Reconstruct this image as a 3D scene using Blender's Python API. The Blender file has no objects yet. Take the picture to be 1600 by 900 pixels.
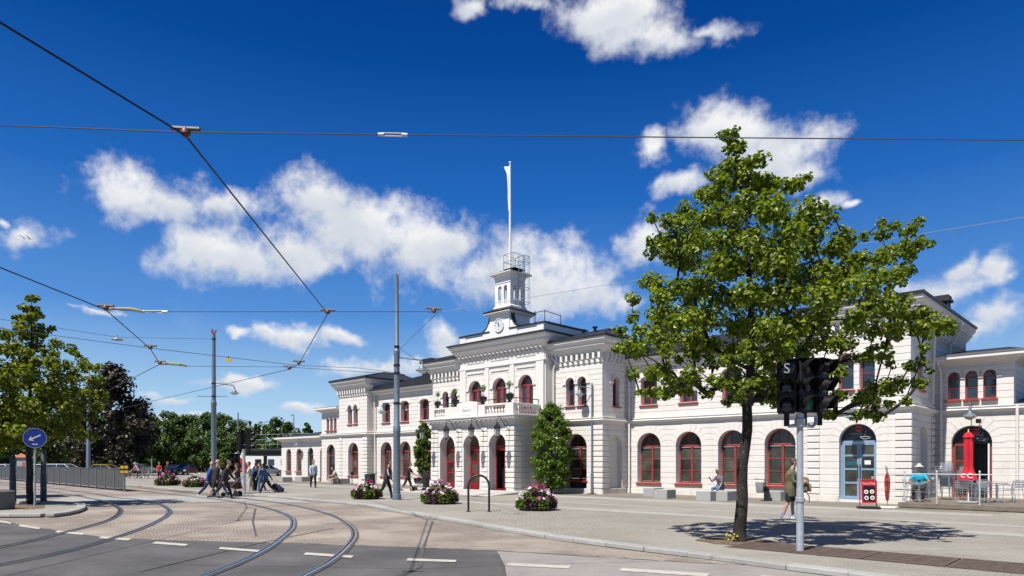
# A white railway station on a paved square, tram tracks in front, seen from the street on a clear summer day.
import bpy, bmesh, math, random
from mathutils import Vector, Matrix
R = math.radians
PI = math.pi
SC = bpy.context.scene
COL = SC.collection
rnd = random.Random(11)

# ------------------------------------------------------------------ camera
cam = bpy.data.cameras.new('camera')
cam.lens = 24.0; cam.sensor_width = 36.0; cam.shift_y = 0.170
cam.clip_start = 0.1; cam.clip_end = 3000
cam_ob = bpy.data.objects.new('camera', cam); COL.objects.link(cam_ob)
cam_ob.location = (0, 0, 1.7); cam_ob.rotation_euler = (R(90), 0, R(43.86))
SC.camera = cam_ob
SC.view_settings.view_transform = 'Standard'; SC.view_settings.look = 'None'
SC.view_settings.exposure = 0.70; SC.view_settings.gamma = 1.0
SC.render.film_transparent = False

# ------------------------------------------------------------------ sun
SUN_EL = 58.0
SUN_TRAVEL = Vector((-0.06, 0.998))
sun = bpy.data.lights.new('sun', 'SUN'); sun.energy = 4.9; sun.angle = R(0.53); sun.color = (1.0, 0.945, 0.87)
sun_ob = bpy.data.objects.new('sun', sun); COL.objects.link(sun_ob)
ce = math.cos(R(SUN_EL)); h2 = SUN_TRAVEL.normalized()
sun_ob.rotation_euler = Vector((h2.x*ce, h2.y*ce, -math.sin(R(SUN_EL)))).to_track_quat('-Z', 'Y').to_euler()
sun_ob.location = (0, 0, 40)

# ------------------------------------------------------------------ sky with drifting clouds
W = bpy.data.worlds.new('World'); SC.world = W; W.use_nodes = True
NT = W.node_tree; NT.nodes.clear()
def wn(t, **kw):
    n = NT.nodes.new(t)
    for k, v in kw.items(): setattr(n, k, v)
    return n
def wset(sock, v):
    if hasattr(v, 'is_output'): NT.links.new(v, sock)
    else: sock.default_value = v
def wmath(op, a, b=None, c=None, clamp=False):
    n = wn('ShaderNodeMath', operation=op, use_clamp=clamp); wset(n.inputs[0], a)
    if b is not None: wset(n.inputs[1], b)
    if c is not None: wset(n.inputs[2], c)
    return n.outputs[0]
def wvec(op, a, b=None):
    n = wn('ShaderNodeVectorMath', operation=op); wset(n.inputs[0], a)
    if b is not None: wset(n.inputs[1], b)
    return n.outputs['Value'] if op in ('LENGTH', 'DOT_PRODUCT') else n.outputs[0]
def wmix(fac, a, b):
    n = wn('ShaderNodeMix', data_type='RGBA'); wset(n.inputs['Factor'], fac); wset(n.inputs[6], a); wset(n.inputs[7], b); return n.outputs[2]
def wrange(v, a, b, c, d, smooth=True):
    n = wn('ShaderNodeMapRange', interpolation_type='SMOOTHSTEP' if smooth else 'LINEAR'); wset(n.inputs[0], v)
    for i, x in enumerate((a, b, c, d)): n.inputs[i+1].default_value = x
    return n.outputs[0]
def wnoise(vec, scale, detail, rough=0.55):
    n = wn('ShaderNodeTexNoise'); wset(n.inputs['Vector'], vec)
    n.inputs['Scale'].default_value = scale; n.inputs['Detail'].default_value = detail; n.inputs['Roughness'].default_value = rough
    return n
sky = wn('ShaderNodeTexSky', sky_type='NISHITA', sun_disc=False)
sky.sun_elevation = R(SUN_EL); sky.sun_rotation = math.atan2(-h2.x, -h2.y)
sky.altitude = 0; sky.air_density = 1.0; sky.dust_density = 0.3; sky.ozone_density = 4.0
SKY_STRENGTH = 0.08
hsv = wn('ShaderNodeHueSaturation'); hsv.inputs['Saturation'].default_value = 1.1; hsv.inputs['Value'].default_value = 1.0
NT.links.new(sky.outputs[0], hsv.inputs['Color'])
gam = wn('ShaderNodeGamma'); gam.inputs[1].default_value = 1.2
NT.links.new(hsv.outputs[0], gam.inputs[0])
tc = wn('ShaderNodeTexCoord'); D = tc.outputs['Generated']
sep = wn('ShaderNodeSeparateXYZ'); NT.links.new(D, sep.inputs[0])
warp = wnoise(D, 9.0, 4, 0.6)
wv = wvec('SCALE', wvec('SUBTRACT', warp.outputs['Color'], (0.5, 0.5, 0.5))); wv.node.inputs['Scale'].default_value = 0.10
az = wmath('ARCTAN2', sep.outputs[0], sep.outputs[1]); el = wmath('ARCSINE', sep.outputs[2])
cmb = wn('ShaderNodeCombineXYZ'); wset(cmb.inputs[0], az); wset(cmb.inputs[1], el)
P = wvec('ADD', cmb.outputs[0], wvec('MULTIPLY', wv, (1.0, 0.75, 0.0)))
CLOUDS = [(-1.2743, 0.329, 0.0635, 0.0381), (-1.2229, 0.3245, 0.0555, 0.0328), (-1.1687, 0.326, 0.0582, 0.0212), (-1.2038, 0.2731, 0.0662, 0.0409), (-1.1406, 0.2722, 0.0952, 0.0421), (-1.0397, 0.3599, 0.0656, 0.0371), (-1.0002, 0.327, 0.1029, 0.0524), (-0.9281, 0.3022, 0.1277, 0.054), (-1.0783, 0.2756, 0.1152, 0.0429), (-1.1647, 0.2753, 0.0784, 0.0357), (-0.859, 0.3047, 0.0672, 0.0316), (-0.7843, 0.2654, 0.0742, 0.056), (-0.7187, 0.2652, 0.1059, 0.0665), (-0.6461, 0.2497, 0.0748, 0.0454), (-0.5965, 0.227, 0.037, 0.0218), (-0.6166, 0.577, 0.1029, 0.032), (-0.5756, 0.5507, 0.0802, 0.0329), (-0.522, 0.5388, 0.0627, 0.0216), (-0.4784, 0.5487, 0.0561, 0.0146), (-0.8264, 0.5909, 0.0314, 0.016), (-0.7608, 0.595, 0.0382, 0.0112), (-0.4612, 0.4309, 0.0752, 0.0418), (-0.4026, 0.4086, 0.0748, 0.0454), (-0.3647, 0.378, 0.0423, 0.0259), (-0.5684, 0.4171, 0.0258, 0.0248), (-0.5353, 0.3693, 0.0465, 0.0178), (-0.3466, 0.3354, 0.0352, 0.0133), (-0.5747, 0.31, 0.0345, 0.031), (-0.3104, 0.3264, 0.0144, 0.0057), (-0.2182, 0.2029, 0.0635, 0.0325), (-0.1913, 0.2259, 0.0297, 0.014), (-0.1434, 0.2225, 0.0278, 0.0163), (-0.1341, 0.1686, 0.0372, 0.0275), (-0.159, 0.1491, 0.0298, 0.0132), (-1.3846, 0.2611, 0.0366, 0.0177), (-1.409, 0.2756, 0.0109, 0.0087), (-1.0994, 0.171, 0.0324, 0.0129), (-1.057, 0.1733, 0.0438, 0.0152), (-1.0002, 0.1777, 0.0386, 0.0143), (-0.9599, 0.1344, 0.07, 0.0158), (-1.1471, 0.1697, 0.0156, 0.0084), (-1.0655, 0.0795, 0.0436, 0.01), (-1.1487, 0.1126, 0.0612, 0.0107), (-1.2251, 0.088, 0.0293, 0.0083), (-0.8738, 0.1861, 0.0379, 0.0224), (-0.8683, 0.1636, 0.0335, 0.0181), (-1.3128, 0.1914, 0.0334, 0.0058), (-1.2341, 0.0601, 0.0549, 0.0083), (-0.0647, 0.2936, 0.0445, 0.0326), (-1.4931, 0.3191, 0.0589, 0.0313), (-0.5802, 0.6769, 0.1273, 0.0409), (-1.2038, 0.6898, 0.1253, 0.0369)]   # (azimuth, elevation, half width, half height) of each cloud bank, radians
dens = None; low = None
for (a, e, sa, se) in CLOUDS:
    q = wvec('MULTIPLY', wvec('SUBTRACT', P, (a, e, 0)), (1/sa, 1/se, 0))
    d = wmath('SUBTRACT', 1.0, wvec('LENGTH', q))
    dens = d if dens is None else wmath('SMOOTH_MAX', dens, d, 0.24)
    if sa > 0.028:      # cloud mass lying above this direction: the base of the bank is greyer
        d2 = wmath('SUBTRACT', 1.0, wvec('LENGTH', wvec('ADD', q, (0.12, 0.50, 0))))
        low = d2 if low is None else wmath('SMOOTH_MAX', low, d2, 0.2)
dens = wmath('MAXIMUM', dens, -0.75)
fine = wnoise(D, 17.0, 10, 0.63)
body = wmath('ADD', dens, wmath('MULTIPLY', wmath('SUBTRACT', fine.outputs['Fac'], 0.5), 2.5))
alpha = wrange(body, -0.16, 0.86, 0.0, 1.0)
wisp = wnoise(D, 5.0, 8, 0.68)
thin = wmath('MULTIPLY', wrange(wisp.outputs['Fac'], 0.58, 0.85, 0, 0.30), wrange(el, 0.05, 0.38, 1.0, 0.0))
alpha = wmath('MAXIMUM', alpha, thin)
# broken clouds added over the unseen sky to whiten its blue fill light
big = wnoise(wvec('MULTIPLY', D, (1.0, 1.0, 1.8)), 3.2, 9, 0.58)
away = wrange(wmath('ABSOLUTE', wmath('ADD', az, 0.7655)), 0.80, 1.0, 0.0, 1.0)
alpha = wmath('MAXIMUM', alpha, wmath('MULTIPLY', wrange(big.outputs['Fac'], 0.59, 0.70, 0.0, 1.0), away))
shade = wnoise(wvec('ADD', D, (0.02, -0.02, 0.05)), 13.0, 5, 0.5)
lum = wmath('MULTIPLY', wrange(wmath('ADD', shade.outputs['Fac'], wmath('MULTIPLY', fine.outputs['Fac'], 0.5)), 0.52, 0.86, 0.25, 1.0), wrange(wmath('ADD', low, wmath('MULTIPLY', wmath('SUBTRACT', fine.outputs['Fac'], 0.5), 1.2)), 0.10, 0.80, 1.0, 0.35))
K_ = 0.95/SKY_STRENGTH; ccol = wmix(lum, (0.62*K_, 0.68*K_, 0.78*K_, 1), (0.97*K_, 0.975*K_, 0.98*K_, 1))
ramp = wn('ShaderNodeValToRGB'); NT.links.new(wrange(el, -0.05, 1.1, 0, 1, False), ramp.inputs[0])
K2 = 1/SKY_STRENGTH; cols_ = [(-0.05, (0.60, 0.74, 0.88)), (0.02, (0.56, 0.73, 0.90)), (0.085, (0.38, 0.61, 0.85)), (0.20, (0.095, 0.29, 0.70)), (0.36, (0.016, 0.140, 0.51)), (0.52, (0.0008, 0.066, 0.32)), (0.60, (0.0004, 0.050, 0.265)), (1.1, (0.0004, 0.030, 0.17))]
for i, (e_, c_) in enumerate(cols_):
    q_ = (e_+0.05)/1.15
    if i < 2: er = ramp.color_ramp.elements[i]; er.position = q_
    else: er = ramp.color_ramp.elements.new(q_)
    er.color = (*c_, 1)
rs = wvec('SCALE', ramp.outputs[0]); rs.node.inputs['Scale'].default_value = K2
base = wmix(0.97, gam.outputs[0], rs)
final = wmix(alpha, base, ccol)
bg = wn('ShaderNodeBackground'); bg.inputs[1].default_value = SKY_STRENGTH/2**SC.view_settings.exposure
NT.links.new(final, bg.inputs[0])
wo = wn('ShaderNodeOutputWorld'); NT.links.new(bg.outputs[0], wo.inputs[0])

# ------------------------------------------------------------------ helpers
def link(o, parent=None):
    COL.objects.link(o)
    if parent is not None: o.parent = parent
    return o
def tag(o, label=None, cat=None, group=None, kind=None):
    if label: o['label'] = label
    if cat: o['category'] = cat
    if group: o['group'] = group
    if kind: o['kind'] = kind
    return o
def thing(name, label, cat, loc=(0, 0, 0), rz=0.0, group=None):
    o = bpy.data.objects.new(name, None); link(o)
    o.location = loc; o.rotation_euler = (0, 0, rz); o.empty_display_size = 0.1
    return tag(o, label, cat, group)
def dup(root, loc=None, rz=None, label=None, parent=None, scale=None):
    def cp(o, par):
        c = o.copy(); link(c, par)
        for k in KIDS(o): cp(k, c)
        return c
    r = cp(root, parent if parent is not None else root.parent)
    if loc is not None: r.location = loc
    if rz is not None: r.rotation_euler = (0, 0, rz)
    if scale is not None: r.scale = (scale,)*3 if isinstance(scale, (int, float)) else scale
    if label: r['label'] = label
    return r
def KIDS(o): return list(o.children)
def inst(name, me, parent, loc=(0, 0, 0), rot=(0, 0, 0), scale=None, label=None):
    o = bpy.data.objects.new(name, me); link(o, parent); o.location = loc; o.rotation_euler = rot
    if scale is not None: o.scale = scale
    if label: o['label'] = label
    return o

class MB:
    """collects vertices and faces, then becomes one mesh"""
    def __init__(s): s.v = []; s.f = []; s.mi = []; s.m = 0
    def add(s, vs, fs):
        b = len(s.v); s.v.extend([tuple(p) for p in vs]); s.f.extend([tuple(b+i for i in f) for f in fs]); s.mi.extend([s.m]*len(fs)); return s
    def box(s, x0, x1, y0, y1, z0, z1):
        return s.add([(x0,y0,z0),(x1,y0,z0),(x1,y1,z0),(x0,y1,z0),(x0,y0,z1),(x1,y0,z1),(x1,y1,z1),(x0,y1,z1)],
                     [(0,3,2,1),(4,5,6,7),(0,1,5,4),(1,2,6,5),(2,3,7,6),(3,0,4,7)])
    def cbox(s, x0, x1, y0, y1, z0, z1, c=0.02):
        pts = []
        for x, sx in ((x0, 1), (x1, -1)):
            for y, sy in ((y0, 1), (y1, -1)):
                for z, sz in ((z0, 1), (z1, -1)):
                    pts += [(x+sx*c, y+sy*c, z), (x+sx*c, y, z+sz*c), (x, y+sy*c, z+sz*c)]
        return s.hull(pts)
    def hull(s, pts):
        bm = bmesh.new()
        for p in pts: bm.verts.new(p)
        bmesh.ops.convex_hull(bm, input=bm.verts)
        bmesh.ops.dissolve_limit(bm, angle_limit=0.01, verts=bm.verts, edges=bm.edges)
        bm.verts.index_update()
        vs = [v.co.copy() for v in bm.verts]; fs = [[v.index for v in f.verts] for f in bm.faces]
        bm.free(); return s.add(vs, fs)
    def loft(s, rings, cap=True, closed=True):
        n = len(rings[0]); vs = [p for r in rings for p in r]; fs = []
        for i in range(len(rings)-1):
            for j in range(n if closed else n-1):
                k = (j+1) % n
                fs.append((i*n+j, i*n+k, (i+1)*n+k, (i+1)*n+j))
        if cap and closed:
            fs.append(tuple(reversed(range(n)))); fs.append(tuple((len(rings)-1)*n+j for j in range(n)))
        return s.add(vs, fs)
    def tube(s, pts, rad, n=8, cap=True, flat=1.0):
        pts = [Vector(p) for p in pts]
        if isinstance(rad, (int, float)): rad = [rad]*len(pts)
        rings = []; up = None
        for i, p in enumerate(pts):
            t = (pts[min(i+1, len(pts)-1)]-pts[max(i-1, 0)])
            t = t.normalized() if t.length > 1e-9 else Vector((0, 0, 1))
            if up is None:
                up = Vector((0, 0, 1)) if abs(t.z) < 0.9 else Vector((1, 0, 0))
            a = (up - t*up.dot(t)); a = a.normalized() if a.length > 1e-6 else t.orthogonal().normalized()
            up = a; b = t.cross(a)
            rings.append([p + (a*math.cos(2*PI*k/n)*flat + b*math.sin(2*PI*k/n))*rad[i] for k in range(n)])
        return s.loft(rings, cap)
    def lathe(s, prof, n=16, c=(0, 0, 0), sx=1.0, sy=1.0):
        rings = [[(c[0]+r*math.cos(2*PI*k/n)*sx, c[1]+r*math.sin(2*PI*k/n)*sy, c[2]+z) for k in range(n)] for r, z in prof]
        return s.loft(rings, True)
    def ball(s, c, r, n=10, m=7):
        if isinstance(r, (int, float)): r = (r, r, r)
        rings = []
        for i in range(m+1):
            a = -PI/2 + PI*i/m; q = max(math.cos(a), 0.02)
            rings.append([(c[0]+r[0]*q*math.cos(2*PI*k/n), c[1]+r[1]*q*math.sin(2*PI*k/n), c[2]+r[2]*math.sin(a)) for k in range(n)])
        return s.loft(rings, True)
    def prism(s, poly, fn, w0, w1):
        n = len(poly)
        vs = [fn(u, v, w0) for u, v in poly] + [fn(u, v, w1) for u, v in poly]
        fs = [tuple(reversed(range(n))), tuple(range(n, 2*n))] + [(i, (i+1) % n, n+(i+1) % n, n+i) for i in range(n)]
        return s.add(vs, fs)
    def strip(s, a, b, z):
        """flat sheet between two polylines"""
        n = len(a); vs = [(p[0], p[1], z) for p in a] + [(p[0], p[1], z) for p in b]
        return s.add(vs, [(i, i+1, n+i+1, n+i) for i in range(n-1)])
    def mesh(s, name, mats, smooth=False):
        me = bpy.data.meshes.new(name); me.from_pydata(s.v, [], s.f)
        for m in (mats if isinstance(mats, (list, tuple)) else [mats]): me.materials.append(m)
        if any(s.mi): me.polygons.foreach_set('material_index', s.mi)
        bm = bmesh.new(); bm.from_mesh(me); bmesh.ops.recalc_face_normals(bm, faces=bm.faces)
        bm.to_mesh(me); bm.free()
        if smooth:
            me.polygons.foreach_set('use_smooth', [True]*len(me.polygons))
            if smooth != 'all':
                try: me.set_sharp_from_angle(angle=R(38))
                except Exception: pass
        me.update(); return me
    def obj(s, name, mats, parent=None, smooth=False, label=None, cat=None, group=None, kind=None, loc=None, rz=None):
        o = bpy.data.objects.new(name, s.mesh(name, mats, smooth)); link(o, parent)
        if loc is not None: o.location = loc
        if rz is not None: o.rotation_euler = (0, 0, rz)
        return tag(o, label, cat, group, kind)

def arc(cx, cz, rx, rz, a0, a1, n):
    return [(cx+rx*math.cos(a0+(a1-a0)*i/n), cz+rz*math.sin(a0+(a1-a0)*i/n)) for i in range(n+1)]
def smoothpath(pts, k=6):
    """Catmull-Rom through the points"""
    P_ = [Vector(p) for p in pts]; P_ = [P_[0]*2-P_[1]] + P_ + [P_[-1]*2-P_[-2]]; out = []
    for i in range(1, len(P_)-2):
        for j in range(k):
            t = j/k; a, b, c, d = P_[i-1:i+3]
            out.append(0.5*((2*b)+(c-a)*t+(2*a-5*b+4*c-d)*t*t+(3*b-3*c+d-a)*t**3))
    out.append(P_[-2]); return out

# ------------------------------------------------------------------ materials
TONE = 0.80     # scales the base colours of all non-metals to suit the exposure
def mat(name, col, rough=0.6, metal=0.0, var=0.12, scale=6.0, bump=0.0, bscale=40.0, spec=0.5, rand=0.0, dirt=None, streak=None):
    m = bpy.data.materials.new(name); m.use_nodes = True; nt = m.node_tree; b = nt.nodes['Principled BSDF']
    tone = TONE if metal < 0.5 else 1.0; col = [c*tone for c in col]
    if dirt: dirt = (tuple(c*tone for c in dirt[0]),)+tuple(dirt[1:])
    if streak: streak = (tuple(c*tone for c in streak[0]),)+tuple(streak[1:])
    b.inputs['Roughness'].default_value = rough; b.inputs['Metallic'].default_value = metal
    b.inputs['Specular IOR Level'].default_value = spec
    geo = nt.nodes.new('ShaderNodeNewGeometry')
    nz = nt.nodes.new('ShaderNodeTexNoise'); nz.inputs['Scale'].default_value = scale; nz.inputs['Detail'].default_value = 6; nz.inputs['Roughness'].default_value = 0.65
    nt.links.new(geo.outputs['Position'], nz.inputs['Vector'])
    mr = nt.nodes.new('ShaderNodeMapRange'); mr.inputs[1].default_value = 0.3; mr.inputs[2].default_value = 0.7
    mr.inputs[3].default_value = 1-var; mr.inputs[4].default_value = 1+var
    nt.links.new(nz.outputs['Fac'], mr.inputs[0])
    v = mr.outputs[0]
    if rand:
        oi = nt.nodes.new('ShaderNodeObjectInfo'); r2 = nt.nodes.new('ShaderNodeMapRange')
        r2.inputs[3].default_value = 1-rand; r2.inputs[4].default_value = 1+rand; nt.links.new(oi.outputs['Random'], r2.inputs[0])
        mm = nt.nodes.new('ShaderNodeMath'); mm.operation = 'MULTIPLY'; nt.links.new(v, mm.inputs[0]); nt.links.new(r2.outputs[0], mm.inputs[1]); v = mm.outputs[0]
    vm = nt.nodes.new('ShaderNodeVectorMath'); vm.operation = 'SCALE'; vm.inputs[0].default_value = col[:3]; nt.links.new(v, vm.inputs['Scale'])
    out = vm.outputs[0]
    if dirt:      # (colour, scale, low, high): stains with a shape of their own
        dn = nt.nodes.new('ShaderNodeTexNoise'); dn.inputs['Scale'].default_value = dirt[1]; dn.inputs['Detail'].default_value = 8; dn.inputs['Roughness'].default_value = 0.7
        nt.links.new(geo.outputs['Position'], dn.inputs['Vector'])
        dr = nt.nodes.new('ShaderNodeMapRange'); dr.inputs[1].default_value = dirt[2]; dr.inputs[2].default_value = dirt[3]; nt.links.new(dn.outputs['Fac'], dr.inputs[0])
        mx = nt.nodes.new('ShaderNodeMix'); mx.data_type = 'RGBA'; nt.links.new(dr.outputs[0], mx.inputs['Factor']); nt.links.new(out, mx.inputs[6]); mx.inputs[7].default_value = (*dirt[0], 1); out = mx.outputs[2]
    if streak:    # rain runs: noise drawn out downwards
        mp = nt.nodes.new('ShaderNodeMapping'); mp.inputs['Scale'].default_value = (2.6, 2.6, 0.16); nt.links.new(geo.outputs['Position'], mp.inputs['Vector'])
        sn = nt.nodes.new('ShaderNodeTexNoise'); sn.inputs['Scale'].default_value = 1.0; sn.inputs['Detail'].default_value = 7; sn.inputs['Roughness'].default_value = 0.7; nt.links.new(mp.outputs[0], sn.inputs['Vector'])
        sr = nt.nodes.new('ShaderNodeMapRange'); sr.inputs[1].default_value = streak[1]; sr.inputs[2].default_value = streak[2]; sr.inputs[4].default_value = 0.75; nt.links.new(sn.outputs['Fac'], sr.inputs[0])
        sx = nt.nodes.new('ShaderNodeMix'); sx.data_type = 'RGBA'; nt.links.new(sr.outputs[0], sx.inputs['Factor']); nt.links.new(out, sx.inputs[6]); sx.inputs[7].default_value = (*streak[0], 1); out = sx.outputs[2]
    nt.links.new(out, b.inputs['Base Color'])
    if bump:
        bn = nt.nodes.new('ShaderNodeTexNoise'); bn.inputs['Scale'].default_value = bscale; bn.inputs['Detail'].default_value = 5
        nt.links.new(geo.outputs['Position'], bn.inputs['Vector'])
        bp = nt.nodes.new('ShaderNodeBump'); bp.inputs['Strength'].default_value = bump; bp.inputs['Distance'].default_value = 0.02
        nt.links.new(bn.outputs['Fac'], bp.inputs['Height']); nt.links.new(bp.outputs[0], b.inputs['Normal'])
    return m

def paving(name, cols, joint, size, rough=0.75, rot=0.0, bump=0.5, big=0.12, jw=0.012, irregular=0.0, aspect=0.5, patch=None):
    """blocks laid in rows: brick pattern in world metres, each block its own tone"""
    m = bpy.data.materials.new(name); m.use_nodes = True; nt = m.node_tree; L = nt.links; b = nt.nodes['Principled BSDF']
    b.inputs['Roughness'].default_value = rough; b.inputs['Specular IOR Level'].default_value = 0.3
    geo = nt.nodes.new('ShaderNodeNewGeometry'); mp = nt.nodes.new('ShaderNodeMapping'); mp.inputs['Rotation'].default_value = (0, 0, rot)
    L.new(geo.outputs['Position'], mp.inputs['Vector']); vec = mp.outputs[0]
    if irregular:
        wn_ = nt.nodes.new('ShaderNodeTexNoise'); wn_.inputs['Scale'].default_value = 1.6; L.new(vec, wn_.inputs['Vector'])
        sc = nt.nodes.new('ShaderNodeVectorMath'); sc.operation = 'SCALE'; sc.inputs['Scale'].default_value = irregular; L.new(wn_.outputs['Color'], sc.inputs[0])
        ad = nt.nodes.new('ShaderNodeVectorMath'); ad.operation = 'ADD'; L.new(vec, ad.inputs[0]); L.new(sc.outputs[0], ad.inputs[1]); vec = ad.outputs[0]
    br = nt.nodes.new('ShaderNodeTexBrick'); L.new(vec, br.inputs['Vector'])
    br.inputs['Scale'].default_value = 1.0; br.inputs['Brick Width'].default_value = size; br.inputs['Row Height'].default_value = size*aspect
    br.inputs['Mortar Size'].default_value = jw; br.inputs['Mortar Smooth'].default_value = 0.4; br.inputs['Bias'].default_value = 0.0
    br.inputs['Color1'].default_value = (*cols[0], 1); br.inputs['Color2'].default_value = (*cols[1], 1); br.inputs['Mortar'].default_value = (*joint, 1)
    nz = nt.nodes.new('ShaderNodeTexNoise'); nz.inputs['Scale'].default_value = 0.45; nz.inputs['Detail'].default_value = 9; nz.inputs['Roughness'].default_value = 0.7
    L.new(geo.outputs['Position'], nz.inputs['Vector'])
    mr = nt.nodes.new('ShaderNodeMapRange'); mr.inputs[1].default_value = 0.3; mr.inputs[2].default_value = 0.7; mr.inputs[3].default_value = 1-big; mr.inputs[4].default_value = 1+big
    L.new(nz.outputs['Fac'], mr.inputs[0])
    vm = nt.nodes.new('ShaderNodeVectorMath'); vm.operation = 'SCALE'; L.new(br.outputs['Color'], vm.inputs[0]); L.new(mr.outputs[0], vm.inputs['Scale'])
    out = vm.outputs[0]
    if patch:
        dn = nt.nodes.new('ShaderNodeTexNoise'); dn.inputs['Scale'].default_value = patch[1]; dn.inputs['Detail'].default_value = 7; L.new(geo.outputs['Position'], dn.inputs['Vector'])
        dr = nt.nodes.new('ShaderNodeMapRange'); dr.inputs[1].default_value = patch[2]; dr.inputs[2].default_value = patch[3]; L.new(dn.outputs['Fac'], dr.inputs[0])
        mx = nt.nodes.new('ShaderNodeMix'); mx.data_type = 'RGBA'; L.new(dr.outputs[0], mx.inputs['Factor']); L.new(out, mx.inputs[6]); mx.inputs[7].default_value = (*patch[0], 1); out = mx.outputs[2]
    L.new(out, b.inputs['Base Color'])
    n2 = nt.nodes.new('ShaderNodeTexNoise'); n2.inputs['Scale'].default_value = 30; n2.inputs['Detail'].default_value = 4; L.new(geo.outputs['Position'], n2.inputs['Vector'])
    mm = nt.nodes.new('ShaderNodeMath'); mm.operation = 'MULTIPLY_ADD'; L.new(br.outputs['Fac'], mm.inputs[0]); mm.inputs[1].default_value = -1.0; L.new(n2.outputs['Fac'], mm.inputs[2])
    bp = nt.nodes.new('ShaderNodeBump'); bp.inputs['Strength'].default_value = bump; bp.inputs['Distance'].default_value = 0.02
    L.new(mm.outputs[0], bp.inputs['Height']); L.new(bp.outputs[0], b.inputs['Normal'])
    return m

def leafmat(name, cols, trans=0.35, rough=0.5):
    """each leaf its own tone, light comes through"""
    m = bpy.data.materials.new(name); m.use_nodes = True; nt = m.node_tree; L = nt.links; b = nt.nodes['Principled BSDF']; o = nt.nodes['Material Output']
    geo = nt.nodes.new('ShaderNodeNewGeometry'); cr = nt.nodes.new('ShaderNodeValToRGB')
    L.new(geo.outputs['Random Per Island'], cr.inputs[0])
    for i, c in enumerate(cols):
        e = cr.color_ramp.elements[i] if i < 2 else cr.color_ramp.elements.new(1.0)
        e.color = (*c, 1)
    for i, c in enumerate(cols): cr.color_ramp.elements[i].position = i/max(1, len(cols)-1)
    for i, c in enumerate(cols): cr.color_ramp.elements[i].color = (*c, 1)
    L.new(cr.outputs[0], b.inputs['Base Color']); b.inputs['Roughness'].default_value = rough; b.inputs['Specular IOR Level'].default_value = 0.35
    tr = nt.nodes.new('ShaderNodeBsdfTranslucent')
    hs = nt.nodes.new('ShaderNodeHueSaturation'); hs.inputs['Saturation'].default_value = 1.15; hs.inputs['Value'].default_value = 1.3; L.new(cr.outputs[0], hs.inputs['Color']); L.new(hs.outputs[0], tr.inputs[0])
    mx = nt.nodes.new('ShaderNodeMixShader'); mx.inputs[0].default_value = trans; L.new(b.outputs[0], mx.inputs[1]); L.new(tr.outputs[0], mx.inputs[2]); L.new(mx.outputs[0], o.inputs[0])
    return m

M = {}
M['wall'] = mat('white_render', (0.75, 0.722, 0.684), 0.75, var=0.05, scale=1.2, bump=0.12, bscale=60, dirt=((0.50, 0.465, 0.41), 0.9, 0.60, 0.95), streak=((0.60, 0.57, 0.525), 0.52, 0.88))
M['plinth'] = mat('plinth_stone', (0.72, 0.69, 0.64), 0.8, var=0.10, scale=3, bump=0.2, dirt=((0.42, 0.36, 0.27), 2.2, 0.52, 0.8))
M['trim'] = mat('white_trim', (0.75, 0.724, 0.688), 0.65, var=0.04, scale=2)
M['tower'] = mat('white_tower_paint', (0.82, 0.82, 0.82), 0.5, var=0.04, scale=2)
M['red'] = mat('red_window_paint', (0.285, 0.040, 0.031), 0.5, var=0.22, scale=5)
M['doorred'] = mat('red_door_paint', (0.27, 0.014, 0.018), 0.45, var=0.18, scale=5)
M['glass'] = mat('dark_window_glass', (0.050, 0.056, 0.044), 0.05, var=0.7, scale=1.1, spec=0.5, rand=0.6)
M['skyglass'] = mat('upper_window_glass', (0.02, 0.03, 0.045), 0.03, var=0.5, scale=0.8, spec=0.9, rand=0.5)
M['slate'] = mat('black_sheet_roof', (0.022, 0.024, 0.028), 0.55, var=0.25, scale=3, spec=0.4)
M['fascia'] = mat('dark_roof_edge', (0.03, 0.03, 0.032), 0.5, var=0.2)
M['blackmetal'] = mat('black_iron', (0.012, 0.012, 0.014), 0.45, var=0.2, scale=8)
M['zinc'] = mat('grey_zinc', (0.30, 0.31, 0.32), 0.45, 0.3, var=0.15, scale=6)
M['galv'] = mat('galvanised_steel', (0.42, 0.46, 0.49), 0.42, 0.35, var=0.14, scale=9, bump=0.05)
M['polegrey'] = mat('blue_grey_pole_paint', (0.15, 0.20, 0.25), 0.45, 0.1, var=0.14, scale=5, dirt=((0.09, 0.10, 0.11), 3, 0.6, 0.8))
M['steel'] = mat('brushed_aluminium', (0.55, 0.56, 0.58), 0.32, 0.85, var=0.1)
M['white'] = mat('white_paint', (0.80, 0.80, 0.79), 0.5, var=0.05)
M['cloth_flag'] = mat('white_flag_cloth', (0.74, 0.75, 0.78), 0.8, var=0.05)
# ------------------------------------------------------------------ station building
ST = thing('station_building', 'long white two storey railway station with clock turret and red window frames', 'station', (0, 0, 0))
CX = -28.43
def front(Y): return lambda s, z, t: (s, Y+t, z)
def right_face(X): return lambda s, z, t: (X-t, s, z)
def left_face(X): return lambda s, z, t: (X+t, s, z)

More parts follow.
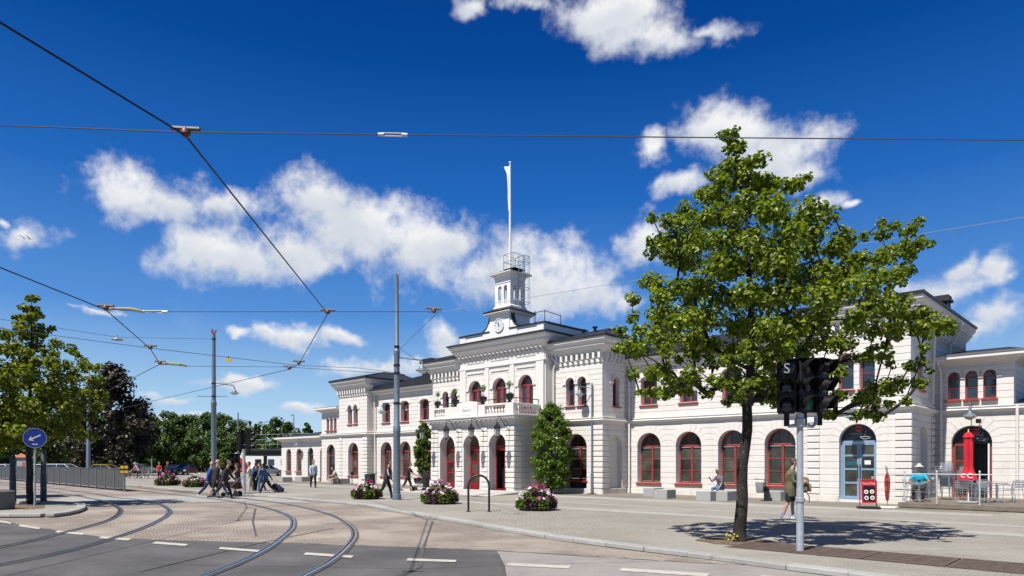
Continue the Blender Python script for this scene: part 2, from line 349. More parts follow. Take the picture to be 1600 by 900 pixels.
def opening(c, w, sill, spring, rise): return dict(c=c, w=w, sill=sill, spring=spring, rise=rise, top=spring+rise)
def half(o, z):
    if z <= o['spring'] or o['rise'] <= 0: return o['w']/2
    q = (z-o['spring'])/o['rise']; return o['w']/2*math.sqrt(max(0.0, 1-q*q))
def wall(mb, S, s0, s1, z0, z1, ops=(), courses=(), dep=0.50, g=0.019):
    """coursed stone: every course is a block with chamfered bed joints, cut round the openings"""
    cz = sorted({round(z, 4) for z in courses if z0 < z < z1} | {z0, z1})
    joints = {round(z, 4) for z in courses}
    cuts = set(cz)
    for o in ops:
        for z in (o['sill'], o['spring'], o['top']):
            if z0 < z < z1: cuts.add(round(z, 4))
    cuts = sorted(cuts)
    for za, zb in zip(cuts, cuts[1:]):
        if zb-za < 1e-4: continue
        act = sorted([o for o in ops if o['sill'] <= za+1e-4 and o['top'] >= zb-1e-4], key=lambda o: o['c'])
        curved = any(zb > o['spring']+1e-4 for o in act)
        nz = 5 if curved else 1
        zs = [za+(zb-za)*i/nz for i in range(nz+1)]
        bounds = [[s0]*len(zs)]
        for o in act:
            bounds.append([o['c']-half(o, z) for z in zs]); bounds.append([o['c']+half(o, z) for z in zs])
        bounds.append([s1]*len(zs))
        ga = g if round(za, 4) in joints else 0.0; gb = g if round(zb, 4) in joints else 0.0
        zf = [min(max(z, za+ga), zb-gb) for z in zs]
        for i in range(0, len(bounds), 2):
            Lb, Rb = bounds[i], bounds[i+1]; n = len(zs)
            def ring(zz, t): return [S(Lb[k], zz[k], t) for k in range(n)] + [S(Rb[k], zz[k], t) for k in range(n-1, -1, -1)]
            r0, r1, r2 = ring(zf, 0.0), ring(zs, 0.028), ring(zs, dep)
            m = 2*n; vs = r0+r1+r2; fs = []
            for k in range(n-1): fs.append((k, k+1, m-2-k, m-1-k))
            for a in (0, m):
                for k in range(m): fs.append((a+k, a+(k+1) % m, a+m+(k+1) % m, a+m+k))
            for k in range(n-1): fs.append((2*m+k, 2*m+m-1-k, 2*m+m-2-k, 2*m+k+1))
            mb.add(vs, fs)

def sweep(mb, x0, x1, yf, yb, prof, left=True, right=True):
    """moulding with closed profile (out, z) run round the front and the sides of a block, mitred"""
    rings = []
    if left: rings.append([(x0-o, yb, z) for o, z in prof])
    rings.append([(x0-(o if left else 0), yf-o, z) for o, z in prof])
    rings.append([(x1+(o if right else 0), yf-o, z) for o, z in prof])
    if right: rings.append([(x1+o, yb, z) for o, z in prof])
    mb.loft(rings)

STRING = [(0, 3.80), (0.05, 3.81), (0.17, 3.90), (0.19, 3.93), (0.17, 3.975), (0.06, 3.99), (0.05, 4.03), (0.12, 4.045), (0.12, 4.085), (-0.01, 4.11)]
def eave_profile(z, a=0.42, b=0.62, h=0.78):
    """bed mould, bright fillet, shaded gutter cove"""
    return [(0, z), (0.10, z+0.02), (a-0.03, z+0.36), (a, z+0.36), (a, z+0.455), (b-0.05, z+0.62), (b-0.05, z+h-0.03), (0, z+h-0.03)]
def edge_profile(z, b, h=0.08): return [(b-0.12, z), (b, z), (b+0.015, z+h), (b-0.12, z+h)]

LOWC = [0.30+0.2823*i for i in range(13)]
UPC = [4.10+0.2823*i for i in range(20)]

# --- window meshes, made once for each kind
def outline(w, sill, spring, rise, off, n=14):
    """sill-left, up, round the arch, down to sill-right, inset by off"""
    a = w/2-off; r = max(rise-off, 0.02)
    return [(-a, sill+off)] + [(-a, spring)] + [(a*math.cos(PI-PI*i/n), spring+r*math.sin(PI*i/n)) for i in range(1, n)] + [(a, spring), (a, sill+off)]
def bar(mb, u0, u1, z0, z1, t0, t1): mb.box(u0, u1, t0, t1, z0, z1)
WINS = {}
def window_kind(key, w, sill, spring, rise, style, mats, sill_w=True):
    fm, gm = mats
    mb = MB(); fr = 0.075 if w > 0.8 else 0.055
    o, q = outline(w, sill, spring, rise, 0.0), outline(w, sill, spring, rise, fr); n = len(o)
    vs = [(u, 0.0, z) for u, z in o]+[(u, 0.0, z) for u, z in q]+[(u, 0.09, z) for u, z in q]+[(u, 0.09, z) for u, z in o]
    fs = []
    for i in range(n):
        k = (i+1) % n
        for a, b in ((0, 1), (1, 2), (2, 3), (3, 0)): fs.append((a*n+i, a*n+k, b*n+k, b*n+i))
    mb.add(vs, fs)
    a = w/2-fr; panes = []; zb = sill+fr
    def fan(n_, z0):
        top = spring+rise-fr
        for i in range(n_):
            u0, u1 = -a+2*a*i/n_+0.02, -a+2*a*(i+1)/n_-0.02
            pts = [(u0, z0)]+[(u1, z0)]
            for j in range(7):
                u = u1+(u0-u1)*j/6; zz = spring+(rise-fr)*math.sqrt(max(0, 1-(u/a)**2))
                pts.append((u, max(zz, z0+0.01)))
            panes.append(pts)
            if i: bar(mb, u0-0.04, u0, z0, spring+(rise-fr)*math.sqrt(max(0, 1-((u0-0.02)/a)**2)), 0.015, 0.075)
    if style == 'arched6':
        bar(mb, -a, a, spring-0.06, spring+0.05, -0.02, 0.085)
        bar(mb, -0.055, 0.055, zb, spring-0.06, -0.01, 0.085)
        for i in (1, 2):
            z = zb+(spring-0.06-zb)*i/3
            bar(mb, -a, -0.055, z-0.016, z+0.016, 0.015, 0.075); bar(mb, 0.055, a, z-0.016, z+0.016, 0.015, 0.075)
        for i in range(3):
            z0, z1 = zb+(spring-0.06-zb)*i/3+0.018, zb+(spring-0.06-zb)*(i+1)/3-0.018
            for u0, u1 in ((-a, -0.057), (0.057, a)): panes.append([(u0, z0), (u1, z0), (u1, z1), (u0, z1)])
        fan(3, spring+0.055)
    elif style == 'casement':
        bar(mb, -0.05, 0.05, zb, spring+rise-fr, -0.01, 0.085)
        z = zb+(spring-zb)*0.62
        for u0, u1 in ((-a, -0.05), (0.05, a)):
            bar(mb, u0, u1, z-0.016, z+0.016, 0.015, 0.075)
            panes.append([(u0, zb), (u1, zb), (u1, z-0.018), (u0, z-0.018)])
            pts = [(u0, z+0.018), (u1, z+0.018)]
            for j in range(6):
                u = u1+(u0-u1)*j/5; pts.append((u, spring+(rise-fr)*math.sqrt(max(0, 1-(u/a)**2))))
            panes.append(pts)
    elif style == 'narrow':
        zt = spring-0.02
        bar(mb, -a, a, zt-0.035, zt+0.035, -0.015, 0.085)
        z = zb+(zt-zb)*0.5; bar(mb, -a, a, z-0.014, z+0.014, 0.015, 0.075)
        panes.append([(-a, zb), (a, zb), (a, z-0.016), (-a, z-0.016)]); panes.append([(-a, z+0.016), (a, z+0.016), (a, zt-0.037), (-a, zt-0.037)])
        fan(1, zt+0.037)
    elif style == 'balcony':
        zt = spring-0.02
        bar(mb, -a, a, zt-0.05, zt+0.05, -0.02, 0.085); bar(mb, -0.06, 0.06, zb, zt-0.05, -0.02, 0.085)
        for u0, u1 in ((-a, -0.06), (0.06, a)):
            bar(mb, u0, u1, zb, zb+0.42, 0.01, 0.07)
            for sgn in (0, 1): bar(mb, (u0, u1-0.05)[sgn], (u0+0.05, u1)[sgn], zb+0.42, zt-0.05, 0.0, 0.08)
            panes.append([(u0+0.05, zb+0.42), (u1-0.05, zb+0.42), (u1-0.05, zt-0.05), (u0+0.05, zt-0.05)])
        fan(3, zt+0.052)
    elif style == 'plain':      # one dark leaf behind the arch
        bar(mb, -a, a, spring-0.05, spring+0.03, -0.01, 0.085)
        panes.append([(-a, zb), (a, zb), (a, spring-0.052), (-a, spring-0.052)]); fan(2 if w > 0.8 else 1, spring+0.032)
    fmesh = mb.mesh('window_frame', fm)
    pm = []
    for p in panes:
        b = MB(); b.prism(p, lambda u, v, t: (u, t, v), 0.04, 0.055); pm.append(b.mesh('pane', gm))
    sm = None
    if sill_w:
        sy = -0.46 if w > 1.3 else -0.36
        b = MB(); b.hull([(-w/2-0.06, sy, sill-0.10), (w/2+0.06, sy, sill-0.10), (-w/2-0.06, 0.02, sill-0.12), (w/2+0.06, 0.02, sill-0.12),
                          (-w/2-0.06, sy, sill-0.03), (w/2+0.06, sy, sill-0.03), (-w/2-0.06, 0.02, sill+0.02), (w/2+0.06, 0.02, sill+0.02)])
        sm = b.mesh('window_sill', fm)
    WINS[key] = (fmesh, pm, sm)
def put_window(key, loc, rz=0.0, name='window'):
    fmesh, pm, sm = WINS[key]
    w = inst(name, fmesh, ST, loc, (0, 0, rz))
    for p in pm: inst('pane', p, w)
    if sm: inst('window_sill', sm, w)
    return w

RG, UG = (M['red'], M['glass']), (M['red'], M['skyglass'])
window_kind('ground', 1.45, 0.60, 2.53, 0.74, 'arched6', RG)
window_kind('gate', 1.50, 0.72, 2.50, 0.74, 'arched6', RG)
window_kind('upper', 1.02, 4.78, 6.10, 0.22, 'casement', UG)
window_kind('pair', 0.60, 4.78, 6.02, 0.30, 'narrow', UG)
window_kind('triple', 0.47, 4.40, 5.37, 0.235, 'narrow', UG)
window_kind('triple_far', 0.40, 4.36, 5.32, 0.20, 'narrow', UG)
window_kind('balcony', 1.10, 4.26, 6.12, 0.55, 'balcony', UG, False)
window_kind('low', 0.92, 0.85, 2.48, 0.46, 'plain', RG)
window_kind('slit', 0.62, 0.30, 2.48, 0.46, 'plain', RG)

def hood(mb, S, c, spring, w, rise, wd=0.15, proud=0.055, n=14, ears=True):
    """raised moulding round an arch head"""
    for pr, k in ((proud, 0.0), (proud*0.55, wd*0.5)):
        o = [(c+(w/2+wd-0.0+k)*math.cos(PI*i/n), spring+(rise+wd+k)*math.sin(PI*i/n)) for i in range(n+1)]
        q = [(c+(w/2+k)*math.cos(PI*i/n), spring+(rise+k)*math.sin(PI*i/n)) for i in range(n+1)]
        rings = []
        for i in range(n+1):
            (a, b), (e, f) = q[i], o[i]
            rings.append([S(a, b, -pr), S(e, f, -pr), S(e, f, 0.01), S(a, b, 0.01)])
        mb.loft(rings)
    if ears:
        for sg in (-1, 1):
            u = c+sg*(w/2+wd*0.9)
            x0, x1 = min(u-0.14, u+0.14), max(u-0.14, u+0.14)
            p, q_ = S(x0, spring-0.07, -proud-0.01), S(x1, spring, 0.012)
            mb.box(min(p[0], q_[0]), max(p[0], q_[0]), min(p[1], q_[1]), max(p[1], q_[1]), p[2], q_[2])

def part(name, mb, m, smooth=False, label=None, kind=None): return mb.obj(name, m, ST, smooth, label=label, kind=kind)
def parts_of_block(x0, x1, Y, ylow, lows, ups, ztop, left=True, right=True, yback=40.0, side_ops=None, doors=()):
    mb = MB()
    wall(mb, front(Y), x0, x1, 0.0, 3.86, lows, LOWC)
    wall(mb, front(Y), x0, x1, 3.86, ztop, ups, UPC)
    if right:
        so = side_ops or ([], [])
        wall(mb, right_face(x1), Y+0.50, yback, 0.0, 3.86, so[0], LOWC); wall(mb, right_face(x1), Y+0.50, yback, 3.86, ztop, so[1], UPC)
    if left:
        wall(mb, left_face(x0), Y+0.50, yback, 0.0, 3.86, (), LOWC); wall(mb, left_face(x0), Y+0.50, yback, 3.86, ztop, (), UPC)
    return part('wall', mb, M['wall'])

def corbels(x0, x1, Y, z0, z1, yb, left=False, right=True, step=0.355):
    mb = MB()
    def one(px, py, dx, dy):
        a = 0.075
        for (d0, d1, za, zb) in ((0.0, 0.20, z0+0.13, z1+0.02), (0.0, 0.13, z0+0.05, z0+0.13), (0.0, 0.08, z0, z0+0.05)):
            if dx == 0: mb.box(px-a, px+a, py-d1, py+0.005, za, zb)
            else: mb.box(px-0.005 if dx > 0 else px-d1, px+d1 if dx > 0 else px+0.005, py-a, py+a, za, zb)
    n = int((x1-x0)/step); 
    for i in range(n+1): one(x0+0.09+(x1-x0-0.18)*i/n, Y, 0, -1)
    if right:
        m = int((yb-Y)/step)
        for i in range(m): one(x1, Y+0.1+step*(i+0.5), 1, 0)
    return part('corbel_row', mb, M['trim'], kind='stuff')

# --- the blocks: (name of the level plan) x0, x1, front plane
wing_l, wing_r = (-45.40, -35.40, 31.5), (-21.47, -11.46, 31.5)
pav_a, pav_b = (-24.96, -21.47, 29.2), (-35.40, -31.90, 29.2)
pav_c, pav_r = (-49.42, -45.40, 30.8), (-11.46, -7.41, 30.7)
centre = (-31.90, -24.96, 28.54)
porch = (-32.12, -25.22, 26.4)
end_r, end_l = (-7.41, -4.58, 34.6), (-52.5, -49.42, 31.0)
low_l = (-60.85, -52.5, 31.65)
WCR = [CX+11.88+2.36*(i-1.5) for i in range(4)]
WCL = [CX-11.88+2.36*(i-1.5) for i in range(4)]

M['blind'] = mat('pale_blind', (0.42, 0.44, 0.45), 0.8, var=0.08)
BLINDS = [0.0, 0.45, 0.0, 0.0, 0.75, 0.0, 0.35]
# wings
for (x0, x1, Y), cs in ((wing_l, WCL), (wing_r, WCR)):
    cs2 = cs if Y and x0 > -30 else cs[:3]
    parts_of_block(x0, x1, Y, 0, [opening(c, 1.45, 0.60, 2.53, 0.74) for c in cs2], [opening(c, 1.02, 4.78, 6.10, 0.22) for c in cs2], 7.0, False, False)
    for c in cs2:
        put_window('ground', (c, Y+0.38, 0)); uw = put_window('upper', (c, Y+0.28, 0))
        bh = BLINDS.pop(0) if BLINDS else 0
        if bh:
            mb = MB(); mb.box(-0.42, -0.055, 0.034, 0.039, 6.05-bh, 6.02); mb.box(0.055, 0.42, 0.034, 0.039, 6.05-bh*0.9, 6.02); mb.obj('roller_blind', M['blind'], uw)
        mb = MB(); hood(mb, front(Y), c, 6.10, 1.02, 0.22, 0.13, 0.05, ears=False); part('hood_mould', mb, M['trim'])
    mb = MB(); sweep(mb, x0, x1, Y, Y+1, STRING, False, False); part('string_course', mb, M['trim'])
    mb = MB(); sweep(mb, x0, x1, Y, Y+1, [(0, 6.93), (0.10, 6.95), (0.25, 7.04), (0.28, 7.04), (0.28, 7.12), (0.44, 7.27), (0.44, 7.33), (0, 7.33)], False, False); part('eave_cornice', mb, M['trim'])
    mb = MB(); sweep(mb, x0, x1, Y, Y+1, edge_profile(7.325, 0.50, 0.07), False, False); part('roof_edge', mb, M['fascia'])
    mb = MB(); yr, zr = 35.7, 8.85
    mb.add([(x0, Y-0.46, 7.38), (x1, Y-0.46, 7.38), (x1, yr, zr), (x0, yr, zr), (x0, yr+4.2, 7.38), (x1, yr+4.2, 7.38), (x0, Y-0.46, 7.30), (x1, Y-0.46, 7.30), (x1, yr+4.2, 7.30), (x0, yr+4.2, 7.30)],
           [(0, 1, 2, 3), (3, 2, 5, 4), (6, 9, 8, 7), (0, 6, 7, 1), (4, 5, 8, 9), (0, 3, 4, 9, 6), (1, 7, 8, 5, 2)])
    n = int((x1-x0)/0.62)
    for i in range(1, n):           # standing seams
        x = x0+(x1-x0)*i/n
        mb.add([(x-0.02, Y-0.44, 7.392), (x+0.02, Y-0.44, 7.392), (x+0.02, yr, zr+0.005), (x-0.02, yr, zr+0.005), (x, Y-0.44, 7.425), (x, yr, zr+0.04)], [(0, 4, 5, 3), (4, 1, 2, 5), (0, 1, 4), (3, 5, 2)])
    part('roof', mb, M['slate'])

# front pavilions beside the clock block, end pavilions
def pavilion(b, lows, ups, side_ops, left, right, yb, hipz=9.35, hipy=3.0, zc=7.5):
    x0, x1, Y = b
    parts_of_block(x0, x1, Y, 0, lows, ups, zc, left, right, yb, side_ops)
    mb = MB(); sweep(mb, x0, x1, Y, yb, STRING, left, right); part('string_course', mb, M['trim'])
    mb = MB(); sweep(mb, x0, x1, Y, yb, eave_profile(zc), left, right); part('eave_cornice', mb, M['trim'])
    mb = MB(); sweep(mb, x0, x1, Y, yb, [(0, 6.98), (0.035, 7.0), (0.035, 7.05), (0, 7.06)], left, right); part('frieze_moulding', mb, M['trim'])
    corbels(x0, x1, Y, 7.07, zc, yb, left, right)
    mb = MB(); sweep(mb, x0, x1, Y, yb, edge_profile(zc+0.745, 0.63, 0.10), left, right); part('roof_edge', mb, M['fascia'])
    mb = MB(); o = 0.6; z0 = zc+0.84; xm = (x0+x1)/2; X0, X1, Y0 = x0-o, x1+o, Y-o; ya = Y+hipy
    vs = [(X0, Y0, z0), (X1, Y0, z0), (X1, yb, z0), (X0, yb, z0), (xm, ya, hipz), (xm, yb, hipz), (X0, Y0, z0-0.06), (X1, Y0, z0-0.06), (X1, yb, z0-0.06), (X0, yb, z0-0.06)]
    mb.add(vs, [(0, 1, 4), (1, 2, 5, 4), (3, 0, 4, 5), (2, 3, 5), (0, 6, 7, 1), (1, 7, 8, 2), (2, 8, 9, 3), (3, 9, 6, 0), (6, 9, 8, 7)])
    mb.tube([(X1, Y0, z0+0.01), (xm, ya, hipz+0.02)], 0.045, 6); mb.tube([(X0, Y0, z0+0.01), (xm, ya, hipz+0.02)], 0.045, 6); mb.tube([(xm, ya, hipz+0.02), (xm, yb, hipz+0.02)], 0.045, 6)
    part('roof', mb, M['slate'])
def pair_of(b, c=None):
    c = (b[0]+b[1])/2 if c is None else c
    for dx in (-0.41, 0.41):
        put_window('pair', (c+dx, b[2]+0.28, 0))
    mb = MB()
    for dx in (-0.41, 0.41): hood(mb, front(b[2]), c+dx, 6.02, 0.60, 0.30, 0.10, 0.05, ears=False)
    for x0, x1 in ((-0.95, -0.70), (-0.115, 0.115), (0.70, 0.95)): mb.box(c+x0, c+x1, b[2]-0.06, b[2]+0.01, 5.94, 6.02)
    part('hood_mould', mb, M['trim'])
    mb = MB(); mb.lathe([(0.10, 4.80), (0.10, 4.86), (0.075, 4.9), (0.07, 5.82), (0.10, 5.87), (0.11, 5.94)], 12, (c, b[2]+0.10, 0)); part('column', mb, M['trim'], 1)
def ops_pair(b, c=None):
    c = (b[0]+b[1])/2 if c is None else c
    return [opening(c+dx, 0.60, 4.78, 6.02, 0.30) for dx in (-0.41, 0.41)]

side_low = lambda yc, w=1.15: [opening(yc, w, 0.05, 2.55, w/2)]
side_up = lambda yc: [opening(yc, 0.62, 4.70, 6.0, 0.31)]
ca = -23.25
pavilion(pav_a, [opening(ca, 1.50, 0.04, 2.50, 0.74)], ops_pair(pav_a), (side_low(30.45), side_up(30.45)), False, True, 33.0)
pavilion(pav_b, [opening(-33.65, 1.45, 0.60, 2.53, 0.74)], ops_pair(pav_b), None, True, False, 33.0)
pavilion(pav_c, [opening(-47.35, 1.45, 0.60, 2.53, 0.74)], ops_pair(pav_c), None, True, True, 36.0, 9.2, 3.0)
CAFE = opening(-9.40, 1.46, 0.10, 2.57, 0.73)
pavilion(pav_r, [CAFE], ops_pair(pav_r), (side_low(32.65, 1.35), side_up(32.3)), False, True, 40.2, 9.25, 3.5)
for b, c in ((pav_a, ca), (pav_b, -33.65), (pav_c, -47.35)):
    put_window('gate' if b is pav_a else 'ground', (c, b[2]+(0.42 if b is pav_a else 0.38), 0)); pair_of(b)
pair_of(pav_r)
mb = MB(); mb.box(ca-0.74, ca+0.74, 29.2+0.44, 29.2+0.49, 0.0, 0.72); part('gate_shade_panel', mb, M['blackmetal'])  # dark panel below the window; its black also holds the clipped tree's shade
# blind niches and the slim side windows of the right hand faces
for X, yl, wl, yu in ((-21.47, 30.45, 1.15, 30.45), (-7.41, 32.65, 1.35, 32.3)):
    mb = MB(); mb.box(X-0.34, X-0.24, yl-wl/2-0.02, yl+wl/2+0.02, 0.0, 2.57+wl/2); part('niche_back', mb, M['wall'])
    put_window('pair', (X-0.24, yu, -0.06), PI/2)
    mb = MB(); hood(mb, right_face(X), yu, 6.0, 0.62, 0.31, 0.10, 0.05, ears=True); part('hood_mould', mb, M['trim'])

# right end and left end blocks, low left wing
x0, x1, Y = end_r
BISTRO = opening(-6.05, 1.46, 0.06, 2.52, 0.73)
tri_r = [-6.70, -6.05, -5.40]
mb = MB(); wall(mb, front(Y), x0, -1.2, 0, 3.86, [BISTRO], LOWC); wall(mb, front(Y), x0, x1, 3.86, 5.9, [opening(c, 0.47, 4.40, 5.37, 0.235) for c in tri_r], UPC)
wall(mb, right_face(x1), Y+0.50, Y+6, 3.86, 5.9, (), UPC); part('wall', mb, M['wall'])
mb = MB()
for c in tri_r: put_window('triple', (c, Y+0.18, 0)); hood(mb, front(Y), c, 5.37, 0.47, 0.235, 0.09, 0.045, ears=False)
for a, b in ((-7.12, -6.94), (-6.465, -6.285), (-5.815, -5.635), (-5.16, -4.98)): mb.box(a, b, Y-0.05, Y+0.01, 5.28, 5.35)
part('hood_mould', mb, M['trim'])
mb = MB(); sweep(mb, x0, x1, Y, Y+4, STRING, False, False); part('string_course', mb, M['trim'])
mb = MB(); mb.loft([[(x0, Y-o, z) for o, z in STRING], [(x0+0.01, Y-o, z) for o, z in STRING]]); 
mb = MB(); P_ = [(0, 5.86), (0.42, 6.02), (0.55, 6.10), (0.55, 6.24), (0, 6.24)]; sweep(mb, x0, x1, Y, Y+6, P_, False, True); part('eave_cornice', mb, M['trim'])
mb = MB(); sweep(mb, x0, x1, Y, Y+6, edge_profile(6.235, 0.58, 0.06), False, True); part('roof_edge', mb, M['zinc'])
mb = MB(); mb.hull([(x0, Y-0.55, 6.27), (x1+0.55, Y-0.55, 6.27), (x0, Y+6, 7.3), (x1-1.0, Y+6, 7.3), (x1+0.55, Y+6, 6.27), (x0, Y+6, 6.27)]); part('roof', mb, M['slate'])
mb = MB(); sweep(mb, x1, -1.2, Y, Y+4, STRING, False, False); part('string_course', mb, M['trim'])
mb = MB(); mb.hull([(x1, Y-0.1, 4.10), (-1.2, Y-0.1, 4.10), (x1, Y+5, 4.9), (-1.2, Y+5, 4.9), (x1, Y+5, 4.05), (-1.2, Y+5, 4.05)]); part('roof', mb, M['slate'])

x0, x1, Y = end_l
tri_l = [-51.50, -50.93, -50.36]
DL = opening(-51.05, 1.30, 0.12, 2.55, 0.65)
mb = MB(); wall(mb, front(Y), x0, x1, 0, 3.86, [DL], LOWC); wall(mb, front(Y), x0, x1, 3.86, 5.95, [opening(c, 0.40, 4.36, 5.32, 0.20) for c in tri_l], UPC); part('wall', mb, M['wall'])
mb = MB()
for c in tri_l: put_window('triple_far', (c, Y+0.18, 0)); hood(mb, front(Y), c, 5.32, 0.40, 0.20, 0.08, 0.045, ears=False)
part('hood_mould', mb, M['trim'])
mb = MB(); sweep(mb, x0, x1, Y, Y+3, STRING, True, False); part('string_course', mb, M['trim'])
mb = MB(); sweep(mb, x0, x1, Y, Y+5, [(0, 5.92), (0.40, 6.12), (0.5, 6.14), (0.5, 6.30), (0, 6.30)], True, False); part('eave_cornice', mb, M['trim'])
mb = MB(); mb.hull([(x0-0.52, Y-0.52, 6.31), (x1, Y-0.52, 6.31), (x0+1, Y+5, 7.0), (x1, Y+5, 7.0), (x0-0.52, Y+5, 6.31), (x1, Y+5, 6.31)]); part('roof', mb, M['slate'])
x0, x1, Y = low_l
lw = [-59.45, -57.55]; DLOW = opening(-55.5, 0.98, 0.12, 2.52, 0.49); SL = opening(-53.55, 0.62, 0.30, 2.48, 0.46)
mb = MB(); wall(mb, front(Y), x0, x1, 0, 3.62, [opening(c, 0.92, 0.85, 2.48, 0.46) for c in lw]+[DLOW, SL], LOWC); wall(mb, left_face(x0), Y+0.50, Y+8, 0, 3.62, (), LOWC); part('wall', mb, M['wall'])
for c in lw: put_window('low', (c, Y+0.18, 0))
put_window('slit', (-53.55, Y+0.18, 0))
mb = MB(); sweep(mb, x0, x1, Y, Y+8, [(0, 3.58), (0.38, 3.82), (0.5, 3.85), (0.5, 4.0), (0, 4.0)], True, False); part('eave_cornice', mb, M['trim'])
mb = MB(); mb.hull([(x0-0.5, Y-0.5, 4.01), (x1, Y-0.5, 4.01), (x0+1.5, Y+4, 4.75), (x1, Y+4, 4.75), (x0-0.5, Y+8, 4.01), (x1, Y+8, 4.01)]); part('roof', mb, M['slate'])

# plinth course round the foot of the walls, and heavy rusticated quoin stones
def plinth(x0, x1, Y, gaps, side=None):
    s = x0
    for a, b in gaps+[(x1, x1)]:
        if a > s+0.01:
            mb = MB(); mb.cbox(s, a, Y-0.035, Y+0.01, -0.1, 0.285, 0.012); part('plinth', mb, M['plinth'])
        s = b
    if side:
        mb = MB(); mb.cbox(x1-0.01, x1+0.035, Y+0.011, side, -0.1, 0.283, 0.012); part('plinth', mb, M['plinth'])
plinth(*wing_l, []); plinth(*wing_r, []); plinth(*pav_a, [], 31.4); plinth(*pav_b, []); plinth(*pav_c, [], 31.4)
plinth(*pav_r, [(-10.13, -8.67)], 34.5); plinth(-7.37, -1.2, 34.6, [(-6.78, -5.32)]); plinth(*end_l, [(-51.7, -50.4)]); plinth(*low_l, [(-55.99, -55.01)])

QM = {}
def quoins(x0, x1, Y, z1=3.80, side=0.0, sidex=None, n=12):
    key = (round(x1-x0, 2), round(side, 2))
    if key not in QM:
        b = MB()
        b.cbox(0, x1-x0+(0.045 if side else 0), -0.05, 0.005, 0.018, 0.255, 0.02)
        if side: b.cbox(x1-x0-0.005, x1-x0+0.045, 0.006, side, 0.018, 0.255, 0.02)
        QM[key] = b.mesh('quoin_stone', M['wall'])
    for i in range(n): inst('quoin_stone', QM[key], ST, (x0, Y, 0.30+0.2823*i))
quoins(-22.05, -21.47, 29.2, side=0.55); quoins(-7.97, -7.41, 30.7, side=0.62); quoins(-11.46, -10.93, 30.7)
quoins(-45.98, -45.40, 30.8, side=0.45); quoins(-49.42, -48.95, 30.8)
QM2 = MB(); QM2.cbox(-0.005, 0.045, 0, 0.55, 0.018, 0.255, 0.02); qm2 = QM2.mesh('quoin_stone', M['wall'])
for i in range(12): inst('quoin_stone', qm2, ST, (-7.41, 33.95, 0.30+0.2823*i)); 
# wedge stones of the big ground floor arches on the right
vb = MB(); ri, ro, aw = 0.745, 1.16, PI/11*0.5-0.008
vb.prism([(ri*math.sin(-aw), ri*math.cos(aw)), (ri*math.sin(aw), ri*math.cos(aw)), (ro*math.sin(aw), ro*math.cos(aw)), (ro*math.sin(-aw), ro*math.cos(aw))], lambda u, v, t: (u, t, v), -0.014, 0.006)
vm_ = vb.mesh('voussoir', M['wall'])
for c, Y, zs in [(c, 31.5, 2.53) for c in WCR]+[(-9.40, 30.7, 2.57), (-6.05, 34.6, 2.52)]:
    for i in range(11): inst('voussoir', vm_, ST, (c, Y, zs), (0, -PI/2+PI/11*(i+0.5), 0))

# --- clock block
x0, x1, Y = centre
BC = [CX-2.1, CX, CX+2.1]
mb = MB(); ups = [opening(c, 1.10, 4.22, 6.12, 0.55) for c in BC]
wall(mb, front(Y), x0, x1, 3.9, 8.4, ups, UPC); wall(mb, right_face(x1), Y+0.50, 33, 3.9, 8.4, (), UPC); wall(mb, left_face(x0), Y+0.50, 33, 3.9, 8.4, (), UPC)
part('wall', mb, M['wall'])
for c in BC:
    put_window('balcony', (c, Y+0.22, 0), name='balcony_door')
    mb = MB(); hood(mb, front(Y), c, 6.12, 1.10, 0.55, 0.17, 0.06); part('hood_mould', mb, M['trim'])
    mb = MB(); mb.box(c-0.72, c+0.72, Y-0.05, Y+0.005, 7.08, 7.16); part('panel_moulding', mb, M['zinc'] if False else M['trim'])
for px in (x0+0.28, CX-1.05, CX+1.05, x1-0.28):
    w_ = 0.28 if px in (x0+0.28, x1-0.28) else 0.16
    mb = MB(); mb.box(px-w_, px+w_, Y-0.06, Y+0.005, 4.22, 7.36); part('pilaster', mb, M['wall'])
mb = MB(); sweep(mb, x0, x1, Y, 33, [(0, 7.36), (0.08, 7.38), (0.08, 7.44), (0.04, 7.47), (0, 7.5)], True, True); part('frieze_moulding', mb, M['trim'])
mb = MB()
for c in BC: mb.box(c-0.75, c+0.75, Y-0.03, Y+0.004, 7.72, 7.76)
part('panel_moulding', mb, M['trim'])
corbels(x0, x1, Y, 7.98, 8.4, 33, False, True, 0.345)
mb = MB(); sweep(mb, x0, x1, Y, 33, eave_profile(8.12, 0.40, 0.60, 0.74), True, True); part('eave_cornice', mb, M['trim'])
mb = MB(); sweep(mb, x0, x1, Y, 33, edge_profile(8.83, 0.62, 0.09), True, True); part('roof_edge', mb, M['fascia'])
mb = MB(); o = 0.6
mb.hull([(x0-o, Y-o, 8.86), (x1+o, Y-o, 8.86), (x1+o, 33, 8.86), (x0-o, 33, 8.86), (x0, Y-0.02, 9.0), (x1, Y-0.02, 9.0), (x1, 33, 9.0), (x0, 33, 9.0)]); part('roof', mb, M['slate'])
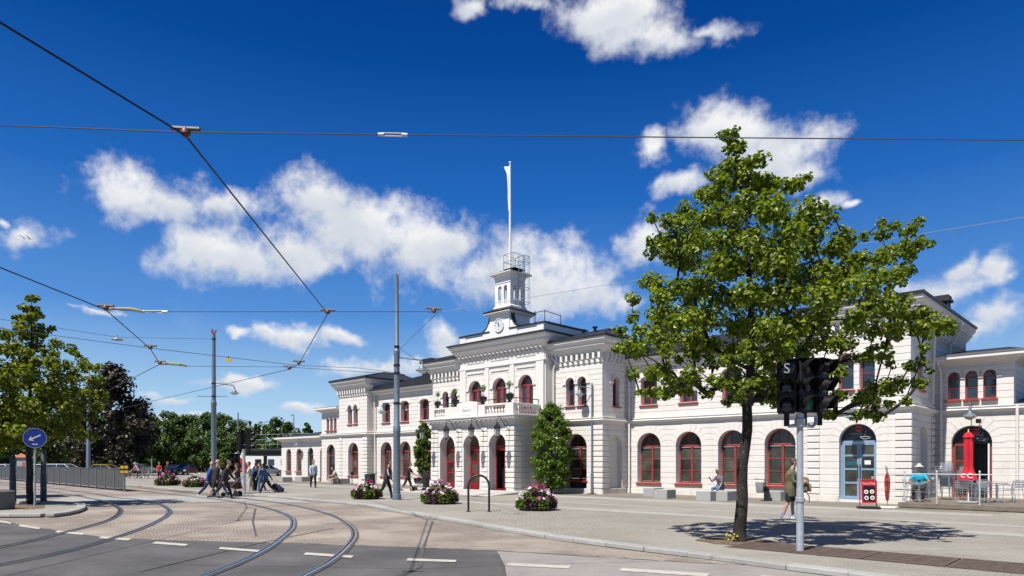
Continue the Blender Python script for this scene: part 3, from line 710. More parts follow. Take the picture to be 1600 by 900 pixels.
# parapet, plinth of the clock with its scrolls
mb = MB()
TC = -28.405
for a, b in ((x0+0.02, TC-0.82), (TC+0.82, x1-0.02)): mb.box(a, b, Y+0.0, Y+0.30, 8.98, 9.46)
mb.box(x0, x0+0.5, Y-0.04, Y+0.33, 8.98, 9.47); mb.box(x1-0.5, x1, Y-0.04, Y+0.33, 8.98, 9.47)
mb.box(TC-1.42, TC-0.82, Y-0.05, Y+0.34, 8.98, 9.47); mb.box(TC+0.82, TC+1.42, Y-0.05, Y+0.34, 8.98, 9.47)
mb.box(x1-0.34, x1-0.04, Y+0.331, 32.5, 8.98, 9.44)
part('parapet', mb, M['tower'], kind='stuff')
mb = MB()
for a, b in ((x0-0.08, TC-0.8), (TC+0.8, x1+0.08)): mb.hull([(a, Y-0.10, 9.46), (b, Y-0.10, 9.46), (a, Y+0.4, 9.46), (b, Y+0.4, 9.46), (a, Y-0.12, 9.51), (b, Y-0.12, 9.51), (a, Y+0.4, 9.56), (b, Y+0.4, 9.56)])
mb.box(x1-0.42, x1+0.06, Y+0.401, 32.5, 9.46, 9.54)
part('parapet_cap', mb, M['fascia'])
mb = MB(); mb.box(TC-0.82, TC+0.82, Y-0.06, Y+1.7, 8.98, 10.34); part('clock_base', mb, M['tower'])
for sg in (-1, 1):
    mb = MB(); pts = [(0, 0)]+[(0.62-0.56*math.sin(PI/2*i/8), 0.80-0.74*math.cos(PI/2*i/8)) for i in range(0, 9)]
    pts = [(0, 0), (0.64, 0)]+[(0.64-0.58*math.sin(PI/2*i/8), 0.06+0.80*(1-math.cos(PI/2*i/8))) for i in range(9)]+[(0, 0.88)]
    mb.prism([(TC+sg*(0.82+u), 9.50+v) for u, v in pts], lambda u, v, t: (u, t, v), Y+0.0, Y+0.26); part('scroll', mb, M['tower'])
    mb = MB(); q = [(0.66-0.58*math.sin(PI/2*i/8), 0.07+0.80*(1-math.cos(PI/2*i/8))) for i in range(9)]
    rings = [[(TC+sg*(0.82+u), Y-0.03, 9.50+v), (TC+sg*(0.82+u+0.03), Y-0.03, 9.53+v), (TC+sg*(0.82+u+0.03), Y+0.29, 9.53+v), (TC+sg*(0.82+u), Y+0.29, 9.50+v)] for u, v in q]
    mb.loft(rings); part('scroll_cap', mb, M['fascia'])
sq = lambda mb, x0, x1, y0, y1, prof: mb.loft([[(x0-o, y0-o, z), (x1+o, y0-o, z), (x1+o, y1+o, z), (x0-o, y1+o, z)] for o, z in prof])
mb = MB(); sq(mb, TC-0.82, TC+0.82, Y-0.06, Y+1.7, [(0.0, 10.30), (0.05, 10.31), (0.05, 10.36), (0.24, 10.47), (0.26, 10.47), (0.26, 10.53)]); part('clock_cornice', mb, M['trim'])
mb = MB(); sq(mb, TC-0.82, TC+0.82, Y-0.06, Y+1.7, [(0.27, 10.531), (0.31, 10.58), (-0.10, 10.80)]); part('clock_roof', mb, M['slate'])
ck = MB(); ck.prism(arc(0, 0, 0.37, 0.37, 0, 2*PI, 32)[:-1], lambda u, v, t: (u, t, v), -0.045, 0.0)
clock = ck.obj('clock', mat('pale_clock_face', (0.66, 0.71, 0.74), 0.4, var=0.03), ST); clock.location = (TC, Y-0.06, 9.76)
mb = MB(); rings = []
for i in range(33):
    a = 2*PI*i/32; rings.append([(r*math.cos(a), t, r*math.sin(a)) for r, t in ((0.36, -0.07), (0.40, -0.07), (0.40, 0.0), (0.36, 0.0))])
mb.loft(rings); mb.obj('clock_rim', M['tower'], clock)
mb = MB()
for i in range(12):
    a = 2*PI*i/12; c_, s_ = math.cos(a), math.sin(a); l = 0.09 if i % 3 == 0 else 0.06
    mb.prism([(c_*r-s_*w, s_*r+c_*w) for r, w in ((0.33, -0.014), (0.33, 0.014), (0.33-l, 0.014), (0.33-l, -0.014))], lambda u, v, t: (u, t, v), -0.052, -0.045)
mb.obj('hour_marks', mat('grey_dial_ink', (0.16, 0.18, 0.2), 0.5), clock)
for nm, ang, ln, w in (('hour_hand', PI/2+R(4), 0.20, 0.022), ('minute_hand', PI/2+R(43), 0.31, 0.015)):
    mb = MB(); c_, s_ = math.cos(ang), math.sin(ang)
    mb.prism([(c_*r-s_*k, s_*r+c_*k) for r, k in ((-0.09, -w), (-0.09, w), (ln, w*0.5), (ln, -w*0.5))], lambda u, v, t: (u, t, v), -0.066, -0.056); mb.obj(nm, M['blackmetal'], clock)
# open lantern turret
tx0, tx1, ty0, ty1 = TC-0.635, TC+0.635, 28.755, 30.025
mb = MB(); tops = [opening(TC+d, 0.27, 11.30, 12.02, 0.135) for d in (-0.23, 0.23)]; side = [opening((ty0+ty1)/2+d, 0.27, 11.30, 12.02, 0.135) for d in (-0.23, 0.23)]
wall(mb, front(ty0), tx0, tx1, 10.80, 12.62, tops, (), 0.10); wall(mb, lambda s, z, t: (s, ty1-t, z), tx0, tx1, 10.80, 12.62, tops, (), 0.10)
wall(mb, right_face(tx1), ty0+0.10, ty1-0.10, 10.80, 12.62, side, (), 0.10); wall(mb, left_face(tx0), ty0+0.10, ty1-0.10, 10.80, 12.62, side, (), 0.10)
sq(mb, tx0, tx1, ty0, ty1, [(0.07, 10.76), (0.07, 10.90), (0.0, 10.98)]); sq(mb, tx0, tx1, ty0, ty1, [(0.0, 12.28), (0.03, 12.30), (0.03, 12.34), (0.0, 12.36)])
part('turret', mb, M['tower'])
mb = MB()
for d in (-0.23, 0.23):
    for k in (-0.06, 0.06):
        mb.box(TC+d+k-0.012, TC+d+k+0.012, ty0-0.012, ty0+0.02, 11.02, 11.30); mb.box(tx1-0.02, tx1+0.012, (ty0+ty1)/2+d+k-0.012, (ty0+ty1)/2+d+k+0.012, 11.02, 11.30)
part('turret_panel_bars', mb, M['zinc'], kind='stuff')
mb = MB(); sq(mb, tx0, tx1, ty0, ty1, [(0.0, 12.56), (0.03, 12.58), (0.05, 12.70), (0.26, 12.82), (0.30, 12.82), (0.30, 12.87)]); part('turret_cornice', mb, M['tower'])
mb = MB(); sq(mb, tx0, tx1, ty0, ty1, [(0.30, 12.871), (0.31, 12.89), (-0.2, 13.03), (-0.2, 13.10)]); mb.box(TC-0.1, TC+0.75, ty0+0.2, ty1-0.1, 13.101, 13.16); part('turret_roof', mb, M['slate'])
mb = MB(); mb.tube([(TC, 29.39, 12.9), (TC, 29.39, 16.5), (TC, 29.39, 19.55)], [0.085, 0.07, 0.045], 12); mb.ball((TC, 29.39, 19.62), 0.08, 10, 6)
pole = part('flagpole', mb, M['white'], 1)
fl = MB(); rings = []
for i in range(15):         # slack flag hanging down along the mast
    z = 19.45-2.75*i/14; wdt = (0.42, 0.26, 0.18)[i] if i < 3 else 0.16*(1-0.05*(i-3))+0.015*math.sin(i*0.8)
    pts = []
    for j in range(7):
        q = j/6; pts.append((TC-0.06-wdt*q, 29.39+0.06*math.sin(q*6+i*0.22), z-0.12*q*(1 if i else -0.3)))
    rings.append(pts)
fl.loft(rings, False, False)
fo = fl.obj('flag', M['cloth_flag'], pole, 'all'); sm = fo.modifiers.new('thick', 'SOLIDIFY'); sm.thickness = 0.012
def railing(name, posts, rails, r=0.018, m=None):
    mb = MB()
    for a, b in posts: mb.tube([a, b], r, 6)
    for p in rails: mb.tube(p, r*0.9, 6)
    return part(name, mb, m or M['zinc'], 1)
hoop = lambda cx, cy, z, r, a0, a1, n=12: [(cx+r*math.cos(a0+(a1-a0)*i/n), cy+r*math.sin(a0+(a1-a0)*i/n), z) for i in range(n+1)]
rx0, rx1, ry0, ry1 = TC-0.15, TC+0.62, 29.0, 30.0
railing('turret_railing', [((x, y, 13.1), (x, y, 14.05)) for x in (rx0, rx1) for y in (ry0, ry1)],
        [[(rx0, ry0, z), (rx1, ry0, z), (rx1, ry1, z), (rx0, ry1, z), (rx0, ry0, z)] for z in (13.6, 14.05)])
lx, ly = tx1+0.42, 29.45
mb = MB()
for z in (11.05, 11.9, 12.75, 13.4, 13.75): mb.tube(hoop(lx, ly, z, 0.36, -PI*0.75, PI*0.75), 0.016, 5)
for a in (-0.9, 0.0, 0.9): mb.tube([(lx+0.36*math.cos(a), ly+0.36*math.sin(a), 11.05), (lx+0.36*math.cos(a), ly+0.36*math.sin(a), 13.75)], 0.013, 5)
for dy in (-0.2, 0.2): mb.tube([(tx1+0.35 if False else lx-0.2, ly+dy, 10.5), (lx-0.2, ly+dy, 13.9)], 0.018, 5)
for i in range(11): mb.tube([(lx-0.2, ly-0.2, 10.6+0.3*i), (lx-0.2, ly+0.2, 10.6+0.3*i)], 0.012, 5)
part('caged_ladder', mb, M['zinc'], 1)
railing('roof_railing', [((-27.48, 30.6, 9.0), (-27.48, 30.6, 10.8)), ((-26.7, 30.6, 9.0), (-26.7, 30.6, 10.75)), ((-26.8, 32.2, 9.0), (-26.8, 32.2, 10.7))],
        [[(-27.7, 30.6, z), (-26.7, 30.6, z), (-26.8, 32.2, z-0.05)] for z in (10.05, 10.7)], 0.025, M['blackmetal'])

# --- entrance porch with balcony
x0, x1, Y = porch
DC = [CX-2.17, CX-0.10, CX+1.97]
DC = [-30.66, -28.56, -26.46]
pops = [opening(c, 1.34, 0.16, 2.60, 0.67) for c in DC]
mb = MB(); wall(mb, front(Y), x0, x1, 0, 3.92, pops, LOWC, 0.62); wall(mb, right_face(x1), Y+0.62, 28.54, 0, 3.92, (), LOWC); wall(mb, left_face(x0), Y+0.62, 29.2, 0, 3.92, (), LOWC); part('wall', mb, M['wall'])
PIERS = [(x0, x0+0.62), (-29.86, -29.36), (-27.76, -27.26), (x1-0.62, x1)]
for i, (a, b) in enumerate(PIERS): quoins(a, b, Y, side=0.55 if i == 3 else 0.0, n=12)
mb = MB()
for c in DC: hood(mb, front(Y), c, 2.60, 1.34, 0.67, 0.10, 0.03, ears=False)
part('hood_mould', mb, M['trim'])
plinth(x0, x1, Y, [(c-0.67, c+0.67) for c in DC], 28.5)
mb = MB(); sweep(mb, x0, x1, Y, 28.54, [(0, 3.90), (0.10, 3.93), (0.10, 4.0), (0.30, 4.08), (0.34, 4.08), (0.34, 4.17), (0.40, 4.20), (0.40, 4.24), (-0.3, 4.24)], True, True); part('porch_cornice', mb, M['trim'])
mb = MB(); mb.box(x0-0.02, x1+0.02, Y+0.0, 28.54, 4.0, 4.236); part('balcony_floor', mb, M['plinth'])
mb = MB()
for i in range(19): mb.box(x0+0.2+0.36*i-0.05, x0+0.2+0.36*i+0.05, Y-0.30, Y-0.1, 3.985, 4.075)
for i in range(5): mb.box(x1+0.1, x1+0.30, Y+0.2+0.38*i-0.05, Y+0.2+0.38*i+0.05, 3.985, 4.075)
part('cornice_blocks', mb, M['trim'], kind='stuff')
bal = MB()
for a, b in ((x0-0.06, x0+0.40), (x1-0.55, x1+0.06), (-30.75, -29.65), (-27.90, -27.35)): bal.cbox(a, b, Y-0.13, Y+0.16, 4.237, 4.90, 0.012)
bal.cbox(-29.64, -27.91, Y-0.17, Y+0.14, 4.237, 5.02, 0.015)
bal.hull([(-29.64, Y-0.16, 5.02), (-27.91, Y-0.16, 5.02), (-29.64, Y+0.13, 5.02), (-27.91, Y+0.13, 5.02), (-28.78, Y-0.16, 5.16), (-28.78, Y+0.13, 5.16), (-29.2, Y-0.16, 5.13), (-28.35, Y-0.16, 5.13), (-29.2, Y+0.13, 5.13), (-28.35, Y+0.13, 5.13)])
for a, b in ((x0+0.4, -30.75), (-27.35, x1-0.55)):
    bal.cbox(a, b, Y-0.12, Y+0.15, 4.237, 4.36, 0.01); bal.cbox(a, b, Y-0.15, Y+0.18, 4.80, 4.90, 0.015)
bal.cbox(x1-0.2, x1+0.05, Y+0.161, 28.52, 4.237, 4.36, 0.01); bal.cbox(x1-0.22, x1+0.08, Y+0.161, 28.52, 4.80, 4.899, 0.015); bal.cbox(x1-0.2, x1+0.06, 28.1, 28.53, 4.237, 4.895, 0.01)
balus = part('balustrade', bal, M['trim'])
bb = MB(); bb.lathe([(0.07, 4.36), (0.07, 4.39), (0.045, 4.41), (0.085, 4.50), (0.08, 4.56), (0.04, 4.68), (0.045, 4.72), (0.07, 4.74), (0.07, 4.80)], 10); bmesh_ = bb.mesh('baluster', M['trim'], 1)
for a, b, n in ((x0+0.4, -30.75, 5), (-27.35, x1-0.55, 7)):
    for i in range(n): inst('baluster', bmesh_, balus, (a+(b-a)*(i+0.5)/n, Y+0.02, 0))
for i in range(7): inst('baluster', bmesh_, balus, (x1-0.07, Y+0.30+0.25*i, 0))
hr = MB(); zz = 5.17
hr.tube([(x0+0.1, 28.4, zz), (x0+0.1, Y+0.22, zz), (x1-0.06, Y+0.22, zz), (x1-0.06, 28.5, zz)], 0.024, 6)
for x in (x0+0.1, -31.0, -29.75, -28.75, -27.75, -26.9, x1-0.06): hr.tube([(x, Y+0.22, 4.24), (x, Y+0.22, zz)], 0.018, 6)
hr.tube([(x1-0.06, 28.4, 4.24), (x1-0.06, 28.4, zz)], 0.018, 6)
part('balcony_handrail', hr, M['blackmetal'], 1)
# name panel on the balcony
def text(body, size, m, parent, loc, rot, depth=0.006, name='lettering', align='CENTER'):
    c = bpy.data.curves.new(name, 'FONT'); c.body = body; c.size = size; c.extrude = depth; c.align_x = align; c.align_y = 'CENTER'; c.resolution_u = 3
    o = bpy.data.objects.new(name, c); me = bpy.data.meshes.new_from_object(o); bpy.data.objects.remove(o); me.materials.clear(); me.materials.append(m)
    o = bpy.data.objects.new(name, me); link(o, parent); o.location = loc; o.rotation_euler = rot; return o
M['greyink'] = mat('grey_ink', (0.16, 0.16, 0.16), 0.6)
pb = MB(); pb.cbox(-29.30, -28.25, Y-0.185, Y-0.17, 4.36, 4.98, 0.004); panel = part('name_panel', pb, M['white'])
text('BREATH', 0.17, M['greyink'], panel, (-28.78, Y-0.188, 4.62), (PI/2, 0, 0), 0.003)
mb = MB(); 
for i in range(12):
    a0, a1 = PI*i/12, PI*(i+1)/12
    mb.prism([(-28.78+0.42*math.cos(a0), 4.52+0.34*math.sin(a0)), (-28.78+0.42*math.cos(a1), 4.52+0.34*math.sin(a1)), (-28.78+0.40*math.cos(a1), 4.52+0.32*math.sin(a1)), (-28.78+0.40*math.cos(a0), 4.52+0.32*math.sin(a0))], lambda u, v, t: (u, t, v), Y-0.188, Y-0.185)
mb.obj('panel_arch_line', mat('pale_grey_ink', (0.5, 0.5, 0.5), 0.6), panel)

# red entrance doors
def entrance(c, leaf_open):
    mb = MB(); yd = Y+0.52
    o, q = outline(1.34, 0.16, 2.60, 0.67, 0.0), outline(1.34, 0.16, 2.60, 0.67, 0.06); n = len(o)
    vs = [(c+u, yd, z) for u, z in o]+[(c+u, yd, z) for u, z in q]+[(c+u, yd+0.09, z) for u, z in q]+[(c+u, yd+0.09, z) for u, z in o]
    fs = [(a*n+i, a*n+(i+1) % n, b*n+(i+1) % n, b*n+i) for i in range(n) for a, b in ((0, 1), (1, 2), (2, 3), (3, 0))]
    mb.add(vs, fs); mb.box(c-0.61, c+0.61, yd-0.03, yd+0.085, 2.36, 2.64)
    d = mb.obj('entrance_door', M['doorred'], ST)
    def leaf(a, b, y):
        k = MB(); k.box(a, a+0.06, y, y+0.06, 0.2, 2.355); k.box(b-0.06, b, y, y+0.06, 0.2, 2.355)
        for z0, z1 in ((0.2, 0.50), (1.03, 1.11), (1.66, 1.74), (2.28, 2.355)): k.box(a+0.06, b-0.06, y+0.002, y+0.058, z0, z1)
        l = k.obj('door_leaf', M['doorred'], d)
        for z0, z1 in ((0.5, 1.03), (1.11, 1.66), (1.74, 2.28)):
            g_ = MB(); g_.box(a+0.06, b-0.06, y+0.024, y+0.036, z0, z1); g_.obj('pane', M['glass'], d)
        h = MB(); h.tube([(b-0.09, y-0.04, 0.95), (b-0.09, y-0.04, 1.35)], 0.012, 6); h.obj('door_handle', M['steel'], d)
    leaf(c-0.60, c-0.005, yd+0.01) if not leaf_open else leaf(c-0.03, c+0.57, yd+0.30)
    leaf(c+0.005, c+0.60, yd+0.012)
    fp_ = MB(); top = [(c+0.61*math.cos(PI*i/14), 2.64+0.62*math.sin(PI*i/14)) for i in range(15)]
    fp_.prism(top, lambda u, v, t: (u, t, v), yd+0.03, yd+0.045); fp_.obj('pane', M['glass'], d)
    b_ = MB(); b_.box(c-0.02, c+0.02, yd+0.005, yd+0.028, 2.64, 3.20); b_.obj('glazing_bar', M['doorred'], d)
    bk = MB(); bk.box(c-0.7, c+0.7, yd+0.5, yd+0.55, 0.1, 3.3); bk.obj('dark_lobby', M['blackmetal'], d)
    return d
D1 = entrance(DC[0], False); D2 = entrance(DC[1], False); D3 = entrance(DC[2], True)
st = MB(); st.prism(arc(DC[2]+0.30, 1.40, 0.10, 0.10, 0, 2*PI, 16)[:-1], lambda u, v, t: (u, t, v), Y+0.515, Y+0.52); st.obj('round_sticker', mat('blue_sticker', (0.03, 0.25, 0.6), 0.5), D3)
mb = MB(); mb.hull([(x0-0.6, 23.4, -0.02), (x1+0.8, 23.4, -0.02), (x0-0.6, 25.9, 0.16), (x1+0.6, 25.9, 0.16), (x0-0.6, 27.1, 0.16), (x1+0.6, 27.1, 0.16), (x0-0.6, 27.1, -0.02), (x1+0.6, 27.1, -0.02)]); part('entrance_ramp', mb, paving('ramp_slabs', ((0.36, 0.35, 0.33), (0.41, 0.40, 0.38)), (0.22, 0.21, 0.2), 0.9, jw=0.01))

# --- chimneys, roof vents, rainwater pipes
def chimney(x, y, z0, z1, w, d):
    mb = MB(); mb.box(x-w/2, x+w/2, y-d/2, y+d/2, z0, z1-0.28); mb.cbox(x-w/2-0.10, x+w/2+0.10, y-d/2-0.1, y+d/2+0.1, z1-0.30, z1-0.16, 0.02); mb.cbox(x-w/2-0.04, x+w/2+0.04, y-d/2-0.04, y+d/2+0.04, z1-0.16, z1, 0.02)
    part('chimney', mb, M['slate'])
chimney(-42.6, 35.0, 8.0, 9.95, 1.15, 1.0); chimney(-38.6, 35.0, 8.0, 9.75, 0.8, 0.8)
chimney(-21.1, 35.2, 8.0, 9.95, 1.15, 1.0); chimney(-7.3, 35.3, 8.0, 9.1, 0.6, 0.55)
for x, y, z in ((-24.3, 31.2, 9.25), (-23.6, 31.4, 9.35)):
    mb = MB(); mb.lathe([(0.09, 8.6), (0.09, z), (0.16, z+0.02), (0.16, z+0.08), (0.02, z+0.12)], 10, (x, y, 0)); part('roof_vent', mb, M['blackmetal'], 1)
def pipe(pts, top=None):
    mb = MB(); mb.tube(pts, 0.055, 8)
    for z in (1.0, 2.6, 4.6, 6.0):
        p = pts[-1]
        if z < max(q[2] for q in pts)-0.4: mb.tube([(p[0], p[1], z-0.03), (p[0], p[1], z+0.03)], 0.07, 8)
    if top: mb.lathe([(0.06, -0.32), (0.09, -0.12), (0.17, 0.0), (0.17, 0.06)], 10, top)
    part('downpipe', mb, M['trim'], 1)
pipe([(-24.75, 28.95, 8.1), (-24.75, 28.95, 7.5), (-24.55, 29.05, 7.2), (-24.72, 29.08, 6.9), (-24.72, 29.08, 0.2)], (-24.75, 28.9, 8.15))
pipe([(-21.25, 31.36, 7.2), (-21.25, 31.36, 0.05)]); pipe([(-45.15, 31.15, 7.6), (-45.15, 31.3, 7.0), (-45.15, 31.38, 0.05)], (-45.05, 31.0, 7.7))
pipe([(-7.22, 34.25, 6.2), (-7.22, 34.3, 5.9), (-7.15, 34.46, 5.6), (-7.15, 34.46, 0.1)], (-7.22, 34.2, 6.25)); pipe([(-4.45, 34.46, 4.05), (-4.45, 34.46, 0.1)])
pipe([(-6.9, 36.9, 7.9), (-7.0, 36.9, 7.5), (-7.28, 36.9, 7.1), (-7.28, 36.9, 4.4)], (-6.9, 36.9, 8.0)); pipe([(-32.3, 29.1, 8.3), (-32.3, 29.1, 4.4)])
pipe([(-6.85, 33.4, 8.0), (-7.2, 33.6, 7.4), (-7.3, 33.7, 4.2)])

# --- cafe door (pale blue), bistro door, door of the left block, door of the low wing
M['blueframe'] = mat('pale_blue_door_paint', (0.22, 0.34, 0.47), 0.45, var=0.08)
M['darksign'] = mat('black_sign_board', (0.008, 0.008, 0.012), 0.3, var=0.1)
M['signred'] = mat('logo_red', (0.62, 0.02, 0.05), 0.5); M['signgrey'] = mat('logo_grey', (0.45, 0.46, 0.48), 0.5); M['paper'] = mat('white_paper', (0.8, 0.8, 0.8), 0.8)
def fan_sign(par, c, spring, w, rise, y):
    mb = MB(); mb.prism([(c+w/2*math.cos(PI*i/18), spring+rise*math.sin(PI*i/18)) for i in range(19)], lambda u, v, t: (u, t, v), y, y+0.03); s_ = mb.obj('fanlight_sign', M['darksign'], par)
    return s_
def cup_logo(par, cx, cz, y):
    mb = MB(); mb.tube([(cx+0.17*math.cos(a), y, cz+0.10*math.sin(a)) for a in [PI+PI*i/10 for i in range(11)]]+[(cx-0.17, y, cz)], 0.013, 5)
    mb.tube([(cx+0.15, y, cz-0.02), (cx+0.26, y, cz+0.0), (cx+0.16, y, cz-0.09)], 0.012, 5); mb.tube([(cx-0.20, y, cz-0.005), (cx+0.18, y, cz-0.005)], 0.010, 5)
    mb.tube([(cx-0.03, y, cz+0.05), (cx+0.05, y, cz+0.11), (cx+0.0, y, cz+0.18), (cx+0.07, y, cz+0.24)], 0.010, 5); mb.obj('cup_emblem', M['signgrey'], par)
def red_ball(par, cx, cz, y):
    mb = MB(); mb.prism(arc(cx, cz, 0.135, 0.135, 0, 2*PI, 20)[:-1], lambda u, v, t: (u, t, v), y, y+0.006); mb.obj('red_emblem', M['signred'], par)
    mb = MB(); mb.prism([(cx-0.13, cz-0.02), (cx+0.13, cz-0.01), (cx+0.12, cz+0.05), (cx-0.12, cz+0.03)], lambda u, v, t: (u, t, v), y-0.003, y); mb.obj('emblem_band', M['darksign'], par)
c, yd = CAFE['c'], 30.7+0.24
mb = MB(); zt = 2.52
for a, b in ((-0.73, -0.66), (0.66, 0.73)): mb.box(c+a, c+b, yd, yd+0.09, 0.14, zt)
mb.box(c-0.73, c+0.73, yd, yd+0.09, zt, zt+0.09)
mb.box(c-0.73, c+0.73, yd-0.03, yd+0.10, 0.08, 0.14)
cafe_door = mb.obj('cafe_door', M['blueframe'], ST, label='pale blue double door of the cafe')
for a, b in ((-0.655, -0.005), (0.005, 0.655)):
    k = MB()
    for u0, u1 in ((a, a+0.085), (b-0.085, b)): k.box(c+u0, c+u1, yd+0.01, yd+0.07, 0.15, zt-0.01)
    zs = [0.15, 0.26, 0.78, 0.86, 1.36, 1.44, 1.94, 2.02, zt-0.10, zt-0.01]
    for z0, z1 in zip(zs[0::2], zs[1::2]): k.box(c+a+0.085, c+b-0.085, yd+0.012, yd+0.068, z0, z1)
    k.obj('door_leaf', M['blueframe'], cafe_door)
    for z0, z1 in zip(zs[1::2], zs[2::2]):
        g_ = MB(); g_.box(c+a+0.085, c+b-0.085, yd+0.034, yd+0.046, z0, z1); g_.obj('pane', M['glass'], cafe_door)
    h = MB(); xx = c+(b-0.045 if a < 0 else a+0.045); h.tube([(xx, yd-0.05, 1.0), (xx, yd-0.05, 1.6)], 0.016, 6); h.tube([(xx, yd-0.05, 1.05), (xx, yd+0.01, 1.05)], 0.01, 5); h.tube([(xx, yd-0.05, 1.55), (xx, yd+0.01, 1.55)], 0.01, 5); h.obj('door_handle', M['blackmetal'], cafe_door)
mb = MB(); mb.box(c+0.20, c+0.44, yd+0.028, yd+0.033, 1.60, 1.77); mb.obj('paper_notice', M['paper'], cafe_door)
mb = MB(); mb.box(c-0.50, c-0.12, yd+0.028, yd+0.033, 1.56, 1.74); mb.obj('teal_notice', mat('teal_print', (0.01, 0.10, 0.13), 0.5), cafe_door)
s_ = fan_sign(cafe_door, c, zt+0.09, 1.46, 0.70, yd+0.03)
red_ball(s_, c-0.02, 3.10, yd+0.018); cup_logo(s_, c+0.22, 2.77, yd+0.018)
text('espresso', 0.13, M['signgrey'], s_, (c-0.12, yd+0.026, 2.91), (PI/2, 0, 0), 0.003)
c, yd = BISTRO['c'], 34.6+0.26
mb = MB(); 
for a, b in ((-0.73, -0.63), (0.65, 0.73)): mb.box(c+a, c+b, yd, yd+0.09, 0.06, 2.5)
mb.box(c-0.63, c-0.14, yd+0.005, yd+0.07, 2.40, 2.5); mb.box(c-0.63, c-0.14, yd+0.005, yd+0.07, 0.10, 0.26); mb.box(c-0.24, c-0.14, yd+0.004, yd+0.072, 0.26, 2.40)
for z in (0.98, 1.72): mb.box(c-0.63, c-0.24, yd+0.01, yd+0.065, z, z+0.06)
bd = mb.obj('bistro_door', M['red'], ST)
for z0, z1 in ((0.26, 0.98), (1.04, 1.72), (1.78, 2.40)):
    g_ = MB(); g_.box(c-0.63, c-0.24, yd+0.03, yd+0.042, z0, z1); g_.obj('pane', M['glass'], bd)
mb = MB(); mb.box(c+0.58, c+0.64, yd-0.25, yd+0.35, 0.1, 2.48); mb.obj('open_door_leaf', M['white'], bd)
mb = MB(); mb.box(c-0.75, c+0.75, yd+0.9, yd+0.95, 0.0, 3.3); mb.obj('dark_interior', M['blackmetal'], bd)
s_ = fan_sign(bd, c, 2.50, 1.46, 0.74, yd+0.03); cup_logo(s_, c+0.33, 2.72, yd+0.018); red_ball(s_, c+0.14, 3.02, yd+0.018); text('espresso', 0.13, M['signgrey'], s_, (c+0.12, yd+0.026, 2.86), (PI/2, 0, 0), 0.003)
def simple_door(o, Y, m):
    c = o['c']; w = o['w']; mb = MB(); q1, q2 = outline(w, 0.12, o['spring'], o['rise'], 0), outline(w, 0.12, o['spring'], o['rise'], 0.08); n = len(q1); yd = Y+0.22
    vs = [(c+u, yd, z) for u, z in q1]+[(c+u, yd, z) for u, z in q2]+[(c+u, yd+0.09, z) for u, z in q2]+[(c+u, yd+0.09, z) for u, z in q1]
    mb.add(vs, [(a*n+i, a*n+(i+1) % n, b*n+(i+1) % n, b*n+i) for i in range(n) for a, b in ((0, 1), (1, 2), (2, 3), (3, 0))]); mb.box(c-w/2+0.07, c+w/2-0.07, yd-0.01, yd+0.08, 2.2, 2.28)
    d = mb.obj('side_door', m, ST); g_ = MB(); g_.prism([(c+u, z) for u, z in outline(w, 0.12, o['spring'], o['rise'], 0.07)], lambda u, v, t: (u, t, v), yd+0.05, yd+0.065); g_.obj('pane', M['glass'], d); return d
simple_door(DL, 31.0, M['red']); simple_door(DLOW, 31.65, M['blackmetal'])
# ------------------------------------------------------------------ the missing foot of the clock block
mb = MB(); wall(mb, front(28.54), -25.20, -24.955, 0, 3.9, (), LOWC, 0.3); mb.box(-32.0, -25.0, 28.9, 29.1, 0, 3.9); mb.box(-24.99, -24.9, 28.60, 29.25, 0, 8.2); part('wall', mb, M['wall'])

# ------------------------------------------------------------------ ground, street and square
M['ground'] = mat('street_asphalt', (0.104, 0.101, 0.101), 0.85, var=0.30, scale=0.7, bump=0.5, bscale=130, dirt=((0.062, 0.061, 0.064), 0.4, 0.45, 0.68))
M['oldroad'] = mat('worn_asphalt', (0.300, 0.280, 0.265), 0.85, var=0.12, scale=1.2, bump=0.5, bscale=130, dirt=((0.245, 0.225, 0.212), 0.8, 0.5, 0.72))
M['setts'] = paving('brown_setts', ((0.218, 0.186, 0.156), (0.258, 0.223, 0.190)), (0.168, 0.142, 0.118), 0.15, rot=0.35, bump=0.55, big=0.22, jw=0.013, irregular=0.24, aspect=0.55, patch=((0.33, 0.29, 0.245), 0.45, 0.46, 0.72))
M['square'] = paving('grey_setts', ((0.222, 0.210, 0.181), (0.268, 0.255, 0.223)), (0.168, 0.157, 0.131), 0.18, rot=0.0, bump=0.45, big=0.13, jw=0.013, irregular=0.16, aspect=0.55, patch=((0.285, 0.272, 0.240), 0.25, 0.45, 0.7))
M['slabs'] = paving('pale_slabs', ((0.285, 0.28, 0.26), (0.33, 0.325, 0.305)), (0.19, 0.185, 0.17), 0.70, bump=0.3, big=0.07, jw=0.01, aspect=0.5)
M['concrete'] = mat('pale_concrete', (0.33, 0.325, 0.305), 0.85, var=0.12, scale=1.5, bump=0.25, bscale=70)
M['kerb'] = mat('granite_kerb', (0.35, 0.35, 0.335), 0.8, var=0.10, scale=5, bump=0.2, bscale=90, rand=0.10)
M['granite'] = mat('grey_granite', (0.37, 0.375, 0.37), 0.8, var=0.08, scale=9, bump=0.12, bscale=120)
M['paint'] = mat('road_paint', (0.50, 0.48, 0.43), 0.7, var=0.14, scale=7, dirt=((0.2, 0.19, 0.18), 8, 0.58, 0.75))
M['rail'] = mat('polished_rail_steel', (0.42, 0.45, 0.50), 0.22, 0.95, var=0.1)
M['groove'] = mat('rail_groove', (0.02, 0.019, 0.018), 0.8, var=0.2)
M['railbed'] = mat('tar_joint', (0.085, 0.078, 0.072), 0.85, var=0.25, scale=4, bump=0.3)
M['tan'] = mat('dry_weedy_gravel', (0.35, 0.285, 0.175), 0.9, var=0.25, scale=3, bump=0.6, bscale=60)
ZR = -0.09
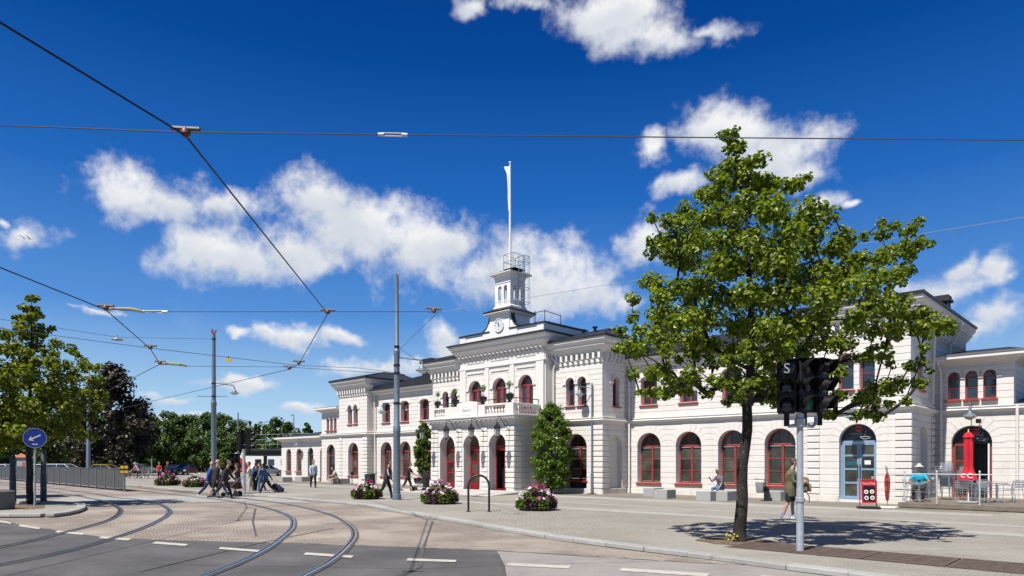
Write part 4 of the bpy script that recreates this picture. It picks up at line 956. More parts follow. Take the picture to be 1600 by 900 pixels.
def sheet(name, poly, z, m, label=None, thick=0.0):
    mb = MB()
    if thick: mb.prism([(p[0], p[1]) for p in poly], lambda u, v, t: (u, v, t), z-thick, z)
    else: mb.add([(p[0], p[1], z) for p in poly], [tuple(range(len(poly)))])
    return mb.obj(name, m, kind='structure', label=label)
mb = MB(); mb.add([(-900, -300, ZR), (500, -300, ZR), (500, 1100, ZR), (-900, 1100, ZR)], [(0, 1, 2, 3)])
gd = mb.obj('ground', M['ground'], kind='structure', label='dark asphalt street surface in the foreground')
KERB_PX = [(0.362, 10.249), (-0.688, 10.617), (-2.863, 11.067), (-4.427, 11.27), (-6.172, 11.534), (-7.842, 11.662), (-9.212, 11.847), (-10.911, 12.172), (-13.229, 12.82), (-16.221, 13.656), (-19.893, 14.641), (-23.544, 15.772), (-27.298, 16.036), (-31.44, 16.36), (-34.251, 16.399), (-40.106, 16.133), (-57.053, 17.03), (-74.194, 16.946), (-101.687, 16.598)]
KP = smoothpath([Vector((x, y, 0)) for x, y in KERB_PX], 8)
kx = [(p.x, p.y) for p in KP]
plaza = sheet('square', kx+[(-130, 60), (-130, 90), (40, 90), (60, 20), (30, -6)], 0.0, M['square'], 'grey sett paved station square', 0.09)
# kerb stones
ks = MB(); ks.cbox(-0.497, 0.497, -0.16, 0.16, -0.085, 0.012, 0.014); ksm = ks.mesh('kerb_stone', M['kerb'])
def along(path, step):
    """positions and headings every step metres"""
    out = []; acc = 0.0; nxt = step/2
    for a, b in zip(path, path[1:]):
        l = (b-a).length
        while nxt <= acc+l and l > 1e-9:
            t = (nxt-acc)/l; out.append((a.lerp(b, t), math.atan2(b.y-a.y, b.x-a.x))); nxt += step
        acc += l
    return out
for p, a in along(KP, 1.0):
    if p.x > -62: inst('kerb_stone', ksm, plaza, (p.x, p.y+0.10, rnd.uniform(-0.004, 0.006)), (0, 0, a+rnd.uniform(-0.006, 0.006)))
# setts between the asphalt and the kerb
LOWER = [(-26.173, 4.272), (-23.272, 4.385), (-20.241, 4.623), (-18.29, 4.961), (-16.838, 5.615), (-15.666, 6.302), (-13.873, 7.52), (-12.024, 8.583), (-10.852, 9.187), (-9.739, 9.761), (-8.178, 10.279), (-7.006, 10.689), (-5.923, 11.068), (-5.171, 11.479)]
UP = [(-5.236, 11.623), (-6.239, 11.659), (-7.983, 11.872), (-9.279, 11.934), (-10.994, 12.264), (-13.257, 12.846), (-16.141, 13.589), (-20.006, 14.725), (-24.37, 16.105), (-27.146, 15.947), (-31.362, 16.32), (-40.052, 16.111), (-56.826, 16.962), (-74.216, 16.951), (-98.148, 16.021)]
def ragged(pts, amp, k=9):
    out = []
    for a, b in zip(pts, pts[1:]):
        for i in range(k): out.append((a[0]+(b[0]-a[0])*i/k+rnd.uniform(-amp, amp), a[1]+(b[1]-a[1])*i/k+rnd.uniform(-amp, amp)))
    return out+[pts[-1]]
sheet('sett_paving', ragged(LOWER, 0.07)+UP+[(-120, 12.0), (-60, 7.5), (-36, 5.0)], ZR+0.004, M['setts'], 'red brown setts around the tram tracks')
sheet('road', [(-9.697, 9.665), (-8.122, 10.209), (-6.96, 10.62), (-5.886, 10.999), (-5.139, 11.408), (-2.857, 11.046), (-0.693, 10.7)]+[(6, 6), (0, 2.5), (-4.2, 5.0), (-6.069, 6.315), (-7.512, 7.658), (-8.512, 8.58)], ZR+0.0045, M['oldroad'], 'lighter worn asphalt lane beside the kerb')
sheet('path', [(-34.517, 6.953), (-33.637, 8.105), (-32.864, 9.159), (-31.518, 10.768), (-30.915, 13.003), (-29.016, 14.487), (-26.722, 15.698), (-31.362, 16.32), (-33.748, 16.158), (-37.001, 14.884), (-38.356, 13.105), (-39.195, 10.924), (-39.759, 9.081)]+[], ZR+0.0085, M['concrete'], 'pale concrete crossing over the tracks')
sheet('verge', [(-30.416, 16.825), (-34.061, 16.308), (-38.851, 15.628), (-52.564, 15.69), (-65.485, 14.957), (-72.999, 16.673), (-56.521, 16.871), (-39.888, 16.045), (-31.253, 16.263)], ZR+0.0088, M['tan'], 'dry yellow strip along the far track edge')
# pale bands in the square
def band(x0, x1, y0, y1): sheet('pavement', [(x0, y0), (x1, y0), (x1, y1), (x0, y1)], 0.0045, M['slabs'], 'pale slab band across the square')
band(-28.5, 6, 19.2, 20.0); band(-60, -4, 25.6, 26.6); band(-60, 2, 22.0, 22.35)
sheet('pavement', [(-60, 27.4), (-4, 27.4), (-4, 31.5), (-60, 31.5)], 0.0048, paving('foot_setts', ((0.18, 0.165, 0.138), (0.235, 0.22, 0.187)), (0.125, 0.112, 0.088), 0.16, bump=0.8, big=0.12, irregular=0.06, patch=((0.26, 0.225, 0.16), 0.35, 0.5, 0.75)), 'darker setts along the foot of the station')
# lane dashes
DASH = [[(-25.8, 4.211), (-24.694, 4.292), (-24.058, 4.181), (-24.926, 4.069)], [(-23.628, 4.316), (-22.08, 4.492), (-21.581, 4.362), (-22.952, 4.163)], [(-20.831, 4.615), (-19.499, 4.906), (-19.118, 4.755), (-20.313, 4.445)], [(-18.447, 5.004), (-17.342, 5.311), (-17.024, 5.134), (-18.048, 4.816)],
        [(-16.335, 5.487), (-15.309, 5.817), (-15.042, 5.637), (-16.013, 5.3)], [(-14.309, 6.085), (-13.196, 6.439), (-12.953, 6.267), (-14.032, 5.915)], [(-12.244, 6.883), (-11.169, 7.281), (-10.943, 7.079), (-11.985, 6.683)], [(-10.133, 7.776), (-9.312, 8.247), (-9.141, 8.051), (-9.931, 7.564)],
        [(-8.404, 8.663), (-7.38, 9.154), (-7.229, 8.882), (-8.224, 8.383)], [(-6.621, 9.561), (-5.274, 10.064), (-5.17, 9.743), (-6.484, 9.273)], [(-4.605, 10.452), (-3.363, 10.706), (-3.3, 10.34), (-4.521, 10.126)]]
for i, d in enumerate(DASH):
    sheet('road_marking', d, ZR+0.0125, M['paint'], 'white painted lane dash')
# dark tar seams in the asphalt
tar = MB()
for pl in ([(-15.947, 13.15), (-12.874, 10.457), (-10.741, 8.593), (-9.193, 7.313), (-8.626, 6.422)], [(-9.403, 9.354), (-8.278, 8.391), (-7.307, 7.449)], [(-15.856, 7.591), (-19.847, 9.402), (-25.213, 12.046)], [(-12.115, 3.844), (-14.369, 6.88), (-16.196, 9.899)]):
    pp = [Vector((x, y, 0)) for x, y in pl]; a, b = [], []
    for i, p in enumerate(pp):
        t = (pp[min(i+1, len(pp)-1)]-pp[max(i-1, 0)]).normalized(); n_ = Vector((-t.y, t.x, 0))*0.035*rnd.uniform(0.6, 1.3); a.append(p+n_); b.append(p-n_)
    tar.strip(a, b, ZR+0.0105)
tar.obj('tar_seams', M['railbed'], kind='stuff', label='dark tar seams in the road')
# tram rails
RAILS = [('outermost rail of the near track, far left', [(-17.579, 2.869), (-18.38, 3.522), (-19.713, 4.367), (-21.615, 5.578), (-23.914, 6.773), (-27.072, 7.935), (-30.043, 8.691), (-35.209, 9.577), (-38.11, 9.835)]+[(-44, 10.2), (-60, 10.8), (-90, 11.2)]),
         ('second rail from the left, curving past the traffic island', [(-14.54, 2.373), (-15.366, 3.248), (-16.646, 4.296), (-18.704, 5.67), (-21.48, 7.233), (-25.153, 8.93), (-28.67, 10.01), (-32.473, 10.828), (-35.633, 11.025), (-38.119, 10.911)]+[(-45, 11.5), (-62, 12.1), (-90, 12.5)]),
         ('third rail, shining blue as it curves to the lower edge', [(-10.87, 4.432), (-11.8, 5.357), (-13.178, 6.525), (-14.995, 7.843), (-17.286, 9.351), (-20.31, 10.92), (-23.675, 12.093), (-27.568, 13.032), (-31.083, 13.542)]+[(-35.5, 13.9), (-47, 14.6), (-62, 15.3), (-90, 16)]),
         ('rightmost rail, sweeping round nearest the kerb', [(-9.753, 5.505), (-10.749, 6.537), (-12.339, 7.905), (-14.181, 9.3), (-16.388, 10.601), (-19.625, 12.113), (-23.329, 13.367), (-27.453, 14.359), (-31.306, 14.799)]+[(-37, 15.3), (-50, 16.1), (-66, 16.9), (-90, 17.6)])]
for lab, pts in RAILS:
    a = Vector((*pts[0], 0)); b = Vector((*pts[1], 0))
    pts = [tuple((a+(a-b)*3)[:2])]+list(pts)
    pp = smoothpath([Vector((x, y, 0)) for x, y in pts], 7)
    nor = []
    for i, p in enumerate(pp):
        t = (pp[min(i+1, len(pp)-1)]-pp[max(i-1, 0)]).normalized(); nor.append(Vector((-t.y, t.x, 0)))
    def rib(o0, o1, z): 
        mb = MB(); mb.strip([p+n*o0 for p, n in zip(pp, nor)], [p+n*o1 for p, n in zip(pp, nor)], z); return mb
    mb = MB(); mb.loft([[tuple(p+n*o+Vector((0, 0, z))) for o, z in ((-0.032, ZR), (0.032, ZR), (0.028, ZR+0.028), (-0.028, ZR+0.028))] for p, n in zip(pp, nor)])
    r_ = mb.obj('tram_rail', M['rail'], label=lab, cat='tram rail', group='tram rails set in the street', smooth=False)
    rib(0.033, 0.075, ZR+0.0175).obj('rail_groove', M['groove'], r_); rib(-0.075, 0.115, ZR+0.0135).obj('rail_bed', M['railbed'], r_)
    mb = MB(); mb.loft([[tuple(p+n*o+Vector((0, 0, z))) for o, z in ((0.076, ZR), (0.094, ZR), (0.094, ZR+0.024), (0.076, ZR+0.024))] for p, n in zip(pp, nor)]); mb.obj('guard_lip', M['rail'], r_)

# traffic island on the left
isl = [(-28.981, 3.199), (-27.116, 4.426), (-26.146, 5.545), (-26.859, 6.227), (-28.386, 6.939), (-30.166, 7.46), (-32.192, 7.756), (-35.18, 7.087), (-41.918, 4.628)]
IP = smoothpath([Vector((x, y, 0)) for x, y in isl], 6)
island = sheet('traffic_island', [(p.x, p.y) for p in IP], 0.02, M['square'], 'raised traffic island with kerb, tree and blue arrow sign', 0.11)
for p, a in along(IP, 0.9): inst('kerb_stone', ksm, island, (p.x, p.y, 0.03), (0, 0, a), (0.9, 0.9, 1))
soil = MB(); M['soil'] = mat('leaf_litter_soil', (0.13, 0.095, 0.06), 0.95, var=0.35, scale=5, bump=0.9, bscale=30, dirt=((0.30, 0.22, 0.11), 6, 0.5, 0.7))
sheet('soil', [(-30.477, 5.164), (-29.174, 5.497), (-29.47, 6.132), (-32.595, 6.782), (-34.189, 6.442), (-33.673, 5.747)], 0.026, M['soil'], 'bare soil round the young tree on the island')

# iron grates in a row from the tree along the kerb
M['rust'] = mat('rusty_cast_iron', (0.125, 0.092, 0.074), 0.75, 0.2, var=0.3, scale=6, bump=0.3)
ga = Vector((*(-5.715, 13.418), 0)); gb = Vector((*(-1.327, 13.433), 0)); gdir = (gb-ga).normalized(); L_ = 1.25
gm = MB(); gm.box(-0.61, 0.61, -0.62, -0.55, 0.0, 0.018); gm.box(-0.61, 0.61, 0.55, 0.62, 0, 0.018); gm.box(-0.61, -0.55, -0.55, 0.55, 0, 0.018); gm.box(0.55, 0.61, -0.55, 0.55, 0, 0.018)
for i in range(16): gm.box(-0.55, 0.55, -0.535+0.0675*i, -0.50+0.0675*i, 0.001, 0.017)
for i in (-1, 0, 1): gm.box(i*0.28-0.02, i*0.28+0.02, -0.55, 0.55, 0.0015, 0.0165)
grm = gm.mesh('grate', M['rust'])
sheet('trench', [tuple((ga+gdir*-0.7+Vector((-gdir.y, gdir.x, 0))*k)[:2]) for k in (-0.62, 0.62)]+[tuple((ga+gdir*9+Vector((-gdir.y, gdir.x, 0))*k)[:2]) for k in (0.62, -0.62)], 0.0055, M['soil'], 'dark soil under the iron grates')
WORDS = ['nearest the tree', 'second from the tree', 'third from the tree', 'fourth from the tree', 'fifth from the tree', 'sixth from the tree', 'seventh from the tree']
for i in range(7):
    p = ga+gdir*(L_*i); o = inst('tree_grate', grm, None, (p.x, p.y, 0.006), (0, 0, math.atan2(gdir.y, gdir.x)))
    tag(o, 'rusty iron paving grate by the kerb, '+WORDS[i], 'grate', 'iron grates laid in a row along the kerb')
sheet('soil', [tuple((Vector((*(-6.624, 13.917), 0))+Vector((math.cos(a)*0.95*rnd.uniform(0.8, 1.15), math.sin(a)*0.75*rnd.uniform(0.8, 1.15), 0)))[:2]) for a in [2*PI*i/22 for i in range(22)]], 0.011, M['soil'], 'leaf litter round the foot of the big tree')

# ------------------------------------------------------------------ fence along the tracks
M['fencegrey'] = mat('grey_fence_sheet', (0.105, 0.108, 0.110), 0.5, 0.2, var=0.12, scale=2, dirt=((0.12, 0.115, 0.10), 1.5, 0.5, 0.8))
fence = thing('sheet_metal_fence', 'long grey sheet metal fence beside the tram tracks at left', 'fence')
fp0, fp1 = Vector((-45.8, 13.62, ZR)), Vector((-84, 14.1, ZR)); fd = (fp1-fp0).normalized(); fa = math.atan2(fd.y, fd.x)
pm_ = MB(); prof = []
for i in range(41):
    x = 0.04+1.92*i/40; prof.append((x, 0.018 if i % 4 in (1, 2) else -0.018))
pm_.loft([[(x, y-0.008, z) for x, y in prof]+[(x, y+0.008, z) for x, y in reversed(prof)] for z in (0.22, 1.36)])
pm_.box(0.03, 1.97, -0.035, 0.035, 1.36, 1.40); pm_.box(0.03, 1.97, -0.035, 0.035, 0.17, 0.22); pme = pm_.mesh('fence_panel', M['fencegrey'])
po_ = MB(); po_.cbox(-0.035, 0.035, -0.05, 0.05, 0, 1.42, 0.008); pom = po_.mesh('fence_post', M['polegrey'])
for i in range(28):
    p = fp0+fd*(2.0*i); inst('fence_post', pom, fence, p, (0, 0, fa))
    if i < 27: inst('fence_panel', pme, fence, p, (0, 0, fa))
mk = thing('marker_board', 'yellow and black striped marker board on the end of the grey fence', 'marker board', (-45.62, 13.55, ZR), R(50))
M['yellow'] = mat('sign_yellow', (0.62, 0.38, 0.015), 0.5); 
b_ = MB(); b_.box(-0.24, 0.24, -0.012, 0.012, 1.07, 1.63); b_.obj('board', M['blackmetal'], mk)
for z in (1.12, 1.40):
    for x in (-0.21, 0.02):
        b_ = MB(); b_.box(x, x+0.19, -0.02, -0.012, z, z+0.16); b_.obj('yellow_patch', M['yellow'], mk)
b_ = MB(); b_.tube([(0, 0.03, 0), (0, 0.03, 1.5)], 0.03, 8); b_.obj('post', M['polegrey'], mk)

# ------------------------------------------------------------------ poles and lamps
def lamp_head(par, x, z, s=1.0, y=0.0):
    mb = MB(); mb.lathe([(0.03*s, 0.34*s), (0.05*s, 0.16*s), (0.13*s, 0.06*s), (0.16*s, -0.02*s), (0.30*s, -0.08*s), (0.31*s, -0.11*s)], 16, (x, y, z)); mb.obj('lamp_shade', M['polegrey'], par, 1)
    mb = MB(); mb.lathe([(0.02, -0.24*s), (0.15*s, -0.20*s), (0.21*s, -0.112*s)], 14, (x, y, z)); mb.obj('lamp_glass', mat('lamp_glass_white', (0.7, 0.7, 0.66), 0.3), par, 1)
def steel_pole(label, loc, secs, name='tram_pole', rz=R(43.86), group='steel poles carrying the tram wires', cat='pole'):
    """secs: (z, radius) steps from the foot up"""
    t = thing(name, label, cat, (*loc, 0), rz, group)
    mb = MB(); prof = []
    for i, (z, r) in enumerate(secs):
        prof.append((r, z))
    mb.lathe(prof, 16); mb.obj('shaft', M['polegrey'], t, 1)
    return t
P1 = steel_pole('tall blue grey tram pole on the square before the station entrance', (-25.036, 18.567), [(0, 0.20), (0.24, 0.20), (0.26, 0.165), (3.0, 0.155), (3.05, 0.17), (3.3, 0.17), (3.35, 0.135), (6.45, 0.125), (6.5, 0.14), (6.7, 0.14), (6.75, 0.10), (10.0, 0.085)])
P2 = steel_pole('tall tram pole rising behind the crossing pedestrians', (-48.097, 19.963), [(-0.1, 0.22), (0.3, 0.22), (0.32, 0.18), (5.6, 0.17), (5.65, 0.19), (5.9, 0.19), (5.95, 0.145), (10.6, 0.12)])
P3 = steel_pole('farthest tram pole, beside the dark red tree', (-68.42, 17.46, 1.36)[:2], [(-0.1, 0.17), (3.4, 0.16), (3.45, 0.14), (8.8, 0.11)])
def collar(par, z, r):
    mb = MB(); mb.lathe([(r, z-0.04), (r+0.02, z-0.04), (r+0.02, z+0.04), (r, z+0.04)], 14); mb.obj('pole_band', M['blackmetal'], par, 1)
for z, r in ((4.35, 0.136), (5.7, 0.132), (6.05, 0.13), (6.9, 0.105)): collar(P1, z, r)
for z, r in ((6.3, 0.145), (7.2, 0.14), (10.3, 0.124)): collar(P2, z, r)
mb = MB(); mb.tube([(0.08, 0, 6.42), (1.0, 0, 6.30), (1.12, 0, 6.26), (1.14, 0, 6.0)], 0.035, 8); mb.tube([(0.08, 0, 6.85), (0.85, 0, 6.33)], 0.014, 5); mb.obj('lamp_arm', M['polegrey'], P1, 1); lamp_head(P1, 1.14, 5.92)
mb = MB(); mb.tube([(-0.1, 0, 4.36), (-0.62, 0, 4.36), (-0.64, 0, 4.2)], 0.022, 7); mb.obj('lamp_arm', M['polegrey'], P1, 1); lamp_head(P1, -0.64, 4.02, 0.72)
mb = MB()
for a in range(4): mb.tube([(0, 0, 9.95), (0.12*math.cos(a*1.57), 0.12*math.sin(a*1.57), 10.18)], 0.02, 5)
mb.box(-0.06, 0.06, -0.06, 0.06, 9.95, 10.08); mb.obj('pole_cap', M['zinc'], P1)
mb = MB(); mb.tube([(0.1, 0, 7.25), (1.38, 0, 7.05), (1.45, 0, 6.75)], 0.04, 8); mb.tube([(0.1, 0, 7.55), (1.0, 0, 7.12)], 0.014, 5); mb.obj('lamp_arm', M['polegrey'], P2, 1); lamp_head(P2, 1.45, 6.62)
mb = MB(); mb.tube([(-1.15, 0, 6.3), (0.95, 0, 6.3)], 0.025, 6); mb.obj('cross_arm', M['polegrey'], P2, 1)
mb = MB(); 
for a in range(4): mb.tube([(0, 0, 10.5), (0.2*math.cos(a*1.57), 0.2*math.sin(a*1.57), 10.95)], 0.035, 5)
mb.obj('pole_cap', M['red'], P2)
SL = steel_pole('slim dark street lamp standing at the pavilion wall', (-22.066, 29.095), [(0, 0.075), (1.1, 0.075), (1.12, 0.055), (5.9, 0.04)], 'street_lamp', R(223.86), 'street lamps', 'street lamp')
mb = MB(); mb.tube([(0, 0, 5.62), (0.62, 0, 5.72), (0.66, 0, 5.6)], 0.022, 7); mb.obj('lamp_arm', M['polegrey'], SL, 1); lamp_head(SL, 0.66, 5.38, 0.85)
mb = MB(); mb.lathe([(0.30, 0.0), (0.30, 0.03), (0.12, 0.05)], 14); mb.obj('base_plate', M['blackmetal'], SL, 1)
dl = steel_pole('twin armed street lamp over the traffic lights in front of the trees', (-60.9, 27.47, 1.35)[:2], [(-0.1, 0.09), (3.0, 0.08), (6.2, 0.05)], 'street_lamp', R(43.86), 'street lamps', 'street lamp')
for s_ in (-1, 1):
    mb = MB(); mb.tube([(0, 0, 5.45), (s_*0.9, 0, 5.45), (s_*0.95, 0, 5.25)], 0.035, 7); mb.obj('lamp_arm', M['polegrey'], dl, 1); lamp_head(dl, s_*0.95, 5.02, 1.0)
fl_ = steel_pole('distant thin lamp post above the low station wing', (-103.42, 55.95, 1.07)[:2], [(-0.1, 0.12), (9.4, 0.07)], 'street_lamp', R(223.86), 'street lamps', 'street lamp')
mb = MB(); mb.cbox(0, 0.5, -0.12, 0.12, 9.35, 9.5, 0.03); mb.obj('lamp_head', M['polegrey'], fl_)

# ------------------------------------------------------------------ overhead wires
M['wire'] = mat('black_wire', (0.010, 0.010, 0.011), 0.5, var=0.1); M['spanwire'] = mat('grey_steel_rope', (0.10, 0.105, 0.11), 0.5, 0.4, var=0.1); M['palewire'] = mat('pale_steel_rope', (0.34, 0.36, 0.39), 0.5, 0.2, var=0.1)
M['dkzinc'] = mat('weathered_zinc_fitting', (0.13, 0.13, 0.13), 0.6, 0.2, var=0.3, scale=20); M['insred'] = mat('brown_red_insulator', (0.14, 0.03, 0.02), 0.5); M['yrod'] = mat('yellow_glassfibre', (0.5, 0.46, 0.16), 0.5)
def wire(label, pts, r, m='wire', group='overhead tram wires', sag=0.0, name='overhead_wire'):
    pp = []
    for a, b in zip(pts, pts[1:]):
        a, b = Vector(a), Vector(b)
        for i in range(10):
            t = i/10; p = a.lerp(b, t); p.z -= sag*4*t*(1-t); pp.append(p)
    pp.append(Vector(pts[-1])); mb = MB(); mb.tube(pp, r, 6)
    return mb.obj(name, M[m], None, 1, label, 'overhead wire', group)
def hanger(par, p, d, s=1.0):
    """clamp with insulator where a span wire holds the contact wire"""
    d = Vector(d).normalized(); p = Vector(p); up = Vector((0, 0, 1))
    mb = MB(); mb.tube([p-d*0.22*s+up*0.12*s, p+d*0.22*s+up*0.10*s], 0.035*s, 7); mb.obj('clamp', M['dkzinc'], par, 1)
    mb = MB(); mb.lathe([(0.03*s, -0.02*s), (0.075*s, 0.02*s), (0.075*s, 0.07*s), (0.04*s, 0.12*s)], 10, tuple(p)); mb.obj('insulator', M['insred'], par, 1)
def turnbuckle(par, a, b, r=0.05):
    a, b = Vector(a), Vector(b); mb = MB(); n_ = (b-a).cross(Vector((0, 0, 1))).normalized()*0.0+Vector((0, 0, r*0.8))
    mb.tube([a+n_, b+n_], r*0.33, 6); mb.tube([a-n_, b-n_], r*0.33, 6); mb.tube([a-(b-a)*0.12, a+(b-a)*0.12], r, 7); mb.tube([b-(b-a)*0.12, b+(b-a)*0.12], r, 7); mb.obj('turnbuckle', M['white'], par, 1)
A0, A1, A2, A3, A4, A5 = (-7.662, 1.251, 5.7), (-8.681, 3.261, 5.7), (-16.324, 9.82, 5.7), (-25.729, 14.146, 5.72), (-27.448, 14.638, 5.72), (-48.772, 16.064, 5.72)
AM = tuple(Vector(A0)+(Vector(A0)-Vector(A1))*1.5)
w1 = wire('thick black contact wire bending over the right hand track', [AM, A0, A1, A2, A3, A4, A5, tuple(Vector(A5)+(Vector(A5)-Vector(A4))*0.5)], 0.013)
r_dir = Vector((0.721, 0.693, 0))
for p, s_ in ((A1, 0.8), (A2, 0.9), (A3, 1.1), (A4, 1.1)): hanger(w1, p, r_dir, s_)
B0, B1, B2, B3, B4 = (-17.315, 2.826, 5.7), (-20.117, 5.532, 5.7), (-25.91, 8.534, 5.7), (-29.691, 10.144, 5.7), (-35.943, 10.98, 5.7)
w2 = wire('black contact wire over the left hand track, above the young tree', [tuple(Vector(B0)+(Vector(B0)-Vector(B1))*2), B0, B1, B2, B3, B4, tuple(Vector(B4)+(Vector(B4)-Vector(B3))*3)], 0.015)
for p in (B1, B2, B3): hanger(w2, p, r_dir, 1.0)
w3 = wire('thin span wire crossing the whole sky from left to right', [(-12.622, 0.291, 6.2), (-8.932, 3.355, 5.86), (-7.432, 5.439, 6.05), (0.546, 15.466, 6.75)], 0.009, 'spanwire')
turnbuckle(w3, (-7.518, 5.315, 6.04), (-7.334, 5.565, 6.06), 0.024); 
w4 = wire('thin span wire between the two contact wires', [(-20.491, 5.634, 5.8), (-20.211, 6.333, 5.8), (-19.688, 6.891, 5.8), (-16.599, 9.986, 5.82), (-14.976, 12.679, 6.0)], 0.009, 'spanwire')
mb = MB(); mb.tube([(-20.306, 5.599, 5.74), (-20.511, 5.871, 5.85), (-20.192, 6.168, 5.84), (-20.124, 6.418, 5.8)], 0.035, 7); mb.obj('yellow_rod', M['yrod'], w4, 1); turnbuckle(w4, (-20.166, 6.431, 5.8), (-19.713, 6.867, 5.8), 0.035)
w5 = wire('pale wire running up to the right behind the big tree', [(-15.437, 12.468, 6.0), (-14.976, 12.679, 6.0), (-1.99, 20.146, 7.5)], 0.006, 'palewire'); hanger(w5, (-15.199, 12.58, 6.0), r_dir, 1.0)
p1x, p1y = (-25.036, 18.567)
w6 = wire('stay wire from the tram pole up to the span wire', [(-15.119, 12.656, 6.0), (p1x+0.08, p1y+0.06, 6.75)], 0.010, 'spanwire')
w7 = wire('long sagging span wire carrying the yellow sign', [(-30.606, 2.383, 6.6), (-28.963, 4.728, 6.3), (-26.795, 8.826, 5.86), (-27.017, 14.794, 5.86), (-27.303, 18.044, 6.1), (p1x, p1y, 5.72)], 0.010, 'spanwire')
w8 = wire('lower span wire with yellow rod reaching the tram pole', [(-30.285, 10.347, 5.78), (-30.254, 11.364, 5.8), (-27.468, 14.649, 5.82), (p1x, p1y, 5.66)], 0.010, 'spanwire')
mb = MB(); mb.tube([(-30.216, 10.349, 5.76), (-30.346, 10.672, 5.86), (-30.145, 11.062, 5.84), (-30.214, 11.401, 5.8)], 0.045, 7); mb.obj('yellow_rod', M['yrod'], w8, 1)
p2x, p2y = (-48.097, 19.963)
w9 = wire('faint wire with the hanging saucer lamp, left of the tram pole', [(-35.5, 3.33, 7.83), (-39.93, 11.55, 8.28), (p2x, p2y, 10.3)], 0.009, 'spanwire')
hl = thing('hanging_lamp', 'dark saucer lamp hanging from a wire above the young tree', 'street lamp', (-39.96, 11.53, 8.18))
mb = MB(); mb.lathe([(0.05, 0.12), (0.08, 0.06), (0.26, 0.02), (0.30, -0.03), (0.12, -0.07)], 16); mb.obj('lamp_shade', M['zinc'], hl, 1); mb = MB(); mb.tube([(0, 0, 0.1), (0, 0, 0.22)], 0.015, 5); mb.obj('hook', M['blackmetal'], hl)
ys = thing('hanging_sign', 'small yellow sign hanging from the span wire right of the tram pole', 'sign', (-27.436, 11.979, 5.86), R(43.86))
mb = MB(); mb.cbox(-0.14, 0.14, -0.012, 0.012, -0.08, 0.04, 0.004); mb.obj('sign_plate', M['yellow'], ys); mb = MB(); mb.box(-0.02, 0.02, -0.01, 0.01, 0.03, 0.12); mb.obj('bracket', M['blackmetal'], ys)
wA = wire('thin wire from the far pole across to the lamp post', [(-54.96, 30.4, 10.36), (-48.87, 36.25, 9.86)], 0.006, 'spanwire') if False else None

# ------------------------------------------------------------------ traffic signals
M['sigblack'] = mat('signal_black_plastic', (0.007, 0.007, 0.009), 0.5, var=0.2, scale=8, spec=0.25); M['lensdark'] = mat('unlit_signal_lens', (0.012, 0.014, 0.014), 0.15)
M['lenswhite'] = bpy.data.materials.new('lit_white_signal'); M['lenswhite'].use_nodes = True; b_ = M['lenswhite'].node_tree.nodes['Principled BSDF']; b_.inputs['Base Color'].default_value = (0.5, 0.5, 0.55, 1); b_.inputs['Emission Color'].default_value = (0.9, 0.9, 1, 1); b_.inputs['Emission Strength'].default_value = 0.15
M['lensgreen'] = bpy.data.materials.new('lit_green_signal'); M['lensgreen'].use_nodes = True; b_ = M['lensgreen'].node_tree.nodes['Principled BSDF']; b_.inputs['Base Color'].default_value = (0.0, 0.02, 0.012, 1); b_.inputs['Emission Color'].default_value = (0.0, 0.5, 0.28, 1); b_.inputs['Emission Strength'].default_value = 0.03
def signal_head(par, loc, rz, lit=None, letter=None, h=1.02, w=0.34):
    e = bpy.data.objects.new('signal_head', None); link(e, par); e.location = loc; e.rotation_euler = (0, 0, rz)
    mb = MB(); mb.cbox(-w/2, w/2, -0.10, 0.14, 0.02, h, 0.03); mb.tube([(0, 0, -0.22), (0, 0, 0.03)], 0.05, 8); mb.cbox(-w/2-0.02, w/2+0.02, -0.16, 0.16, h, h+0.025, 0.01); mb.obj('signal_case', M['sigblack'], e)
    for i in range(3):
        z = h*(i+0.5)/3+0.01; rr = 0.125
        m = M['lensgreen'] if lit == i else M['lensdark']
        mb = MB(); mb.lathe([(rr, 0.0), (rr*0.7, 0.018), (0.02, 0.026)], 18); o = mb.obj('lens', m, e, 1); o.rotation_euler = (PI/2, 0, 0); o.location = (0, -0.101, z)
        mb = MB(); a_, b2 = [], []; n = 16
        rings = []
        for k in range(n+1):
            a = R(-35)+(R(250))*k/n; c_, s_ = math.cos(a), math.sin(a); dp = 0.08+0.17*max(0, math.sin(a)*0.6+0.4) if not (letter and i == 2) else 0.07
            rings.append([(c_*0.155, -0.10, z+s_*0.155), (c_*0.15, -0.10-dp, z+s_*0.15), (c_*0.138, -0.10-dp, z+s_*0.138), (c_*0.143, -0.10, z+s_*0.143)])
        mb.loft(rings)
        if not (letter and i == 2): mb.obj('visor', M['sigblack'], e, 1)
    if letter:
        t_ = text(letter, 0.27, M['lenswhite'], e, (0, -0.135, h*2.5/3+0.005), (PI/2, 0, 0), 0.004, 'signal_letter')
    return e
sgx, sgy = (-5.035, 13.126)
sg = thing('traffic_light', 'traffic light on a galvanised pole beside the big tree, three black heads', 'traffic light', (sgx, sgy, 0), 0, 'traffic lights')
mb = MB(); mb.lathe([(0.075, 0), (0.068, 0.02), (0.066, 1.18), (0.060, 1.22), (0.058, 2.5), (0.075, 2.5), (0.075, 2.62)], 18); mb.obj('pole', M['galv'], sg, 1)
mb = MB(); mb.lathe([(0.077, 0.94), (0.085, 0.95), (0.085, 1.02), (0.07, 1.03)], 18); mb.lathe([(0.09, 2.36), (0.1, 2.38), (0.1, 2.52), (0.08, 2.54)], 16); mb.obj('pole_collar', M['galv'], sg, 1)
rd = Vector((0.721, 0.693, 0)); td = Vector((0.693, -0.721, 0))
